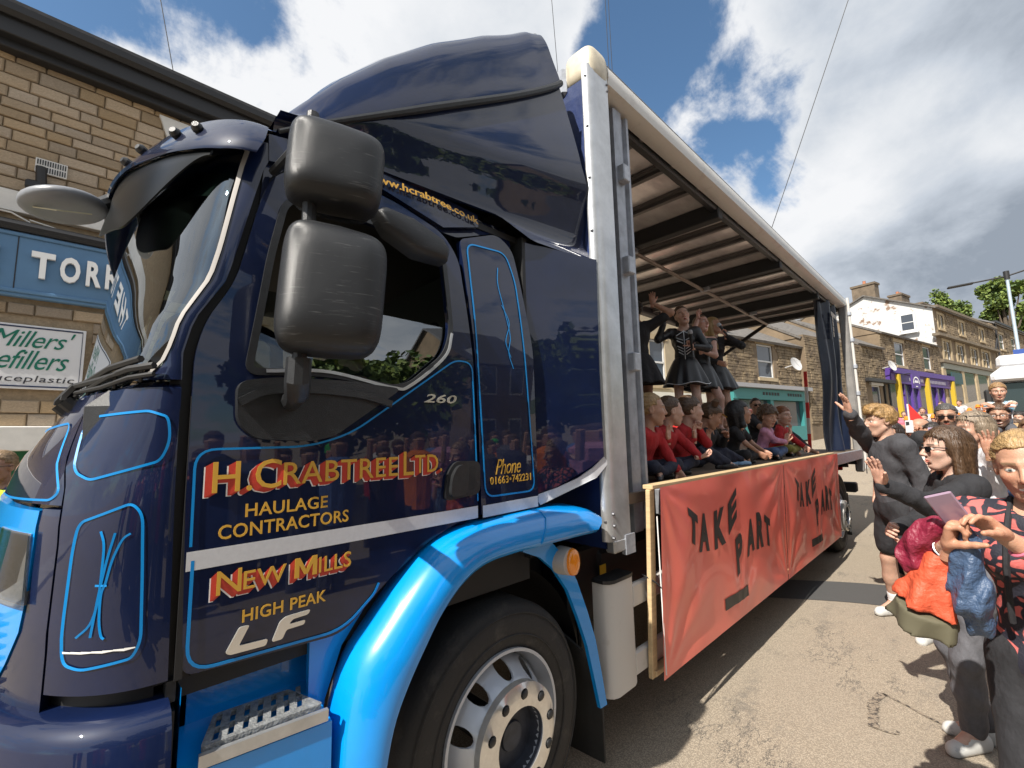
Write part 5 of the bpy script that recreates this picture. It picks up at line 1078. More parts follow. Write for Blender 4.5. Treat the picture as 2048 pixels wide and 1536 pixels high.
# --- head template: forward +X, left +Y, up +Z, origin between the ears
def head_sdf(P,fem=0.,child=0.,smile=0.):
    P=P.copy(); P[:,1]=np.abs(P[:,1])
    j=1-.12*fem-.18*child
    d=ell(P,(-.012,0,.038),(.098,.077,.088)); d=smn(d,ell(P,(.028,0,-.028),(.068,.061*(1+.06*child),.086*(1-.06*child))),.03)
    d=smn(d,ell(P,(.056,0,-.094),(.030*j,.030*j,.022)),.028)
    d=smn(d,cap(P,(.0,.054,-.05),(.052,.020,-.096),.015*j,.012),.028)
    d=smn(d,ell(P,(.058,.040,-.020),(.024,.022,.020)),.022)
    d=smn(d,cap(P,(.086,.008,.029),(.070,.044,.027),.011*(1-.35*fem),.008),.016)
    d=smx(d,-ell(P,(.099,.032,.006),(.019,.019,.013)),.014)
    d=smn(d,ell(P,(.0725,.032,.006),(.0135,.0135,.0135)),.002)
    n0=.104-.008*child; d=smn(d,cap(P,(.089,0,.020),(n0+.010,0,-.026),.0075,.0115),.012); d=smn(d,ell(P,(n0-.004,.0115,-.031),(.0115,.008,.0085)),.007)
    d=smx(d,-ell(P,(n0+.001,.006,-.0405),(.006,.0035,.004)),.003)
    w=.020+.008*smile; lz=-.061
    d=smn(d,cap(P,(.094,.0,lz+.003),(.080,w,lz+.004*smile*1.5),.0075,.004),.008); d=smn(d,cap(P,(.0925,0,lz-.010),(.079,w*.85,lz-.004+.004*smile),.0085,.004),.008)
    mo=.0016+.006*smile; d=smx(d,-ell(P,(.099,0,lz-.003+.002*smile),(.012+.004*smile,w*.92,mo)),.002)
    d=smx(d,-ell(P,(.088,0,-.083),(.010,.022,.006)),.01)
    e=ell(P,(-.008,.078,.0),(.020,.010,.031)); e=smx(e,-ell(P,(-.004,.088,.003),(.011,.006,.019)),.004); d=smn(d,e,.008)
    d=smn(d,cap(P,(-.022,0,-.05),(-.034,0,-.165),.052-.008*fem-.006*child,.055-.008*fem-.008*child),.02)
    return d
TPL={}
def head_tpl(fem,child,smile,h):
    k=(fem,child,smile,h)
    if k not in TPL: TPL[k]=snet(lambda P:head_sdf(P,fem,child,smile),(-.13,-.10,-.17),(.135,.10,.135),h)
    return TPL[k]
def head_cols(V,skin,lip,brow,iris,beard=None,smile=0,eyes=1,h=.003):
    x,y,z=V[:,0],np.abs(V[:,1]),V[:,2]; C=np.tile(np.array(skin),(len(V),1))
    def put(m,c): 
        C[:]=C*(1-m[:,None])+np.array(c)*m[:,None]
    g=lambda d,s: np.clip(1-d/s,0,1)
    put(.40*np.exp(-(((x-.075)/.03)**2+((y-.042)/.022)**2+((z+.022)/.018)**2)),(skin[0]*1.05,skin[1]*.62,skin[2]*.55))
    put(.3*np.exp(-(((x-.11)/.02)**2+(y/.016)**2+((z+.028)/.014)**2)),(skin[0]*1.0,skin[1]*.6,skin[2]*.5))
    if beard is not None:
        m=((z<-.034)&(x>-.02+.4*(-.03-z)*0)&(z>-.125)&(x>.0)).astype(float)*np.clip((-.030-z)/.012,0,1)*np.where((z>-.050)&(y<.012)&(z<-.04),1,1); m*=np.where((x>.05)&(z>-.045)&(y>.028),.15,1); put(.85*m,beard)
    w=.022+.008*smile; lz=-.0645
    put(np.clip(1.6-((y/w)**2+((z-lz)/.0125)**2)*1.6,0,1)*(x>.06),lip)
    if smile: put((((y/(w*.78))**2+((z-lz-.002)/.0055)**2)<1).astype(float)*(x>.06),(.62,.56,.50))
    else: put(np.clip(1-np.abs(z-lz-.001)/.003,0,1)*(y<w*.95)*(x>.06),(lip[0]*.35,lip[1]*.3,lip[2]*.3))
    bz=.030-.06*np.maximum(0,y-.034)+.10*np.minimum(0,y-.026)*0
    put(.85*np.clip(1.4-np.abs(z-bz)/.0045,0,1)*((y>.013)&(y<.052)&(x>.05)),brow)
    ex,ez=(y-.032),(z-.006); e2=(ex/.0135)**2+(ez/.0062)**2
    if eyes:
        put((e2<1.0).astype(float)*(x>.05),(.60,.57,.54)); put(((ex/.0062)**2+(ez/.0062)**2<1).astype(float)*(x>.05)*(e2<1.1),iris); put(((ex**2+ez**2)<.0028**2).astype(float)*(x>.05),(.01,.01,.01))
    put(.75*np.clip(1-np.abs(e2-1.25)/.42,0,1)*((ez>-.002) if eyes else (np.abs(ez)<.0035))*(x>.05),(brow[0]*.5,brow[1]*.5,brow[2]*.5))
    put(.8*((((y-.007)/.004)**2+((z+.041)/.003)**2)<1)*(x>.08),(.08,.03,.02))
    return C
# --- hand template: wrist at origin, fingers +X, palm +Z, thumb +Y
def hand_tpl(pose,h):
    k=('hand',pose,h)
    if k in TPL: return TPL[k]
    curl={'open':(6,6,6),'wave':(10,14,10),'relax':(28,34,20),'grip':(62,78,40),'point':(40,50,30)}[pose]; spread={'open':1.25,'wave':.95,'relax':.55,'grip':.25,'point':.4}[pose]
    segs=[]
    for i,(y,L) in enumerate(((.028,.074),(.0095,.082),(-.009,.077),(-.027,.060))):
        segs.append(((.012,y*.55,0),(.088-.004*abs(i-1),y,0),.0145,.0118,0)); a=(.5-i/3)*.34*spread; p=np.array((.088-.004*abs(i-1),y,0.)); ang=0
        for s_,(f,c) in enumerate(zip((.45,.31,.24),curl)):
            ang+=R(c)*(1+.08*i); d=np.array((math.cos(ang)*math.cos(a),math.cos(ang)*math.sin(a),math.sin(ang))); q=p+d*L*f; segs.append((p,q,.0092-.0008*s_,.0086-.0009*s_,1+i)); p=q
    t0=np.array((.018,.020,.004)); ta_={'open':(50,12),'wave':(42,18),'relax':(30,35),'grip':(22,60),'point':(25,40)}[pose]
    d=np.array((math.cos(R(ta_[0]))*math.cos(R(ta_[1])),math.sin(R(ta_[0]))*math.cos(R(ta_[1])),math.sin(R(ta_[1])))); t1=t0+d*.046; d2=np.array((math.cos(R(ta_[0]-14))*math.cos(R(ta_[1])),math.sin(R(ta_[0]-14))*math.cos(R(ta_[1])),math.sin(R(ta_[1])+.15))); t2=t1+d2*.032; t3=t2+d2*.025
    for a,b,r0,r1 in ((t0,t1,.0165,.0125),(t1,t2,.0118,.0105),(t2,t3,.0102,.0085)): segs.append((a,b,r0,r1,6))
    def f(P):
        grp={}
        for a,b,r0,r1,g in segs:
            dd=cap(P,a,b,r0,r1); grp[g]=smn(grp[g],dd,.006) if g in grp else dd
        Pz=P.copy(); palm=grp[0]; palm=smn(palm,ell(P,(.045,0,.002),(.05,.036,.0155)),.012); d=palm
        for g in (1,2,3,4): d=smn(d,grp[g],.004)
        d=smn(d,grp[6],.010); d=smn(d,cap(P,(-.06,0,0),(.02,0,0),.024,.021),.016); return d
    TPL[k]=snet(f,(-.055,-.06,-.05),(.185,.105,.12),h); return TPL[k]
# --- hair templates in head space
def hair_sdf(P,style,L,seed):
    q=P.copy(); y=np.abs(P[:,1]); x=P[:,0]; z=P[:,2]; rs=np.random.RandomState(seed); ph=rs.rand(6)*6
    rip=.0012*np.sin(110*P[:,1]+9*np.sin(30*z+ph[0])+ph[1])+.0009*np.sin(150*x+7*np.sin(40*z)+ph[2])
    t={'short':.010,'crop':.006,'quiff':.013,'curly':.028,'long':.014,'bob':.016,'tied':.006,'fringe':.016,'balding':.004}[style]
    d=ell(P,(-.016,0,.040),(.100+t,.079+t,.090+t*1.1))
    if style=='quiff':
        d=smn(d,ell(P,(.045,.01,.115),(.062,.066,.034)),.03); d=smn(d,ell(P,(.088,.02,.088),(.028,.048,.026)),.02)
        d=d+.006*np.sin(75*P[:,0]+2*np.sin(60*P[:,1]))*np.sin(80*P[:,1]+ph[3])*np.sin(70*z+ph[4])
    if style=='curly': d=d+.009*np.sin(85*P[:,0]+ph[3])*np.sin(85*P[:,1]+ph[4])*np.sin(85*z)+.004*np.sin(170*P[:,0])*np.sin(160*z)
    hl={'short':.068,'crop':.070,'quiff':.066,'curly':.062,'long':.078,'bob':.078,'tied':.080,'fringe':.034,'balding':.2}[style]
    # clear the face: front of the plane, below the hairline, between the temples
    face=np.maximum(np.maximum(.052+.25*np.maximum(0,y-.045)*0-x-.35*np.maximum(0,z-hl+.02),z-hl+1.3*np.maximum(0,y-.03)**1.0*.6),-1)
    fr=np.maximum(.040-x, z-(hl-.45*np.maximum(0,y-.035))); d=smx(d,-fr,.006)
    sb={'short':-.035,'crop':-.03,'quiff':-.025,'curly':-.06,'long':-.2,'bob':-.2,'tied':-.045,'fringe':-.2,'balding':-.04}[style]
    side_=np.maximum(.004-x, z-.035); 
    if style not in('long','bob','fringe'): d=smx(d,-side_,.006); d=smx(d,-(np.maximum(sb-z*0-z,-.2)*1.0-0) if False else (sb-z),.008)
    else: d=smx(d,-(np.maximum(.034-x,z-.055)),.006)
    if style=='balding': d=smx(d,z-.045-.4*np.maximum(0,-x-.02),.01)
    if style in('long','bob','fringe'):
        for sx in (-1,1):
            a=(-.012,sx*.078,.02); b=(-.02,sx*.086,-.09-L*.5); c=(.0,sx*.080,-.08-L)
            d=smn(d,smn(cap(P,a,b,.026,.028),cap(P,b,c,.028,.012),.02),.02)
        d=smn(d,cap(P,(-.075,0,.02),(-.095,0,-.10-L),.062,.040),.03); d=smn(d,cap(P,(-.06,.045,.0),(-.07,.055,-.10-L*.9),.045,.028),.03); d=smn(d,cap(P,(-.06,-.045,.0),(-.07,-.055,-.10-L*.9),.045,.028),.03)
        d=smx(d,-(ell(P,(.045,0,-.04),(.075,.066,.115))),.006)
        rip=rip*.5
    if style=='tied':
        d=smn(d,ell(P,(-.115,0,.055),(.034,.034,.034)),.01)
        if L: d=smn(d,cap(P,(-.12,0,.05),(-.13,0,.05-L),.030,.012),.015)
    return d+rip
def hair_tpl(style,L,seed,h):
    k=('hair',style,L,seed%3,h)
    if k not in TPL: TPL[k]=snet(lambda P:hair_sdf(P,style,L,seed%3),(-.19,-.13,-.13-L-.03),(.14,.13,.185),h)
    return TPL[k]
SKIN=M('skin',(.5,.3,.22),rough=.5,attr=True,sub=.10,bump=.12,bs=210,var=.10,vs=45)
def cloth(name,col,rough=.85,bs=16,**k): return M(name,col,rough=rough,bump=.9,bs=bs,var=k.pop('var',.22),vs=k.pop('vs',22),stretch=(1,1,.55),**k)
def hairm(name,col,st=None): 
    return M(name,col,rough=.42,var=.5,vs=85,stretch=(1,1,.10) if not st else st,bump=.45,bs=110)
def ik(s,w,a,b,hint):
    s=np.asarray(s,float); w=np.asarray(w,float); v=w-s; d=np.linalg.norm(v); dm_=(a+b)*.995
    if d>dm_: v=v*dm_/d; w=s+v; d=dm_
    if d<abs(a-b)*1.05: d=abs(a-b)*1.05+1e-4
    x=(a*a-b*b+d*d)/(2*d); y=math.sqrt(max(0,a*a-x*x)); u=v/np.linalg.norm(v); h=np.asarray(hint,float); h=h-u*(h@u); h=h/(np.linalg.norm(h)+1e-9)
    return s+u*x+h*y, w
def rotm(y=0,p=0,r=0): return np.array(Matrix.Rotation(y,3,'Z')@Matrix.Rotation(p,3,'Y')@Matrix.Rotation(r,3,'X'))
SK1=(.44,.255,.18); SK2=(.37,.205,.135); SK3=(.50,.315,.24)
NP=[0]
def person(loc,face,H,label,top=None,bot=None,skin=SK1,hair=('short',0),haircol=(.08,.045,.02),fem=0,child=0,smile=0,head=(0,0,0),lean=0,roll=0,twist=0,hip=None,arms={},legs={},group=None,cat='person',res=.016,hres=.0052,hscale=1.0,eyes=1,beard=None,shoe=None,sock=None,glasses=None,lips=None,hat=None,hands=('relax','relax'),wide=1.0,extra=None,beltz=None):
    """face: heading the person faces (world radians). Arms and legs take world-space targets."""
    NP[0]+=1; seed=NP[0]; s=H/1.72; rs=np.random.RandomState(seed); RZ=rotm(face); loc=np.array(loc,float)
    w2l=lambda p:(np.asarray(p,float)-loc)@RZ/s      # world point -> local unscaled
    d2l=lambda v:np.asarray(v,float)@RZ
    pel=A_(0,0,.93) if hip is None else A_(*hip)
    T=rotm(0,lean,roll); tw=rotm(twist)
    up=lambda x,y,z: pel+T@(A_(x,y,z)@np.array(rotm(0)).T)
    ch=lambda x,y,z: pel+T@(tw@A_(x,y,z))
    sw=(.165 if fem else .185)*wide*(1-.05*child)
    neck=ch(-.012,0,.53); shL,shR=ch(-.005,sw,.475),ch(-.005,-sw,.475)
    HS=hscale*(1+.0*child)/1.0
    HR=rotm(head[0],head[1],head[2]); hc=neck+T@A_(.018,0,.0)*1+A_(0,0,.145*HS)+HR@A_(.02,0,0)
    ua,fa=.285,.25
    J={}
    for S_,sh in (('L',shL),('R',shR)):
        sg=1 if S_=='L' else -1; a=arms.get(S_)
        if a is None: wr_=sh+T@A_(.06,sg*.07,-.50); hint=A_(-.6,sg*.5,0)
        else: wr_=w2l(a[0]); hint=d2l(a[1]) if len(a)>1 and a[1] is not None else A_(-.4,sg*.6,-.6)
        el,wr_=ik(sh,wr_,ua,fa,hint); J['e'+S_],J['w'+S_]=el,wr_; J['s'+S_]=sh
        fw=(wr_-el)/np.linalg.norm(wr_-el); fd=d2l(a[2]) if a is not None and len(a)>2 and a[2] is not None else fw; pn=d2l(a[3]) if a is not None and len(a)>3 and a[3] is not None else T@A_(0,-sg*1.0,-.1)
        fd=fd/np.linalg.norm(fd); pn=pn-fd*(pn@fd); pn/=np.linalg.norm(pn)+1e-9; J['h'+S_]=(fd,pn)
        hp=up(0,sg*.095*wide,-.02); l=legs.get(S_)
        if l is None: an=A_(hp[0]-.01,sg*.10*wide,.085); hint=A_(1,sg*.1,0)
        else: an=w2l(l[0]); hint=d2l(l[1]) if len(l)>1 and l[1] is not None else A_(1,0,.2)
        kn,an=ik(hp,an,.43,.42,hint); J['p'+S_],J['k'+S_],J['a'+S_]=hp,kn,an; J['f'+S_]=d2l(l[2]) if l is not None and len(l)>2 else A_(1,sg*.2,0)
    tr=(.92 if fem else 1.0); cw=wide
    def torso(P,g=0,lowz=-9):
        d=ell(P,ch(0,0,.36),(.105*tr*cw**.5+g,.160*tr*cw+g,.175+g),T@tw); d=smn(d,ell(P,up(.0,0,.13),((.088 if fem else .098)*cw+g,(.118 if fem else .138)*cw+g,.15+g),T),.06); d=smn(d,ell(P,up(-.01,0,-.02),(.112*cw+g,(.160 if fem else .150)*cw+g,.115+g),T),.05)
        d=smn(d,cap(P,shL,shR,.058+g*.9,.058+g*.9),.05)
        if fem>.6 and not child: 
            for sg in (1,-1): d=smn(d,ell(P,ch(.085,sg*.07,.345),(.055+g,.060+g,.058+g)),.035)
        return d
    def arm(P,S_,g=0,t1=1.0,flat=0):
        e,w_=J['e'+S_],J['w'+S_]; s0=J['s'+S_]
        d=cap(P,s0,e,.052+g*1.1,.040+g) if t1>.5 else cap(P,s0,s0+(e-s0)*(t1*2),.054+g*1.3,.047+g*1.5)
        if t1>.5: k=(t1-.5)*2; d=smn(d,cap(P,e,e+(w_-e)*k,.041+g,(.041+(.026-.041)*k)+g),.03)
        return d
    def leg(P,S_,g=0,t1=1.0,flare=0):
        hp,k_,a=J['p'+S_],J['k'+S_],J['a'+S_]; q=min(1,t1*2)
        d=cap(P,hp,hp+(k_-hp)*q,.082*cw+g,.082*cw+g+(-.030*q+flare*q))
        if t1>.5: q=(t1-.5)*2; d=smn(d,smn(cap(P,k_,k_+(a-k_)*min(q,.45)/1.0,.054+g,.056+g),cap(P,k_+(a-k_)*min(q,.40),k_+(a-k_)*q,.055+g,.055+g-.022*q+flare),.02),.03)
        return d
    # ---- skin (one mesh: head, trunk, limbs and hands)
    Vs=[];Fs=[];Cs=[];o=0
    V,F=head_tpl(fem,child,smile,hres); lip=lips or (skin[0]*.95,skin[1]*.48,skin[2]*.48); brow=tuple(.4*c+.02 for c in haircol) if not hat else (.08,.05,.03)
    C=head_cols(V,skin,lip,brow,(.10,.13,.13) if seed%2 else (.07,.045,.02),beard,smile,eyes); V=(V@HR.T)*HS+hc; Vs.append(V);Fs.append(F+o);Cs.append(C);o+=len(V)
    def bodyf(P):
        d=torso(P,-.006); d=smn(d,cap(P,neck-A_(0,0,.06),neck+(hc-neck)*.45,.056-.008*fem,.050-.008*fem),.03)
        for S_ in 'LR': d=smn(d,arm(P,S_),.03); d=smn(d,leg(P,S_),.03)
        for S_ in 'LR': f=J['f'+S_]/np.linalg.norm(J['f'+S_]); d=smn(d,cap(P,J['a'+S_],J['a'+S_]+f*.12-A_(0,0,.045),.036,.03),.03)
        return d
    pts=np.array([J[k+S_] for k in 'sewpka' for S_ in 'LR']+[neck,hc-A_(0,0,.09),pel]); lo=pts.min(0)-.2; hi=pts.max(0)+.2; lo[2]=max(lo[2],pts[:,2].min()-.12)
    V,F=snet(bodyf,lo,hi,res/s*1.0); Vs.append(V);Fs.append(F+o);Cs.append(np.tile(np.array(skin),(len(V),1)));o+=len(V)
    for S_ in 'LR':
        fd,pn=J['h'+S_]; Vh,Fh=hand_tpl(hands[0 if S_=='L' else 1],max(.0042,hres*1.3)); sg=1 if S_=='L' else -1
        X=fd; Z=pn; Y=np.cross(Z,X); Vh=Vh.copy(); 
        mir=(S_=='L'); 
        if mir: Vh[:,1]*=-1; Fh=Fh[:,::-1]
        Vh=J['w'+S_]+(Vh[:,:1]*X+Vh[:,1:2]*Y+Vh[:,2:3]*Z)*(.96 if fem else 1.02)*(1.0 if not child else 1.28); Vs.append(Vh);Fs.append(Fh+o);o+=len(Vh); Cs.append(np.tile(np.array((skin[0]*1.02,skin[1]*.93,skin[2]*.9)),(len(Vh),1)))
    root=bpy.data.objects.new('person',mesh_np('person',np.concatenate(Vs)*s,np.concatenate(Fs),SKIN,np.concatenate(Cs))); COL.objects.link(root); root.location=loc; root.rotation_euler=(0,0,face); tag(root,label,cat,group)
    def add(name,f,mat,lo_=None,hi_=None,h=None,cols=None):
        V,F=snet(f,lo if lo_ is None else lo_,hi if hi_ is None else hi_,(h or res)/s)
        if len(F)==0: return None
        o_=bpy.data.objects.new(name,mesh_np(name,V*s,F,mat)); COL.objects.link(o_); o_.parent=root; return o_
    fold=lambda P,a=.004: a*(.9*np.abs(np.sin(27*P[:,2]+9*P[:,1]+3*np.sin(14*P[:,0]+seed)))-.5+.5*np.sin(34*P[:,2]+5*np.sin(9*P[:,0]+seed)+6*np.sin(11*P[:,1]))*.6+np.sin(21*P[:,0]+25*P[:,2]+seed)*np.sin(23*P[:,1]+seed*2)*.6)
    # ---- trousers, shorts, skirt
    loc_up=lambda P:(P-pel)@T      # trunk frame
    if bot:
        kind,bm_=bot[0],bot[1]; g={'trousers':.012,'leggings':.005,'shorts':.022,'skirt':0}[kind] if kind in('trousers','leggings','shorts') else .01
        if kind in ('trousers','leggings','shorts'):
            t1=.36 if kind=='shorts' else .97
            def f(P):
                d=ell(P,up(-.01,0,-.01),(.118*cw+g,(.165 if fem else .156)*cw+g,.125+g),T)
                d=smx(d,(loc_up(P)[:,2]-.09),.01)
                for S_ in 'LR': d=smn(d,leg(P,S_,g,t1,.022 if kind=='shorts' else (.010 if kind=='trousers' else 0)),.03)
                return d+fold(P,.005 if kind!='leggings' else .002)
            add(kind,f,bm_)
    if top:
        kind,tm_=top[0],top[1]; g={'tee':.014,'hoodie':.023,'jacket':.017,'dress':.010,'bodice':.010,'jumper':.018,'shirt':.016,'vest':.01}[kind]; t1={'tee':.30,'shirt':.32,'vest':.0,'dress':top[2] if len(top)>2 else 0}.get(kind,.97); hem={'dress':.02,'bodice':.02}.get(kind,-.10 if kind in('hoodie','jacket') else -.08)
        def f(P):
            d=torso(P,g)
            q=loc_up(P); d=smx(d,hem-q[:,2],.008)
            for S_ in 'LR':
                if t1>0: d=smn(d,arm(P,S_,g,t1),.025)
            if kind=='hoodie': d=smn(d,cap(P,neck+T@A_(-.06,.06,-.01),neck+T@A_(-.06,-.06,-.01),.055,.055),.03); d=smn(d,cap(P,neck+T@A_(.03,.075,-.03),neck+T@A_(-.05,.085,.005),.03,.035),.03); d=smn(d,cap(P,neck+T@A_(.03,-.075,-.03),neck+T@A_(-.05,-.085,.005),.03,.035),.03)
            d=d+fold(P,.0042 if kind in('hoodie','jacket') else .003)
            d=smx(d,-(cap(P,neck+T@A_(.03,0,.0),hc,.062 if kind not in('dress','vest') else .082,.08)),.008)
            if kind in ('dress','vest') and t1<=0: 
                d=smx(d,q[:,2]-.50,.01)
            return d
        TOP=add({'dress':'dress_top'}.get(kind,kind),f,tm_)
        if kind=='dress' or (bot and bot[0]=='skirt'):
            Lk=.37; mm=tm_ if kind=='dress' else bot[1]; flare=.30
            def f(P):
                q=loc_up(P); zt=np.clip((.11-q[:,2])/Lk,0,1); th=np.arctan2(q[:,1],q[:,0]); r=np.sqrt((q[:,0]/.86)**2+q[:,1]**2); R0=(.128 if fem else .14)+ (flare-.13)*zt**.75; R0=R0*(1+.055*zt*np.sin(11*th+seed)+.03*zt*np.sin(5*th))
                d=(r-R0)*.75; d=np.maximum(d,q[:,2]-.125); d=np.maximum(d,(.11-Lk)+.015*np.sin(5*th)-q[:,2]); return d
            add('skirt',f,mm,pel-A_(.42,.42,.52),pel+A_(.42,.42,.2))
    if shoe:
        def f(P):
            d=None
            for S_ in 'LR':
                ff=J['f'+S_]/np.linalg.norm(J['f'+S_]); a=J['a'+S_]; b0=a-ff*.045-A_(0,0,.045); q=cap(P,b0,a+ff*.15-A_(0,0,.055),.043,.036); q=smn(q,cap(P,a-A_(0,0,.02)-ff*.01,a+ff*.06-A_(0,0,.03),.042,.036),.02); q=smn(q,cap(P,b0-A_(0,0,.018),a+ff*.16-A_(0,0,.066),.040,.034),.01); q=np.maximum(q,(a[2]-.088)-P[:,2]); d=q if d is None else np.minimum(d,q)
            return d
        c=np.array([J['aL'],J['aR']]); add('shoes',f,shoe,c.min(0)-.24,c.max(0)+.24,h=min(res,.011))
    if sock:
        def f(P):
            d=None
            for S_ in 'LR': q=cap(P,J['a'+S_],J['a'+S_]+(J['k'+S_]-J['a'+S_])*.22,.043,.045); d=q if d is None else np.minimum(d,q)
            return d+.002*np.sin(300*P[:,2])
        c=np.array([J['aL'],J['aR']]); add('socks',f,sock,c.min(0)-.1,c.max(0)+.25,h=min(res,.010))
    if hair and hair[0]!='none':
        hm=hair[2] if len(hair)>2 else hairm('hair %s %s'%(tuple(round(c,3) for c in haircol),hair[0] in('tied','short','crop')),haircol,(.14,1,.7) if hair[0] in('tied','short','crop') else None); V,F=hair_tpl(hair[0],hair[1],seed,max(.006,hres*1.35)); V=(V@HR.T)*HS+hc
        if hair[0] not in ('balding','crop'):
            fn=np.cross(V[F[:,2]]-V[F[:,0]],V[F[:,3]]-V[F[:,1]]); vn=np.zeros_like(V)
            for k in range(4): np.add.at(vn,F[:,k],fn)
            vn/=np.linalg.norm(vn,axis=1)[:,None]+1e-9
            ns=2600 if hres<=.0036 else (420 if hres<.0055 else 0)
            if ns:
                pk=rs.randint(0,len(V),ns); p=V[pk]; n_=vn[pk]
                cb={'long':A_(-.15,0,-1),'bob':A_(-.1,0,-1),'fringe':A_(.25,0,-1),'tied':A_(-1,0,.15),'short':A_(.7,0,-.5),'quiff':A_(.8,.3,.1),'curly':A_(0,0,-1)}[hair[0]]
                d=(cb@HR.T)[None,:]+rs.normal(0,{'curly':.9,'quiff':.7,'tied':.10}.get(hair[0],.22),(ns,3)); d=d-n_*(d*n_).sum(1)[:,None]; d/=np.linalg.norm(d,axis=1)[:,None]+1e-9
                Ls=rs.uniform(.02,.055,ns)*(1.3 if hair[0]=='long' else .8); wd=np.cross(d,n_)*rs.uniform(.0007,.0017,ns)[:,None]; rows=[]
                lift=rs.uniform(.0005,.004,ns)*(.35 if hair[0]=='tied' else 1)
                for q in (0,.34,.68,1.):
                    c_=p+d*(Ls*q)[:,None]+n_*(lift-.5*(Ls*q)**2/.10)[:,None]; k=1-.75*q; rows+= [c_-wd*k,c_+wd*k]
                R_=np.stack(rows,1).reshape(-1,3); b0=np.arange(ns)[:,None]*8+len(V); Q=np.concatenate([b0+np.array([2*q,2*q+1,2*q+3,2*q+2]) for q in range(3)]); V=np.concatenate([V,R_]); F=np.concatenate([F,Q])
        h_=bpy.data.objects.new('hair',mesh_np('hair',V*s,F,hm)); COL.objects.link(h_); h_.parent=root
    Rm=Matrix(HR.tolist()); hv=lambda x,y,z: Vector((hc+(HR@A_(x,y,z))*HS)*s)
    if glasses:
        g=MB(); up_=.09 if glasses=='up' else 0
        def gp_(x,y,z): 
            if glasses=='up': x,z=x-.035-.0,z+.088
            return hv(x,y,z)
        for sg in (1,-1):
            P=[(.104-.25*abs(yy)*.35,sg*(.008+yy),zz) for yy,zz in ((0,.016),(.022,.019),(.046,.017),(.050,.004),(.044,-.012),(.024,-.016),(.006,-.010))]
            if glasses=='clear': g.tube([gp_(*p) for p in P+P[:1]],.0018*s,5)
            else: V=[gp_(*p) for p in P]+[gp_(p[0]-.004,p[1],p[2]) for p in P]; n=len(P); g.add(V,[tuple(range(n)),tuple(range(n,2*n))[::-1]]+[(i,(i+1)%n,(i+1)%n+n,i+n) for i in range(n)])
            g.tube([gp_(.088,sg*.058,.012),gp_(.05,sg*.078,.012),gp_(-.02,sg*.084,.010)],.003*s,5)
        g.tube([gp_(.106,.010,.010),gp_(.109,0,.012),gp_(.106,-.010,.010)],.003*s,5); gl_=g.build('glasses' if glasses=='clear' else 'sunglasses',M('sunglass plastic',(.010,.009,.010),rough=.12,coat=.5),root,local=True,smooth=30)
    if hat:
        g=MB(); hp_=[(0,.20),(.05,.19),(.085,.15),(.10,.10),(.105,.075),(.15,.06),(.155,.055),(.10,.068)]
        if hat[0]=='cap': hp_=[(0,.15),(.06,.14),(.10,.10),(.115,.05),(.118,.03)]
        V0=len(g.v); g.lathe(hp_,(0,0,0),'z',24); g.v=[tuple(hv(v[0]-.012,v[1]*.9,v[2])) for v in g.v]
        if hat[0]=='cap': g.loft([[hv(.10+.07*t,yy*(1-.3*t*t),.045-.02*t) for yy in np.linspace(-.075,.075,9)] for t in (0,.5,1)],closed=False,caps=False)
        g.build('hat',hat[1],root,local=True,smooth=60,solid=0)
    if extra: extra(root,dict(J=J,hv=hv,s=s,up=up,ch=ch,neck=neck,hc=hc,T=T,add=add,pel=pel,torso=torso,res=res))
    return root,J
def held(name,mb,mat,label,cat,group=None,**k): return tag(mb.build(name,mat,None,**k),label,cat,group)
BLKC=cloth('black cotton',(.016,.016,.019)); CHAR=cloth('charcoal fleece',(.042,.042,.048)); BLKS=M('black satin',(.012,.013,.016),rough=.4,bump=.1,bs=60)
NAVT=cloth('navy leggings',(.018,.022,.042)); REDC=cloth('red school jumper',(.40,.018,.022)); PINKC=cloth('pink cardigan',(.50,.24,.36)); WHC=cloth('white cotton',(.52,.52,.54)); GRYT=cloth('grey denim',(.085,.085,.095)); MINT=cloth('mint cotton',(.26,.42,.40)); LILC=cloth('lilac cotton',(.36,.28,.42)); CRM=cloth('cream jumper',(.55,.50,.44)); ORG=cloth('orange tabard',(.75,.19,.02)); PNKT=cloth('pink tee',(.62,.14,.20)); BLUC=cloth('blue cotton',(.10,.17,.40)); DENIM=cloth('blue denim',(.06,.10,.20)); OLIVE=cloth('olive cotton',(.22,.20,.05)); HIVIS=M('hi vis yellow',(.62,.78,.04),rough=.7)
TRAIN=M('white trainer',(.5,.5,.48),rough=.6,var=.15,vs=20,col2=(.30,.31,.33),thr=(.56,.66)); BSHOE=M('black shoe',(.018,.018,.02),rough=.45); BLUSH=M('pale blue shoe',(.22,.38,.58),rough=.6); SOCKM=M('white sock',(.70,.70,.72),rough=.9)
TIGHT=(.20,.12,.10)
# black and coral patterned top
PATT=M('coral blotch print',(.012,.012,.02),rough=.75,bump=.2,bs=120); t=PATT.node_tree; b=t.nodes['Principled BSDF']; v=t.nodes.new('ShaderNodeTexVoronoi'); v.feature='DISTANCE_TO_EDGE'; v.inputs['Scale'].default_value=21; tcx=t.nodes.new('ShaderNodeTexCoord'); mpx=t.nodes.new('ShaderNodeMapping'); mpx.inputs['Scale'].default_value=(1,1,1.25); nx=t.nodes.new('ShaderNodeTexNoise'); nx.inputs['Scale'].default_value=9; mxv=t.nodes.new('ShaderNodeMixRGB'); mxv.inputs[0].default_value=.10; t.links.new(tcx.outputs['Object'],nx.inputs['Vector']); t.links.new(tcx.outputs['Object'],mxv.inputs[1]); t.links.new(nx.outputs['Color'],mxv.inputs[2]); t.links.new(mxv.outputs[0],mpx.inputs[0]); t.links.new(mpx.outputs[0],v.inputs['Vector'])
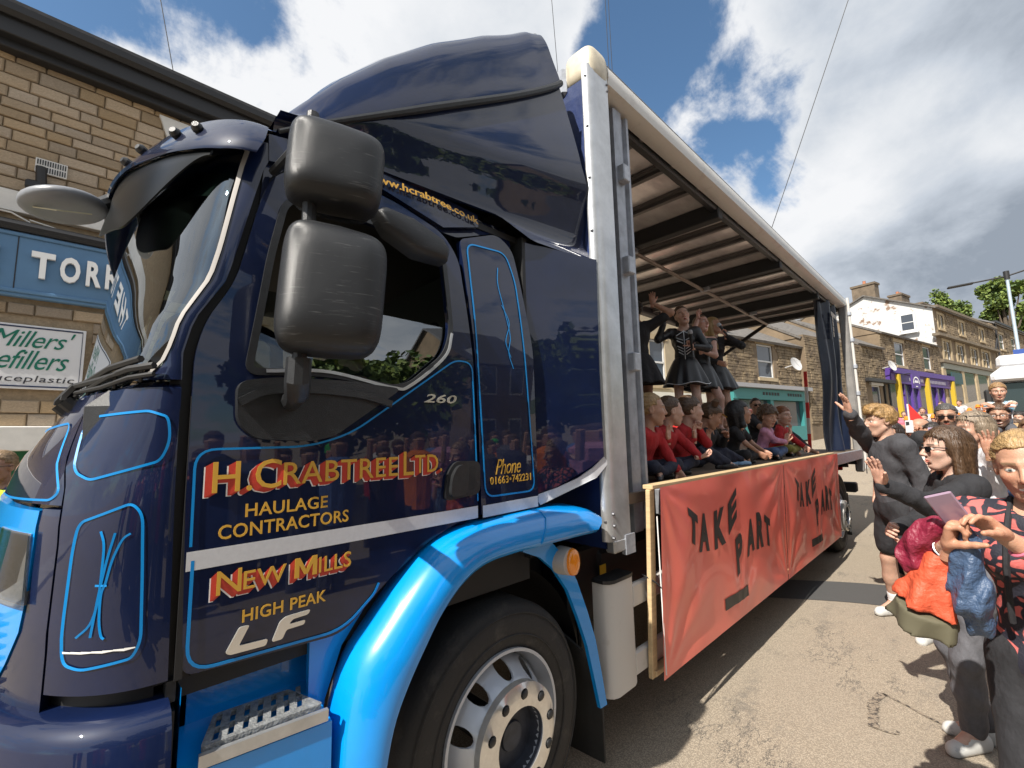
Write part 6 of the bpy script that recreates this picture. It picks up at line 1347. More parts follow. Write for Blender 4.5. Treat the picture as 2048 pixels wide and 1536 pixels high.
rp_=t.nodes.new('ShaderNodeMapRange'); t.links.new(v.outputs['Distance'],rp_.inputs[0]); rp_.inputs[1].default_value=.13; rp_.inputs[2].default_value=.17; mc=t.nodes.new('ShaderNodeMixRGB'); t.links.new(rp_.outputs[0],mc.inputs[0]); mc.inputs[1].default_value=(.012,.012,.022,1); mc.inputs[2].default_value=(.50,.11,.10,1); t.links.new(mc.outputs[0],b.inputs['Base Color'])
BRN=(.075,.042,.022); DKB=(.022,.015,.012); BLD=(.34,.22,.10); GRB=(.22,.17,.12); STRAW=(.36,.22,.09); RDB=(.20,.075,.03); LBR=(.13,.075,.04)
# ------------------------------------------------------------------ onlookers on the near side
def hoodx(root,c):
    hv=c['hv']; ch=c['ch']; s=c['s']
    m=MB()
    for sg in (1,-1): m.tube([Vector(ch(.10,sg*.03,.44)*s),Vector(ch(.150,sg*.035,.36)*s),Vector(ch(.155,sg*.036,.26)*s)],.004,5)
    m.build('drawstring',BLKC,root,local=True)
    m=MB(); 
    for k in range(5): q=Vector(ch(.152,.075+.012*k,.335+.006*(k%2))*s); m.box(q,(.004,.008,.012))
    m.build('chest_print',M('red print',(.5,.03,.02)),root,local=True)
person((3.76,-.72,0),R(128),1.83,'young man in black hoodie and shorts, tousled fair hair, one hand raised',('hoodie',CHAR),('shorts',BLKC),(.46,.28,.205),('quiff',0),STRAW,head=(R(-4),R(2),0),lean=.03,wide=.92,res=.012,hres=.0035,arms={'R':((3.38,-.52,1.80),(-.2,.5,-1),(-.25,.1,1),(-.6,.8,.2)),'L':((3.60,-.86,.96),(.5,-.9,0),(-.75,.1,-.55),(.2,.8,.1))},legs={'L':((3.62,-.86,.085),(-1,.3,0),(-.9,.3,0)),'R':((4.06,-.60,.085),(-1,.5,0),(-.75,.55,0))},shoe=TRAIN,sock=SOCKM,hands=('relax','open'),extra=hoodx,eyes=1)
person((2.14,-1.17,0),R(112),1.63,'woman with long brown hair and sunglasses in black jacket waving one hand high',('jacket',BLKC),('trousers',GRYT),SK3,('long',.20),BRN,fem=1,head=(R(6),R(-2),0),lean=.03,wide=.92,res=.011,hres=.003,glasses=1,arms={'L':((1.655,-.90,1.36),(.1,-.5,-.9),(-.25,.15,1),(-.75,.65,.15)),'R':((1.95,-.90,1.10),(.3,.3,-1),(-.7,.2,.1))},shoe=TRAIN,hands=('open','relax'),legs={'L':((2.10,-1.10,.085),(-1,.5,0),(-.8,.5,0))})
BEAD=M('silver bracelet',(.8,.8,.8),rough=.2,metal=1)
def girlx(root,c):
    J=c['J']; s=c['s']; hv=c['hv']; ch=c['ch']
    def ring(S_,f,r,mat,nm,w=.004):
        e,w_=J['e'+S_],J['w'+S_]; p=e+(w_-e)*f; d=Vector(w_-e).normalized(); a=d.orthogonal().normalized(); b=d.cross(a); m=MB(); m.tube([(Vector(p)+a*r*math.cos(t)+b*r*math.sin(t))*s for t in np.linspace(0,2*PI,21)],w,6); m.build(nm,mat,root,local=True)
    ring('R',.86,.034,BEAD,'bracelet'); ring('L',.80,.034,M('pink band',(.62,.16,.24),rough=.7),'wristband',.005)
    m=MB(); st=[ch(.00,-.055,.555),ch(.08,-.055,.50),ch(.140,-.06,.43),ch(.172,-.065,.34),ch(.165,-.07,.24),ch(.14,-.075,.14)]; strip(m,[(0,0),(1,0)],.001,lambda a,b,d:Vector((0,0,0)))if False else None
    m.tube([Vector(p*s) for p in st],.009,6); m.build('bag_strap',BLKC,root,local=True)
    m=MB(); m.tube([hv(.113,.014,-.026),hv(.118,.017,-.030),hv(.115,.013,-.034)],.0012,5); m.build('nose_ring',BEAD,root,local=True)
    for S_,cols in (('R',((.25,.75,.12),(.25,.75,.12),(.12,.35,.75),(.3,.8,.1))),('L',((.3,.8,.1),(.35,.55,.85),(.3,.8,.1),(.35,.55,.85)))):
        pass
g2,JG=person((1.06,-1.375,0),R(170),1.615,'fair haired young woman in black and coral patterned top tapping a phone',('tee',PATT),('leggings',BLKC),(.45,.245,.16),('tied',0),BLD,fem=1,smile=1,head=(R(2),R(9),R(4)),lean=.03,wide=1.03,res=.011,hres=.0028,arms={'R':((.700,-1.165,1.270),(.3,.7,-1),(-.30,-.15,.8),(-.4,-.8,.45)),'L':((.725,-1.290,1.310),(.6,-.9,-.8),(-.35,.50,.55),(-.5,.35,-.5))},hands=('relax','grip'),shoe=TRAIN,extra=girlx,eyes=1,lips=(.52,.20,.17))
person((3.63,-1.27,0),R(118),1.74,'woman with long grey blonde hair and sunglasses pushed up, palm raised beside her face',('tee',WHC),('trousers',DENIM),SK1,('long',.26),GRB,fem=1,head=(R(4),0,0),res=.015,hres=.0035,glasses='up',arms={'L':((3.27,-1.31,1.46),(.2,-.9,-.7),(-.15,0,1),(-.7,.3,.1)),'R':((3.30,-1.10,1.50),(.2,.3,-1),(-.2,-.2,1),(-.8,.2,.1))},hands=('open','wave'),shoe=TRAIN)
person((4.50,-.98,0),R(182),1.60,'squinting child in cream jumper with tied auburn hair and hands together',('jumper',CRM),('trousers',BLKC),SK3,('tied',.0),RDB,child=.5,head=(0,R(4),0),res=.016,hres=.0047,eyes=0,arms={'R':((4.17,-.95,1.22),None,(-.3,-.3,.8),(0,-1,.2)),'L':((4.18,-1.02,1.20),None,(-.3,.3,.8),(0,1,.2))},hands=('wave','wave'))
person((5.28,-1.06,0),R(172),1.88,'broad man with sunglasses and stubble in black tee, taller than those around',('tee',BLKC),('trousers',DENIM),SK2,('crop',0),(.06,.055,.05),wide=1.15,beard=(.12,.085,.065),glasses=1,head=(R(8),R(2),0),res=.018,hres=.004)
person((6.14,-.80,0),R(115),1.75,'bald man in mint shirt holding a phone up to film the lorry',('shirt',MINT),('trousers',BLKC),SK2,('balding',0),(.05,.035,.025),beard=(.06,.04,.03),res=.018,hres=.0052,arms={'R':((5.80,-.68,1.58),(.2,.3,-1),(-.1,0,1),(-.7,.6,0)),'L':((5.83,-.80,1.56),(.2,-.6,-1),(-.1,.1,1),(-.7,.6,0))},hands=('grip','grip'))
person((5.85,-.93,0),R(135),1.69,'dark haired person in black top filming on a lilac phone',('jumper',BLKC),('trousers',BLKC),SK1,('short',0),DKB,res=.018,hres=.0052,arms={'L':((5.50,-.98,1.50),(.2,-.6,-1),(-.1,.1,1),(-.7,.6,0)),'R':((5.50,-.86,1.48),(.2,.4,-1),(-.1,0,1),(-.7,.5,0))},hands=('grip','grip'))
person((6.10,-1.46,0),R(175),1.88,'smiling bearded man in glasses and lilac tee carrying a toddler on his shoulders',('tee',LILC),('trousers',DENIM),SK2,('short',0),BRN,smile=1,beard=(.07,.04,.025),glasses='clear',res=.018,hres=.0047,arms={'L':((5.93,-1.40,1.50),(.2,-1,-.4),(0,0,1),(1,0,0)),'R':((5.93,-1.30,1.50),(.2,1,-.4),(0,0,1),(1,0,0))},hands=('grip','grip'))
KIDT=cloth('bright leaf print',(.60,.60,.56),col2=(.10,.22,.30),vs=26,thr=(.5,.56))
person((6.16,-1.48,1.60),R(165),.93,'toddler in a leaf print tee riding on the shoulders of a bearded man',('tee',KIDT),('shorts',GRYT),SK1,('short',0),(.24,.14,.06),child=1,hscale=1.5,head=(R(20),R(6),0),hip=(0,0,.05),res=.014,hres=.005,arms={'L':((6.0,-1.42,1.86),None),'R':((6.0,-1.52,1.86),None)},legs={'L':((5.93,-1.56,1.36),(-1,0,.8)),'R':((5.95,-1.38,1.36),(-1,0,.8))})
person((5.20,-.62,0),R(150),1.70,'woman with dark hair and a blue clip half hidden behind the hoodie',('tee',BLKC),('trousers',BLKC),SK1,('long',.12),DKB,fem=1,res=.02,hres=.005)
far=[(5.9,-1.95,1.75,'tee',CHAR,BRN,0,'man in charcoal tee at the right edge under the toddler'),(6.5,-1.15,1.60,'tee',REDC,LBR,1,'woman in red tee between the bearded man and the broad man'),(7.2,-.80,1.62,'tee',WHC,BRN,1,'woman in white tee behind the phone holders'),(8.0,-1.45,1.75,'shirt',LILC,DKB,0,'dark haired man in lilac shirt beyond the bearded man'),(9.0,-.60,1.66,'tee',ORG,BLD,1,'fair haired woman in orange tee beyond the pennant'),(9.3,-1.7,1.74,'tee',BLKC,BRN,0,'man in black tee near the white lorry corner'),(10.4,-.9,1.6,'tee',PINKC,BLD,1,'woman in pale pink tee further up the crowd'),(12.2,-1.9,1.72,'tee',WHC,DKB,0,'man in white tee in front of the white lorry bumper'),(12.6,-.9,1.65,'tee',CRM,LBR,1,'woman in cream tee up the street'),(4.75,-1.62,1.70,'tee',PNKT,LBR,1,'woman in pink tee behind the raised palm'),(5.35,-1.78,1.72,'shirt',BLUC,GRB,0,'grey haired man in blue shirt in front of the toddler'),(5.0,-2.05,1.66,'tee',OLIVE,RDB,1,'auburn haired woman in olive top at the right edge of the crowd'),(6.9,-1.75,1.70,'tee',ORG,BRN,0,'man in orange tee left of the white lorry'),(6.6,-.62,1.66,'jumper',GRYT,BLD,1,'fair haired woman in grey jumper behind the bald man'),(7.9,-1.05,1.72,'tee',MINT,DKB,0,'dark haired man in mint tee in the middle rows'),(8.4,-2.15,1.70,'tee',WHC,DKB,1,'dark haired woman in white tee beside the white lorry'),(7.6,-1.35,1.72,'tee',BLKC,BRN,0,'man in black tee in the gap left of the shoulder riding toddler'),(8.2,-.75,1.70,'tee',BLUC,DKB,0,'man in blue tee beyond the bald man'),(8.8,-1.7,1.66,'tee',WHC,BLD,1,'fair haired woman in white tee at the right edge'),(7.3,-2.0,1.74,'shirt',GRYT,DKB,0,'man in grey shirt below the white lorry'),(9.6,-1.15,1.68,'tee',PNKT,BRN,1,'woman in pink tee in the middle of the crowd'),(11.0,-.55,1.70,'tee',BLKC,DKB,0,'man in black behind the raised phones'),(11.5,-1.5,1.66,'jumper',OLIVE,LBR,1,'woman in olive jumper in the middle distance'),(10.2,-2.1,1.72,'tee',BLUC,BRN,0,'man in blue tee under the white lorry windscreen'),(7.0,-.45,1.62,'tee',REDC,DKB,1,'woman in red top half hidden by the rear post')]
for x,y,H,k,m,hc,f,lb in far: person((x,y,gz(x)),R(165+10*math.sin(x*7)),H,lb,(k,m),('trousers',BLKC),SK1 if x>8 else SK2,('long',.14) if f else ('short',0),hc,fem=f,res=.028,hres=.007)
hs=[(17.24,.20,1.42,'o'),(17.86,-.39,1.42,'o'),(23.86,-.70,1.60,'o'),(21.5,-1.18,1.5,'o'),(24.57,-1.41,1.62,'o'),(24.8,-1.60,1.5,'o'),(18.95,-.08,1.66,'w'),(25.5,-.9,1.68,'w'),(26.3,-1.77,1.75,'w'),(24.9,-.36,1.62,'w'),(19.0,-1.52,1.4,'x'),(13.3,-.10,1.5,'x'),(13.8,-.62,1.55,'o'),(17.1,-1.05,1.5,'x'),(14.4,-1.24,1.52,'o'),(20.7,-1.78,1.5,'p'),(19.7,-2.19,1.6,'b'),(18.3,.56,1.45,'p'),(18.1,-.65,1.45,'o'),(18.9,-1.36,1.5,'x'),(15.6,-.3,1.5,'b'),(15.2,-1.8,1.6,'w'),(22.5,.2,1.5,'x'),(22.8,-1.9,1.6,'o'),(16.2,.9,1.4,'o'),(20.2,.5,1.5,'p')]
lbl={'o':'orange hatted','w':'white shirted','x':'orange clothed','p':'pink shirted','b':'blue shirted'}
proto={}
ORH=M('orange hat felt',(.80,.20,.015),rough=.8)
plc=['near the yellow pilaster','beside the purple shopfront','outside the grey shop windows','under the stone bay windows','furthest up the street','by the foot of the stone pilaster','below the yellow pilaster','beyond the broad man with sunglasses','next to the white lorry','in front of the shop doorway','among the orange hats','behind the hoodie wearer','above the bald man filming','in the middle of the distant group','between the two waving women','by the teal shop sign','close to the white lorry bonnet','against the purple stall riser','behind the pennant','in the thick of the parade group','at the near end of the distant group','by the lamp post foot','up by the purple shop door','on the far right of the parade','nearest the purple hanging sign','halfway along the purple shop']
for i,(x,y,H,k) in enumerate(hs):
    lb='%s person %s'%(lbl[k],plc[i])
    if k not in proto:
        tm={'o':ORG,'w':WHC,'x':ORG,'p':PNKT,'b':BLUC}[k]
        proto[k]=person((x,y,gz(x)),R(185),H,lb,('tee',tm),('trousers',{'w':DENIM}.get(k,BLKC)),SK1,('short',0) if k in 'wb' else ('tied',0),BRN,res=.035,hres=.010,hat=('sun',ORH) if k in 'o' else None,group='parade crowd far up the street')[0]
    else:
        c=copy_tree(proto[k]); c.location=(x,y,gz(x)); f=H/1.5; c.scale=(1,1,1) ; c.rotation_euler=(0,0,R(170+30*math.sin(i*3.3))); c['label']=lb
# ------------------------------------------------------------------ man and child beyond the nose of the lorry
def vest(root,c):
    c['add']('hi_vis_vest',lambda P:np.maximum(c['torso'](P,.022),np.maximum((P[:,2]-c['neck'][2]+.02),c['pel'][2]-P[:,2])),HIVIS)
person((-1.67,3.75,0),R(255),1.62,'man in sunglasses and a hi-vis vest at the left edge beyond the lorry nose',('jacket',BLKC),('trousers',BLKC),SK1,('crop',0),(.25,.17,.10),glasses=1,head=(R(-20),0,0),res=.018,hres=.0047,extra=vest)
person((-1.62,2.95,0),R(250),.98,'child in a bright red coat low at the left edge',('jacket',M('bright red coat',(.62,.02,.025),rough=.6)),('trousers',BLKC),SK1,('short',0),BRN,child=1,hscale=1.35,res=.018,hres=.006)
# ------------------------------------------------------------------ passenger in the cab
person((-.45,.62,1.10),R(-95),1.62,'passenger in the cab resting an arm at the open window',('tee',BLKC),('trousers',BLKC),SK3,('short',0),LBR,hip=(-.05,0,.40),res=.018,hres=.0052,arms={'R':((-.62,.32,1.80),(.2,-.2,-1)),'L':((-.40,.26,1.82),(.3,0,-1),(-1,-.1,.1))},legs={'L':((-.80,.60,1.12),(-1,0,1)),'R':((-.80,.75,1.12),(-1,0,1))})
# ------------------------------------------------------------------ performers on the deck
DZ=1.318
LINEW=M('silver bodice trim',(.55,.58,.62),rough=.4,metal=.3); LINEG=M('lime seam',(.30,.65,.05),rough=.5)
def bod(cols):
    def f(root,c):
        ch=c['ch']; s=c['s']; m=MB()
        fx=lambda y,z:.118+.01*0-1.9*y*y+(.035 if .28<z<.42 else 0)*max(0,1-((z-.345)/.08)**2)+.0
        P=lambda y,z:Vector(ch(fx(y,z)+.028,y,z)*s)
        for sg in (1,-1):
            m.tube([P(0,.46),P(sg*.10,.40)],.0045,5)
            for k,z in enumerate((.36,.32,.25,.21,.17)): m.tube([P(sg*.015,z-.03),P(sg*(.10-.006*k),z+.015)],.0045,5)
        m.tube([P(0,.47),P(0,.3),P(0,.08)],.004,5); m.tube([Vector(c['up'](.125*math.cos(a),.135*math.sin(a),.075)*s) for a in np.linspace(0,2*PI,25)],.005,5); m.build('bodice_trim',cols,root,local=True)
    return f
def hemline(root,c):
    bod(LINEW)(root,c); s=c['s']; m=MB(); m.tube([Vector((c['pel']+c['T']@A_(.262*math.cos(a),.302*math.sin(a),-.250+.015*math.sin(5*a)))*s) for a in np.linspace(0,2*PI,61)],.005,5); m.build('hem_trim',LINEW,root,local=True)
person((3.47,.90,DZ+.30),R(208),1.40,'performer in black skeleton bodice dress with a raised hand and a microphone',('dress',BLKS,.95),None,SK3,('tied',.0),BRN,fem=1,head=(R(8),R(-4),R(14)),eyes=0,hscale=1.12,res=.013,hres=.0047,arms={'R':((3.225,.985,2.86),(-.3,.4,-1),(.02,.02,1),(-.7,-.7,.1)),'L':((3.355,.755,2.565),(.5,-.6,-.8),(-.35,.1,.6),(-.4,.6,.1))},hands=('grip','open'),shoe=BSHOE,extra=hemline)
person((2.87,1.12,DZ+.28),R(40),1.44,'performer in short black dress seen from behind with both hands up',('dress',BLKC,.35),None,SK2,('tied',.0),DKB,fem=1,head=(R(20),R(-6),0),res=.014,hres=.0052,arms={'R':((2.90,.945,2.99),(.6,-.6,-.6),(.0,-.05,1),(.7,.6,0)),'L':((2.72,1.15,3.02),(-.5,.8,-.2),(-.1,.1,1),(.7,.6,0))},hands=('wave','wave'),shoe=BSHOE)
def seam(root,c):
    s=c['s']; m=MB(); m.tube([Vector(c['up'](.13,.03,.14)*s),Vector(c['up'](.15,.05,.02)*s),Vector(c['up'](.21,.08,-.16)*s),Vector(c['up'](.24,.07,-.34)*s)],.005,5); m.tube([Vector(c['up'](.09,-.10,.17)*s),Vector(c['up'](.13,.0,.165)*s),Vector(c['up'](.09,.10,.17)*s)],.005,5); m.build('dress_seam',LINEG,root,local=True)
person((3.93,.92,DZ+.28),R(222),1.40,'performer in black dress with lime seam, forearm thrown across her head',('dress',BLKS,0),None,(.50,.30,.24),('tied',.0),(.12,.08,.05),fem=1,head=(R(25),R(-10),R(-8)),roll=-.06,res=.014,hres=.0052,hscale=1.12,arms={'R':((3.76,.835,2.97),(-.9,-.3,-.5),(.35,.2,.4),(-.5,-.5,-.5)),'L':((3.76,.84,2.58),(.6,-.6,-.8),(-.4,-.1,.6))},hands=('grip','relax'),shoe=BSHOE,legs={'L':((3.95,.76,DZ+.38),(-.7,-.9,.1),(-.6,-.6,0))})
person((4.47,.97,DZ+.28),R(215),1.48,'long haired blonde performer in black skirt singing into a microphone',('bodice',BLKC),('skirt',BLKS),SK1,('long',.26),(.34,.23,.10),fem=1,head=(R(60),R(-12),0),res=.015,hres=.0052,hscale=1.08,arms={'L':((4.43,.79,2.84),(.8,-.5,-.8),(-.2,.0,.9)),'R':((4.28,.86,2.50),(-.3,.2,-1))},hands=('grip','relax'),shoe=BSHOE)
MICB=M('microphone black',(.02,.02,.022),rough=.4,metal=.3)
for (a,b),lb in (((A_(3.315,.745,2.58),A_(3.285,.74,2.74)),'black microphone held at the chest of the skeleton bodice performer'),((A_(4.40,.78,2.87),A_(4.37,.84,2.98)),'black microphone held up by the long haired blonde performer'),((A_(3.705,.84,2.62),A_(3.71,.82,2.76)),'black microphone held below the chin by the performer with the lime seam')):
    m=MB(); d=(b-a)/np.linalg.norm(b-a); m.tube([a-d*.05,a,a+d*.09,a+d*.11],[.011,.013,.017,.020],10); m.mi=1; m.tube([a+d*.11,a+d*.125,a+d*.145,a+d*.155],[.022,.027,.024,.012],10); held('microphone',m,[MICB,ALUG],lb,'microphone','microphones held by the performers')
sb_=MB(); sb_.bb((2.45,1.0,DZ+.001),(5.2,2.2,DZ+.30),.01); tag(sb_.build('stage_block',BLK),'low black staging block that the performers stand on','stage')
# ------------------------------------------------------------------ children sitting along the edge
def kid(x,y,lb,top,hair,hc,skin=SK1,yaw=0,bot=NAVT,H=1.0,arms={},hd=('relax','relax'),eyes=1,legs='x',pitch=0,lean=.38,shoe=BSHOE,extra=None,smile=0,fem=0,body=-90,hs_=1.68,hz=.075,hat=None,t='hoodie'):
    bx=R(body); f=A_(math.cos(bx),math.sin(bx),0); l=A_(-f[1],f[0],0); p=A_(x,y,DZ)
    if legs=='x': lg={'L':(p+f*.20-l*.06+A_(0,0,.05),f*.6+l*1.2+A_(0,0,.3),f*.4-l*.9),'R':(p+f*.15+l*.06+A_(0,0,.05),f*.6-l*1.2+A_(0,0,.3),f*.4+l*.9)}
    elif legs=='k': lg={'L':(p+f*.36+l*.05+A_(0,0,.05),f+A_(0,0,2.),f),'R':(p+f*.31-l*.06+A_(0,0,.05),f+A_(0,0,2.),f)}
    else: lg={'L':(p+f*.27+l*.42*legs+A_(0,0,.05),A_(0,0,1)+f*.3,f*.4+l*legs),'R':(p+f*.22+l*.36*legs+A_(0,0,.05),A_(0,0,1)+f*.3,f*.4+l*legs)}
    return person(p,bx,H,lb,(t,top),('trousers',bot),skin,hair,hc,fem=fem,child=1,smile=smile,wide=1.08,head=(R(yaw),R(pitch)-lean*.0,0),lean=lean,hip=(0,0,hz/(H/1.72)),arms={k:tuple(v) for k,v in arms.items()},legs=lg,hands=hd,eyes=eyes,res=.012,hres=.005,hscale=hs_,shoe=shoe,extra=extra,hat=hat,group='children sitting along the lorry deck')
W_=lambda x,y,z:(x,y,z)
kid(1.72,.52,'child in red jumper half hidden behind the grey corner post',REDC,('tied',.1),BLD,yaw=35,arms={'L':((1.86,.27,1.36),None)})
kid(2.10,.56,'girl in red hoodie with brown hair tied back, one palm raised',REDC,('tied',.12),BRN,SK3,yaw=50,fem=1,arms={'R':((1.90,.36,1.60),(-.6,0,-1),(-.1,-.1,1),(-.1,-1,.1)),'L':((2.20,.26,1.46),(.8,0,-.3),(.6,-.5,.1),(0,0,1))},hd=('relax','open'))
kid(2.58,.62,'boy in red hoodie, cropped dark hair, one fist at his mouth',REDC,('short',0),BRN,SK3,yaw=44,H=1.05,arms={'R':((2.44,.40,1.60),(-.6,0,-1),(-.1,-.1,1),(0,-1,.1)),'L':((2.58,.42,1.68),(.6,-.2,-.9),(-.3,-.3,.8),(-.6,0,.2))},hd=('grip','open'),legs=1)
def ears(root,c):
    hv=c['hv']; m=MB()
    for sg in (1,-1): m=MB(); m.tube([hv(-.01,sg*.06,.11),hv(-.015,sg*.085,.15),hv(-.02,sg*.07,.175)],[.03,.032,.012],10); m.build('animal_ear',M('brown plush',(.10,.06,.035),rough=.95),root,local=True)
    m=MB(); m.loft([[hv(.085+.05*t_,yy*(1-.35*t_),.062-.015*t_) for yy in np.linspace(-.07,.07,7)] for t_ in (0,.5,1)],closed=False,caps=False); m.build('visor_peak',M('yellow peak',(.72,.48,.03),rough=.5),root,local=True)
kid(3.06,.66,'child in black with plush animal ears and a yellow peak, head bowed',BLKC,('short',0),BRN,SK2,yaw=28,pitch=24,lean=.5,arms={'R':((2.86,.46,1.56),None,(0,-.1,1),(-.3,-1,0)),'L':((3.20,.42,1.60),(.7,0,-.7),(-.4,-.1,.5))},extra=ears,hd=('relax','open'),legs=1,shoe=BLUSH)
kid(3.72,.60,'child in black tee with a straight black fringe looking up',BLKC,('fringe',.06),(.010,.009,.010),SK2,yaw=35,pitch=-10,fem=1,t='tee',arms={'R':((3.72,.30,1.43),(-.6,0,-.6)),'L':((3.88,.30,1.44),(.6,0,-.6))},bot=BLKC,H=1.05)
kid(4.35,1.05,'small child peeping between the black fringed child and the curly haired child',BLKC,('long',.08),BRN,SK1,yaw=10,H=1.02,legs='x')
kid(4.62,.58,'curly haired child in pink cardigan clapping',PINKC,('curly',0),BRN,SK1,yaw=-30,pitch=14,fem=1,t='jumper',arms={'L':((4.86,.34,1.52),None,(.2,-.2,.9),(-1,0,.2)),'R':((4.74,.32,1.52),None,(.2,-.2,.9),(1,0,.2))},hd=('wave','wave'),eyes=0,bot=DENIM)
kid(5.50,.66,'boy in red hoodie at the far end of the row, palm up',REDC,('short',0),RDB,SK3,yaw=-25,arms={'R':((5.36,.42,1.60),(-.6,0,-1),(-.05,0,1),(-.2,-1,0)),'L':((5.62,.34,1.44),(.7,0,-.5))},hd=('relax','open'),bot=OLIVE,H=1.06)
person((6.02,1.02,DZ),R(-120),1.55,'woman in sunglasses and black tee sitting behind the children',('tee',BLKC),('trousers',BLKC),SK2,('tied',0),DKB,fem=1,smile=0,head=(R(-25),0,0),hip=(0,0,.12),res=.015,hres=.0052,glasses=1,arms={'L':((6.35,.62,1.50),(.8,-.2,.2)),'R':((5.80,.70,1.6),None)},legs={'L':((6.2,.42,DZ+.06),(.3,-.5,1)),'R':((5.75,.50,DZ+.06),(-.2,-.5,1))})
# ------------------------------------------------------------------ things held and carried
ph=MB(); rot=Matrix.Rotation(R(8),3,'Z')@Matrix.Rotation(R(-35),3,'Y')@Matrix.Rotation(R(-24),3,'X'); ph.box((.672,-1.178,1.385),(.009,.070,.140),rot,.004); ph.mi=1; ph.box(Vector((.672,-1.178,1.385))+rot@Vector((.0052,0,0)),(.001,.064,.138),rot); held('phone',ph,[M('phone case lilac',(.32,.22,.30),rough=.25,coat=.6),M('phone screen',(.015,.015,.02),rough=.05)],'lilac backed phone in the hands of the patterned top woman','phone')
for c,lb,m_ in (((5.735,-.72,1.665),'white phone held up by the bald man',M('white phone',(.6,.6,.62),rough=.3)),((5.44,-.93,1.575),'lilac phone held up by the person in black',M('lilac phone',(.42,.34,.50),rough=.3))):
    ph=MB(); ph.box(c,(.012,.075,.145),Matrix.Rotation(R(-10),3,'Z'),.004); ph.mi=1; ph.box((c[0]-.008,c[1]+.012,c[2]+.04),(.006,.03,.035)); held('phone',ph,[m_,BLK],lb,'phone')
def garment(name,f,lo,hi,mat,lab,h=.008):
    V,F=snet(f,lo,hi,h); o=bpy.data.objects.new(name,mesh_np(name,V,F,mat)); COL.objects.link(o); tag(o,lab,'jacket'); return o
MAR=M('maroon shell fabric',(.20,.013,.036),rough=.5,bump=1.0,bs=26); COR=M('coral shell fabric',(.55,.085,.036),rough=.6,bump=.8,bs=26); SLB=M('slate blue shell fabric',(.05,.085,.155),rough=.45,bump=1.0,bs=28); KHA=M('khaki lining',(.10,.09,.055),rough=.8)
wv=lambda P,a,k,s_:a*(1.1*np.abs(np.sin(1.1*k*(P[:,1]+.35*P[:,0])+1.6*np.sin(13*P[:,2]+s_)+s_))-.6+.5*np.abs(np.sin(.7*k*(P[:,2]+.8*P[:,1])+1.2*np.sin(17*P[:,0]+s_*2)))+.35*np.sin(2.3*k*P[:,1]+.9*k*P[:,2]+s_))
garment('jacket',lambda P:smn(cap(P,(.76,-1.118,1.305),(.775,-1.070,1.20),.036,.052),cap(P,(.74,-1.135,1.325),(.755,-1.09,1.27),.034,.045),.03)+wv(P,.009,52,1),(.6,-1.28,1.05),(.9,-.92,1.42),MAR,'maroon waterproof jacket bundled under the phone holder\'s arm')
def cone(P,a,b,r0,r1,sq,k,s_): 
    a=A_(*a);b=A_(*b);t=np.clip(((P-a)@(b-a))/((b-a)@(b-a)),0,1); q=P-a-t[:,None]*(b-a); th=np.arctan2(q[:,1],q[:,0]); r=np.sqrt((q[:,0])**2+(q[:,1]*sq)**2); d=r-(r0+(r1-r0)*t)*(1+.16*t*np.sin(5*th+s_)); ax=(b-a)/np.linalg.norm(b-a); w_=(P-a)@ax; return np.maximum(np.maximum(d*.7,w_-np.linalg.norm(b-a)),-w_)+wv(P,.004,40,s_)
garment('jacket',lambda P:cone(P,(.74,-1.145,1.235),(.765,-1.085,1.055),.036,.080,1.0,0,.5),(.55,-1.3,.98),(.95,-.9,1.3),COR,'coral orange jacket hanging from the phone holder\'s arm')
garment('jacket_lining',lambda P:cone(P,(.765,-1.085,1.056),(.785,-1.07,.985),.079,.088,1.0,0,.5),(.55,-1.3,.88),(.95,-.9,1.1),KHA,'khaki hem hanging below the coral jacket')
garment('jacket',lambda P:smn(smn(cap(P,(.695,-1.205,1.285),(.705,-1.200,1.11),.034,.058),cap(P,(.71,-1.205,1.09),(.75,-1.208,1.02),.040,.034),.012),cap(P,(.69,-1.215,1.31),(.70,-1.205,1.24),.028,.036),.02)+wv(P,.010,55,4),(.5,-1.40,.85),(.9,-1.05,1.42),SLB,'slate blue waterproof jacket hanging over the wrist in front of the patterned top')
# ------------------------------------------------------------------ far side of the street: miniature steam engine, flags, white lorry
SE=thing('steam_engine','miniature steam engine with copper capped chimney and canopy beyond the deck','steam engine',(8.4,2.9,gz(8.4)))
COP=M('copper band',(.60,.22,.10),rough=.3,metal=.8); BLG=M('black boiler paint',(.02,.022,.02),rough=.35,coat=.4); MARN=M('maroon canopy paint',(.20,.03,.02),rough=.4)
e0=Vector((8.15,3.0,0)); m=MB(); m.tube([e0+Vector((0,0,.9)),e0+Vector((0,0,2.20))],[.10,.125],16); m.build('chimney',BLG,SE); m=MB(); m.tube([e0+Vector((0,0,2.19)),e0+Vector((0,0,2.23)),e0+Vector((0,0,2.27))],[.135,.165,.14],16); m.build('chimney_cap',COP,SE)
m=MB(); m.tube([(7.95,3.0,1.1),(9.3,3.0,1.1)],.30,18); m.bb((9.2,2.6,.6),(10.3,3.4,1.5),.03); m.build('boiler',BLG,SE)
m=MB(); m.loft([[Vector((x,y,2.16+.10*(1-((y-3)/.62)**2))) for y in np.linspace(2.4,3.6,9)]+[Vector((x,y,2.12+.10*(1-((y-3)/.62)**2))) for y in np.linspace(3.6,2.4,9)] for x in (8.7,10.6)]); m.build('canopy',MARN,SE)
for x in (8.8,10.5):
    for y in (2.5,3.5): m=MB(); m.tube([(x,y,1.2),(x,y,2.15)],.018,6); m.build('canopy_post',COP,SE)
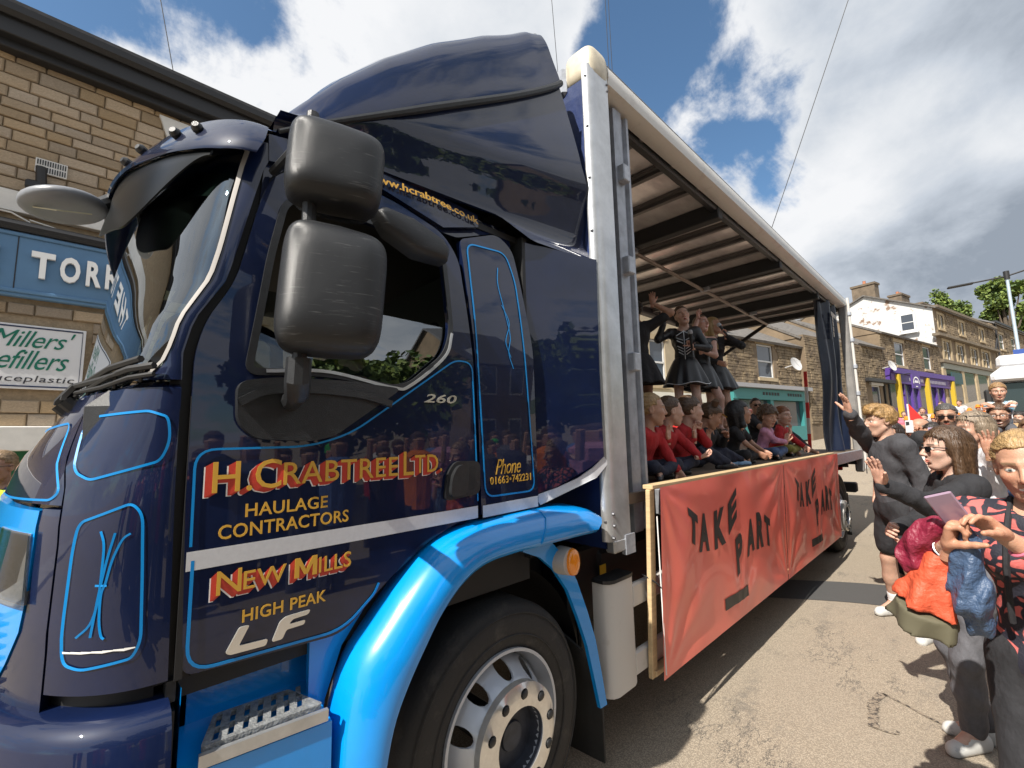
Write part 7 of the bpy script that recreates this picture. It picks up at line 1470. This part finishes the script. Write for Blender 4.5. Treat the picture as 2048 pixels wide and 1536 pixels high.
for x,r_ in ((8.3,.35),(9.9,.6)):
    for y in (2.55,3.45): m=MB(); m.lathe([(r_*.86,-.06),(r_,-.06),(r_,.06),(r_*.86,.06),(r_*.86,-.06)],(x,y,r_+gz(x)),'y',24); [m.tube([(x,y,r_+gz(x)),(x+r_*.9*math.cos(a),y,r_+gz(x)+r_*.9*math.sin(a))],.02,5) for a in np.linspace(0,2*PI,9)[:-1]]; m.build('wheel',MARN,SE)
for (x,y,z0,z1,lb) in ((7.35,3.2,.9,2.1,'small red pennant beside the engine chimney'),(7.9,-.56,1.2,2.02,'red pennant raised in front of the broad man')):
    m=MB(); m.tube([(x,y,z0),(x+.02,y,z1)],.012,6); F_=m.build('pennant',PAINT,None); tag(F_,lb,'flag'); m=MB(); m.add([(x+.03,y-.01,z1),(x-.02,y-.02,z1-.42),(x+.22,y-.20,z1-.40),(x+.30,y-.22,z1-.36)],[(0,1,2,3)]); m.build('flag_cloth',M('red flag cloth',(.65,.03,.025),rough=.7),F_,solid=.008)
m=MB(); q0,q1=Vector((8.52,.92,1.3)),Vector((8.45,.86,2.75))
for k in range(5): m.mi=k%2; m.tube([q0.lerp(q1,k/5),q0.lerp(q1,(k+1)/5)],.03,8)
m.mi=1; held('marker_pole',m,[MATS['red flag cloth'],PAINT],'red and white marker pole leaning behind the gathered curtain','pole')
WL=thing('white_lorry','white lorry cab with a blue board parked at the right edge behind the crowd','lorry',(18.2,-2.9,gz(18.2)))
WP=M('white lorry paint',(.56,.56,.57),rough=.3,coat=.5); z=gz(18.2)
m=MB(); m.loft([[Vector((x,y,zz)) for y,zz in ((-4.15,.5+z),(-1.72,.5+z),(-1.72,2.55+z),(-1.95,2.75+z),(-3.9,2.75+z),(-4.15,2.55+z))] for x in (17.9,20.2)]); m.build('cab_body',WP,WL,smooth=30)
m=MB(); m.box((17.84,-2.93,1.85+z),(.06,2.15,.85),None,.05); m.build('windscreen',M('lorry windscreen',(.02,.03,.035),rough=.06),WL); m=MB(); m.box((17.72,-2.93,2.42+z),(.35,2.4,.22),None,.06); m.build('sun_visor',WP,WL); m=MB(); m.box((18.5,-2.93,2.92+z),(.9,2.1,.36),None,.08); m.build('roof_spoiler',WP,WL)
for k in range(3): m=MB(); m.box((17.85,-2.93,.75+.2*k+z),(.08,1.9,.12),None,.02); m.build('grille_bar',ALUG,WL)
for y in (-1.62,-4.25): m=MB(); m.box((17.75,y,1.9+z),(.12,.18,.42),None,.05); m.build('mirror',BLK,WL)
for y in (-2.0,-3.85): m=MB(); m.lathe([(.3,0),(.5,.0),(.5,.25),(.3,.25)],(18.6,y,.5+z),'y',24); m.build('wheel',BLK,WL)
m=MB(); m.bb((20.3,-4.3,.8+z),(26,-2.0,3.0+z),.03); m.build('load_box',WP,WL); m=MB(); m.box((20.22,-3.3,3.30+z),(.08,1.9,.34)); m.build('blue_board',M('blue board',(.02,.06,.25),rough=.5),WL)
# ------------------------------------------------------------------ what the paintwork mirrors: the near side of the street
for k,(x0,x1,he,hr_,lb) in enumerate(((-14,-6.5,5.2,7.4,'stone house with brown door mirrored left in the cab door'),(-6.4,-1.5,5.6,8.0,'stone cottage mirrored in the front corner panel'),(9.2,13.5,5.2,8.4,'dark gabled stone house mirrored in the cab quarter panel'))):
    b=thing('stone_house',lb,'building',((x0+x1)/2,-10.5,0)); m=MB(); m.bb((x0,-16,0),(x1,-10.5,he)); m.add([(x0,-16,he),(x0,-10.5,he),(x0,-13.2,hr_)],[(0,1,2)]); m.add([(x1,-16,he),(x1,-10.5,he),(x1,-13.2,hr_)],[(0,1,2)]); m.build('wall',RUBB,b,smooth=0)
    m=MB(); m.add([(x0-.2,-10.2,he-.1),(x1+.2,-10.2,he-.1),(x1+.2,-13.2,hr_),(x0-.2,-13.2,hr_),(x1+.2,-16.3,he-.1),(x0-.2,-16.3,he-.1)],[(0,1,2,3),(3,2,4,5)]); m.build('roof',SLATE,b,smooth=0,solid=.1)
    for j in range(int((x1-x0)/1.9)):
        for zz in (1.0,3.5): m=MB(); xx=x0+.6+j*1.9; m.bb((xx,-10.5,zz),(xx+1.0,-10.42,zz+1.5)); W=m.build('window',WFR,b,smooth=0); m=MB(); m.bb((xx+.08,-10.42,zz+.08),(xx+.92,-10.40,zz+1.42)); m.build('pane',TPANE,W,smooth=0)
tree((-3.6,-8.6,0),7.5,3.0,'leafy tree mirrored in the front corner of the cab',1500,.36,21,group='trees mirrored in the paintwork'); tree((-9.5,-8.3,0),7.0,2.8,'leafy tree mirrored left in the cab door',1200,.36,22,group='trees mirrored in the paintwork'); tree((2.6,-9.3,0),4.3,2.4,'low leafy tree mirrored in the cab window glass',1300,.32,23,group='trees mirrored in the paintwork'); tree((5.6,-9.6,0),4.6,2.5,'low leafy tree mirrored beside the gabled house',1300,.32,24,group='trees mirrored in the paintwork')
m=MB(); rr2=random.Random(5); cm=[BLKC,CHAR,REDC,WHC,BLUC,ORG,PINKC,GRYT,OLIVE,M('matte skin',SK1,rough=.6),M('matte hair',BRN,rough=.6),M('bright green felt',(.03,.40,.06),rough=.8)]
for i in range(95):
    x=-9+19*rr2.random(); y=-2.9-1.6*rr2.random()-(.8 if x<-.3 and x>-2.6 else 0); h=rr2.uniform(1.45,1.8); m.mi=rr2.choice((0,0,1,2,3,4,5,6,7,8)); m.tube([(x,y,.75),(x,y,1.0),(x,y,h-.32),(x,y,h-.24)],[.17,.19,.23,.10],9); m.mi=rr2.choice((0,1,7)); m.tube([(x-.08,y,0),(x-.09,y,.8)],[.07,.10],7); m.tube([(x+.08,y,0),(x+.09,y,.8)],[.07,.10],7); m.mi=9; m.tube([(x,y,h-.28),(x,y,h-.2),(x,y,h-.1),(x,y,h-.02)],[.05,.085,.10,.05],9); m.mi=10 if rr2.random()<.9 else 11; m.tube([(x,y-.02,h-.12),(x,y-.02,h-.03),(x,y-.02,h+.015)],[.105,.10,.04],9)
    m.mi=m.mi if rr2.random()<.5 else 0
    if rr2.random()<.35: m.mi=9; m.tube([(x+.2,y,h-.35),(x+.28,y+.2,h-.4),(x+.24,y+.3,h-.05)],[.05,.045,.035],6)
tag(m.build('onlookers',cm),'dense line of onlookers along the near kerb mirrored in the lorry paint','crowd',kind='stuff')
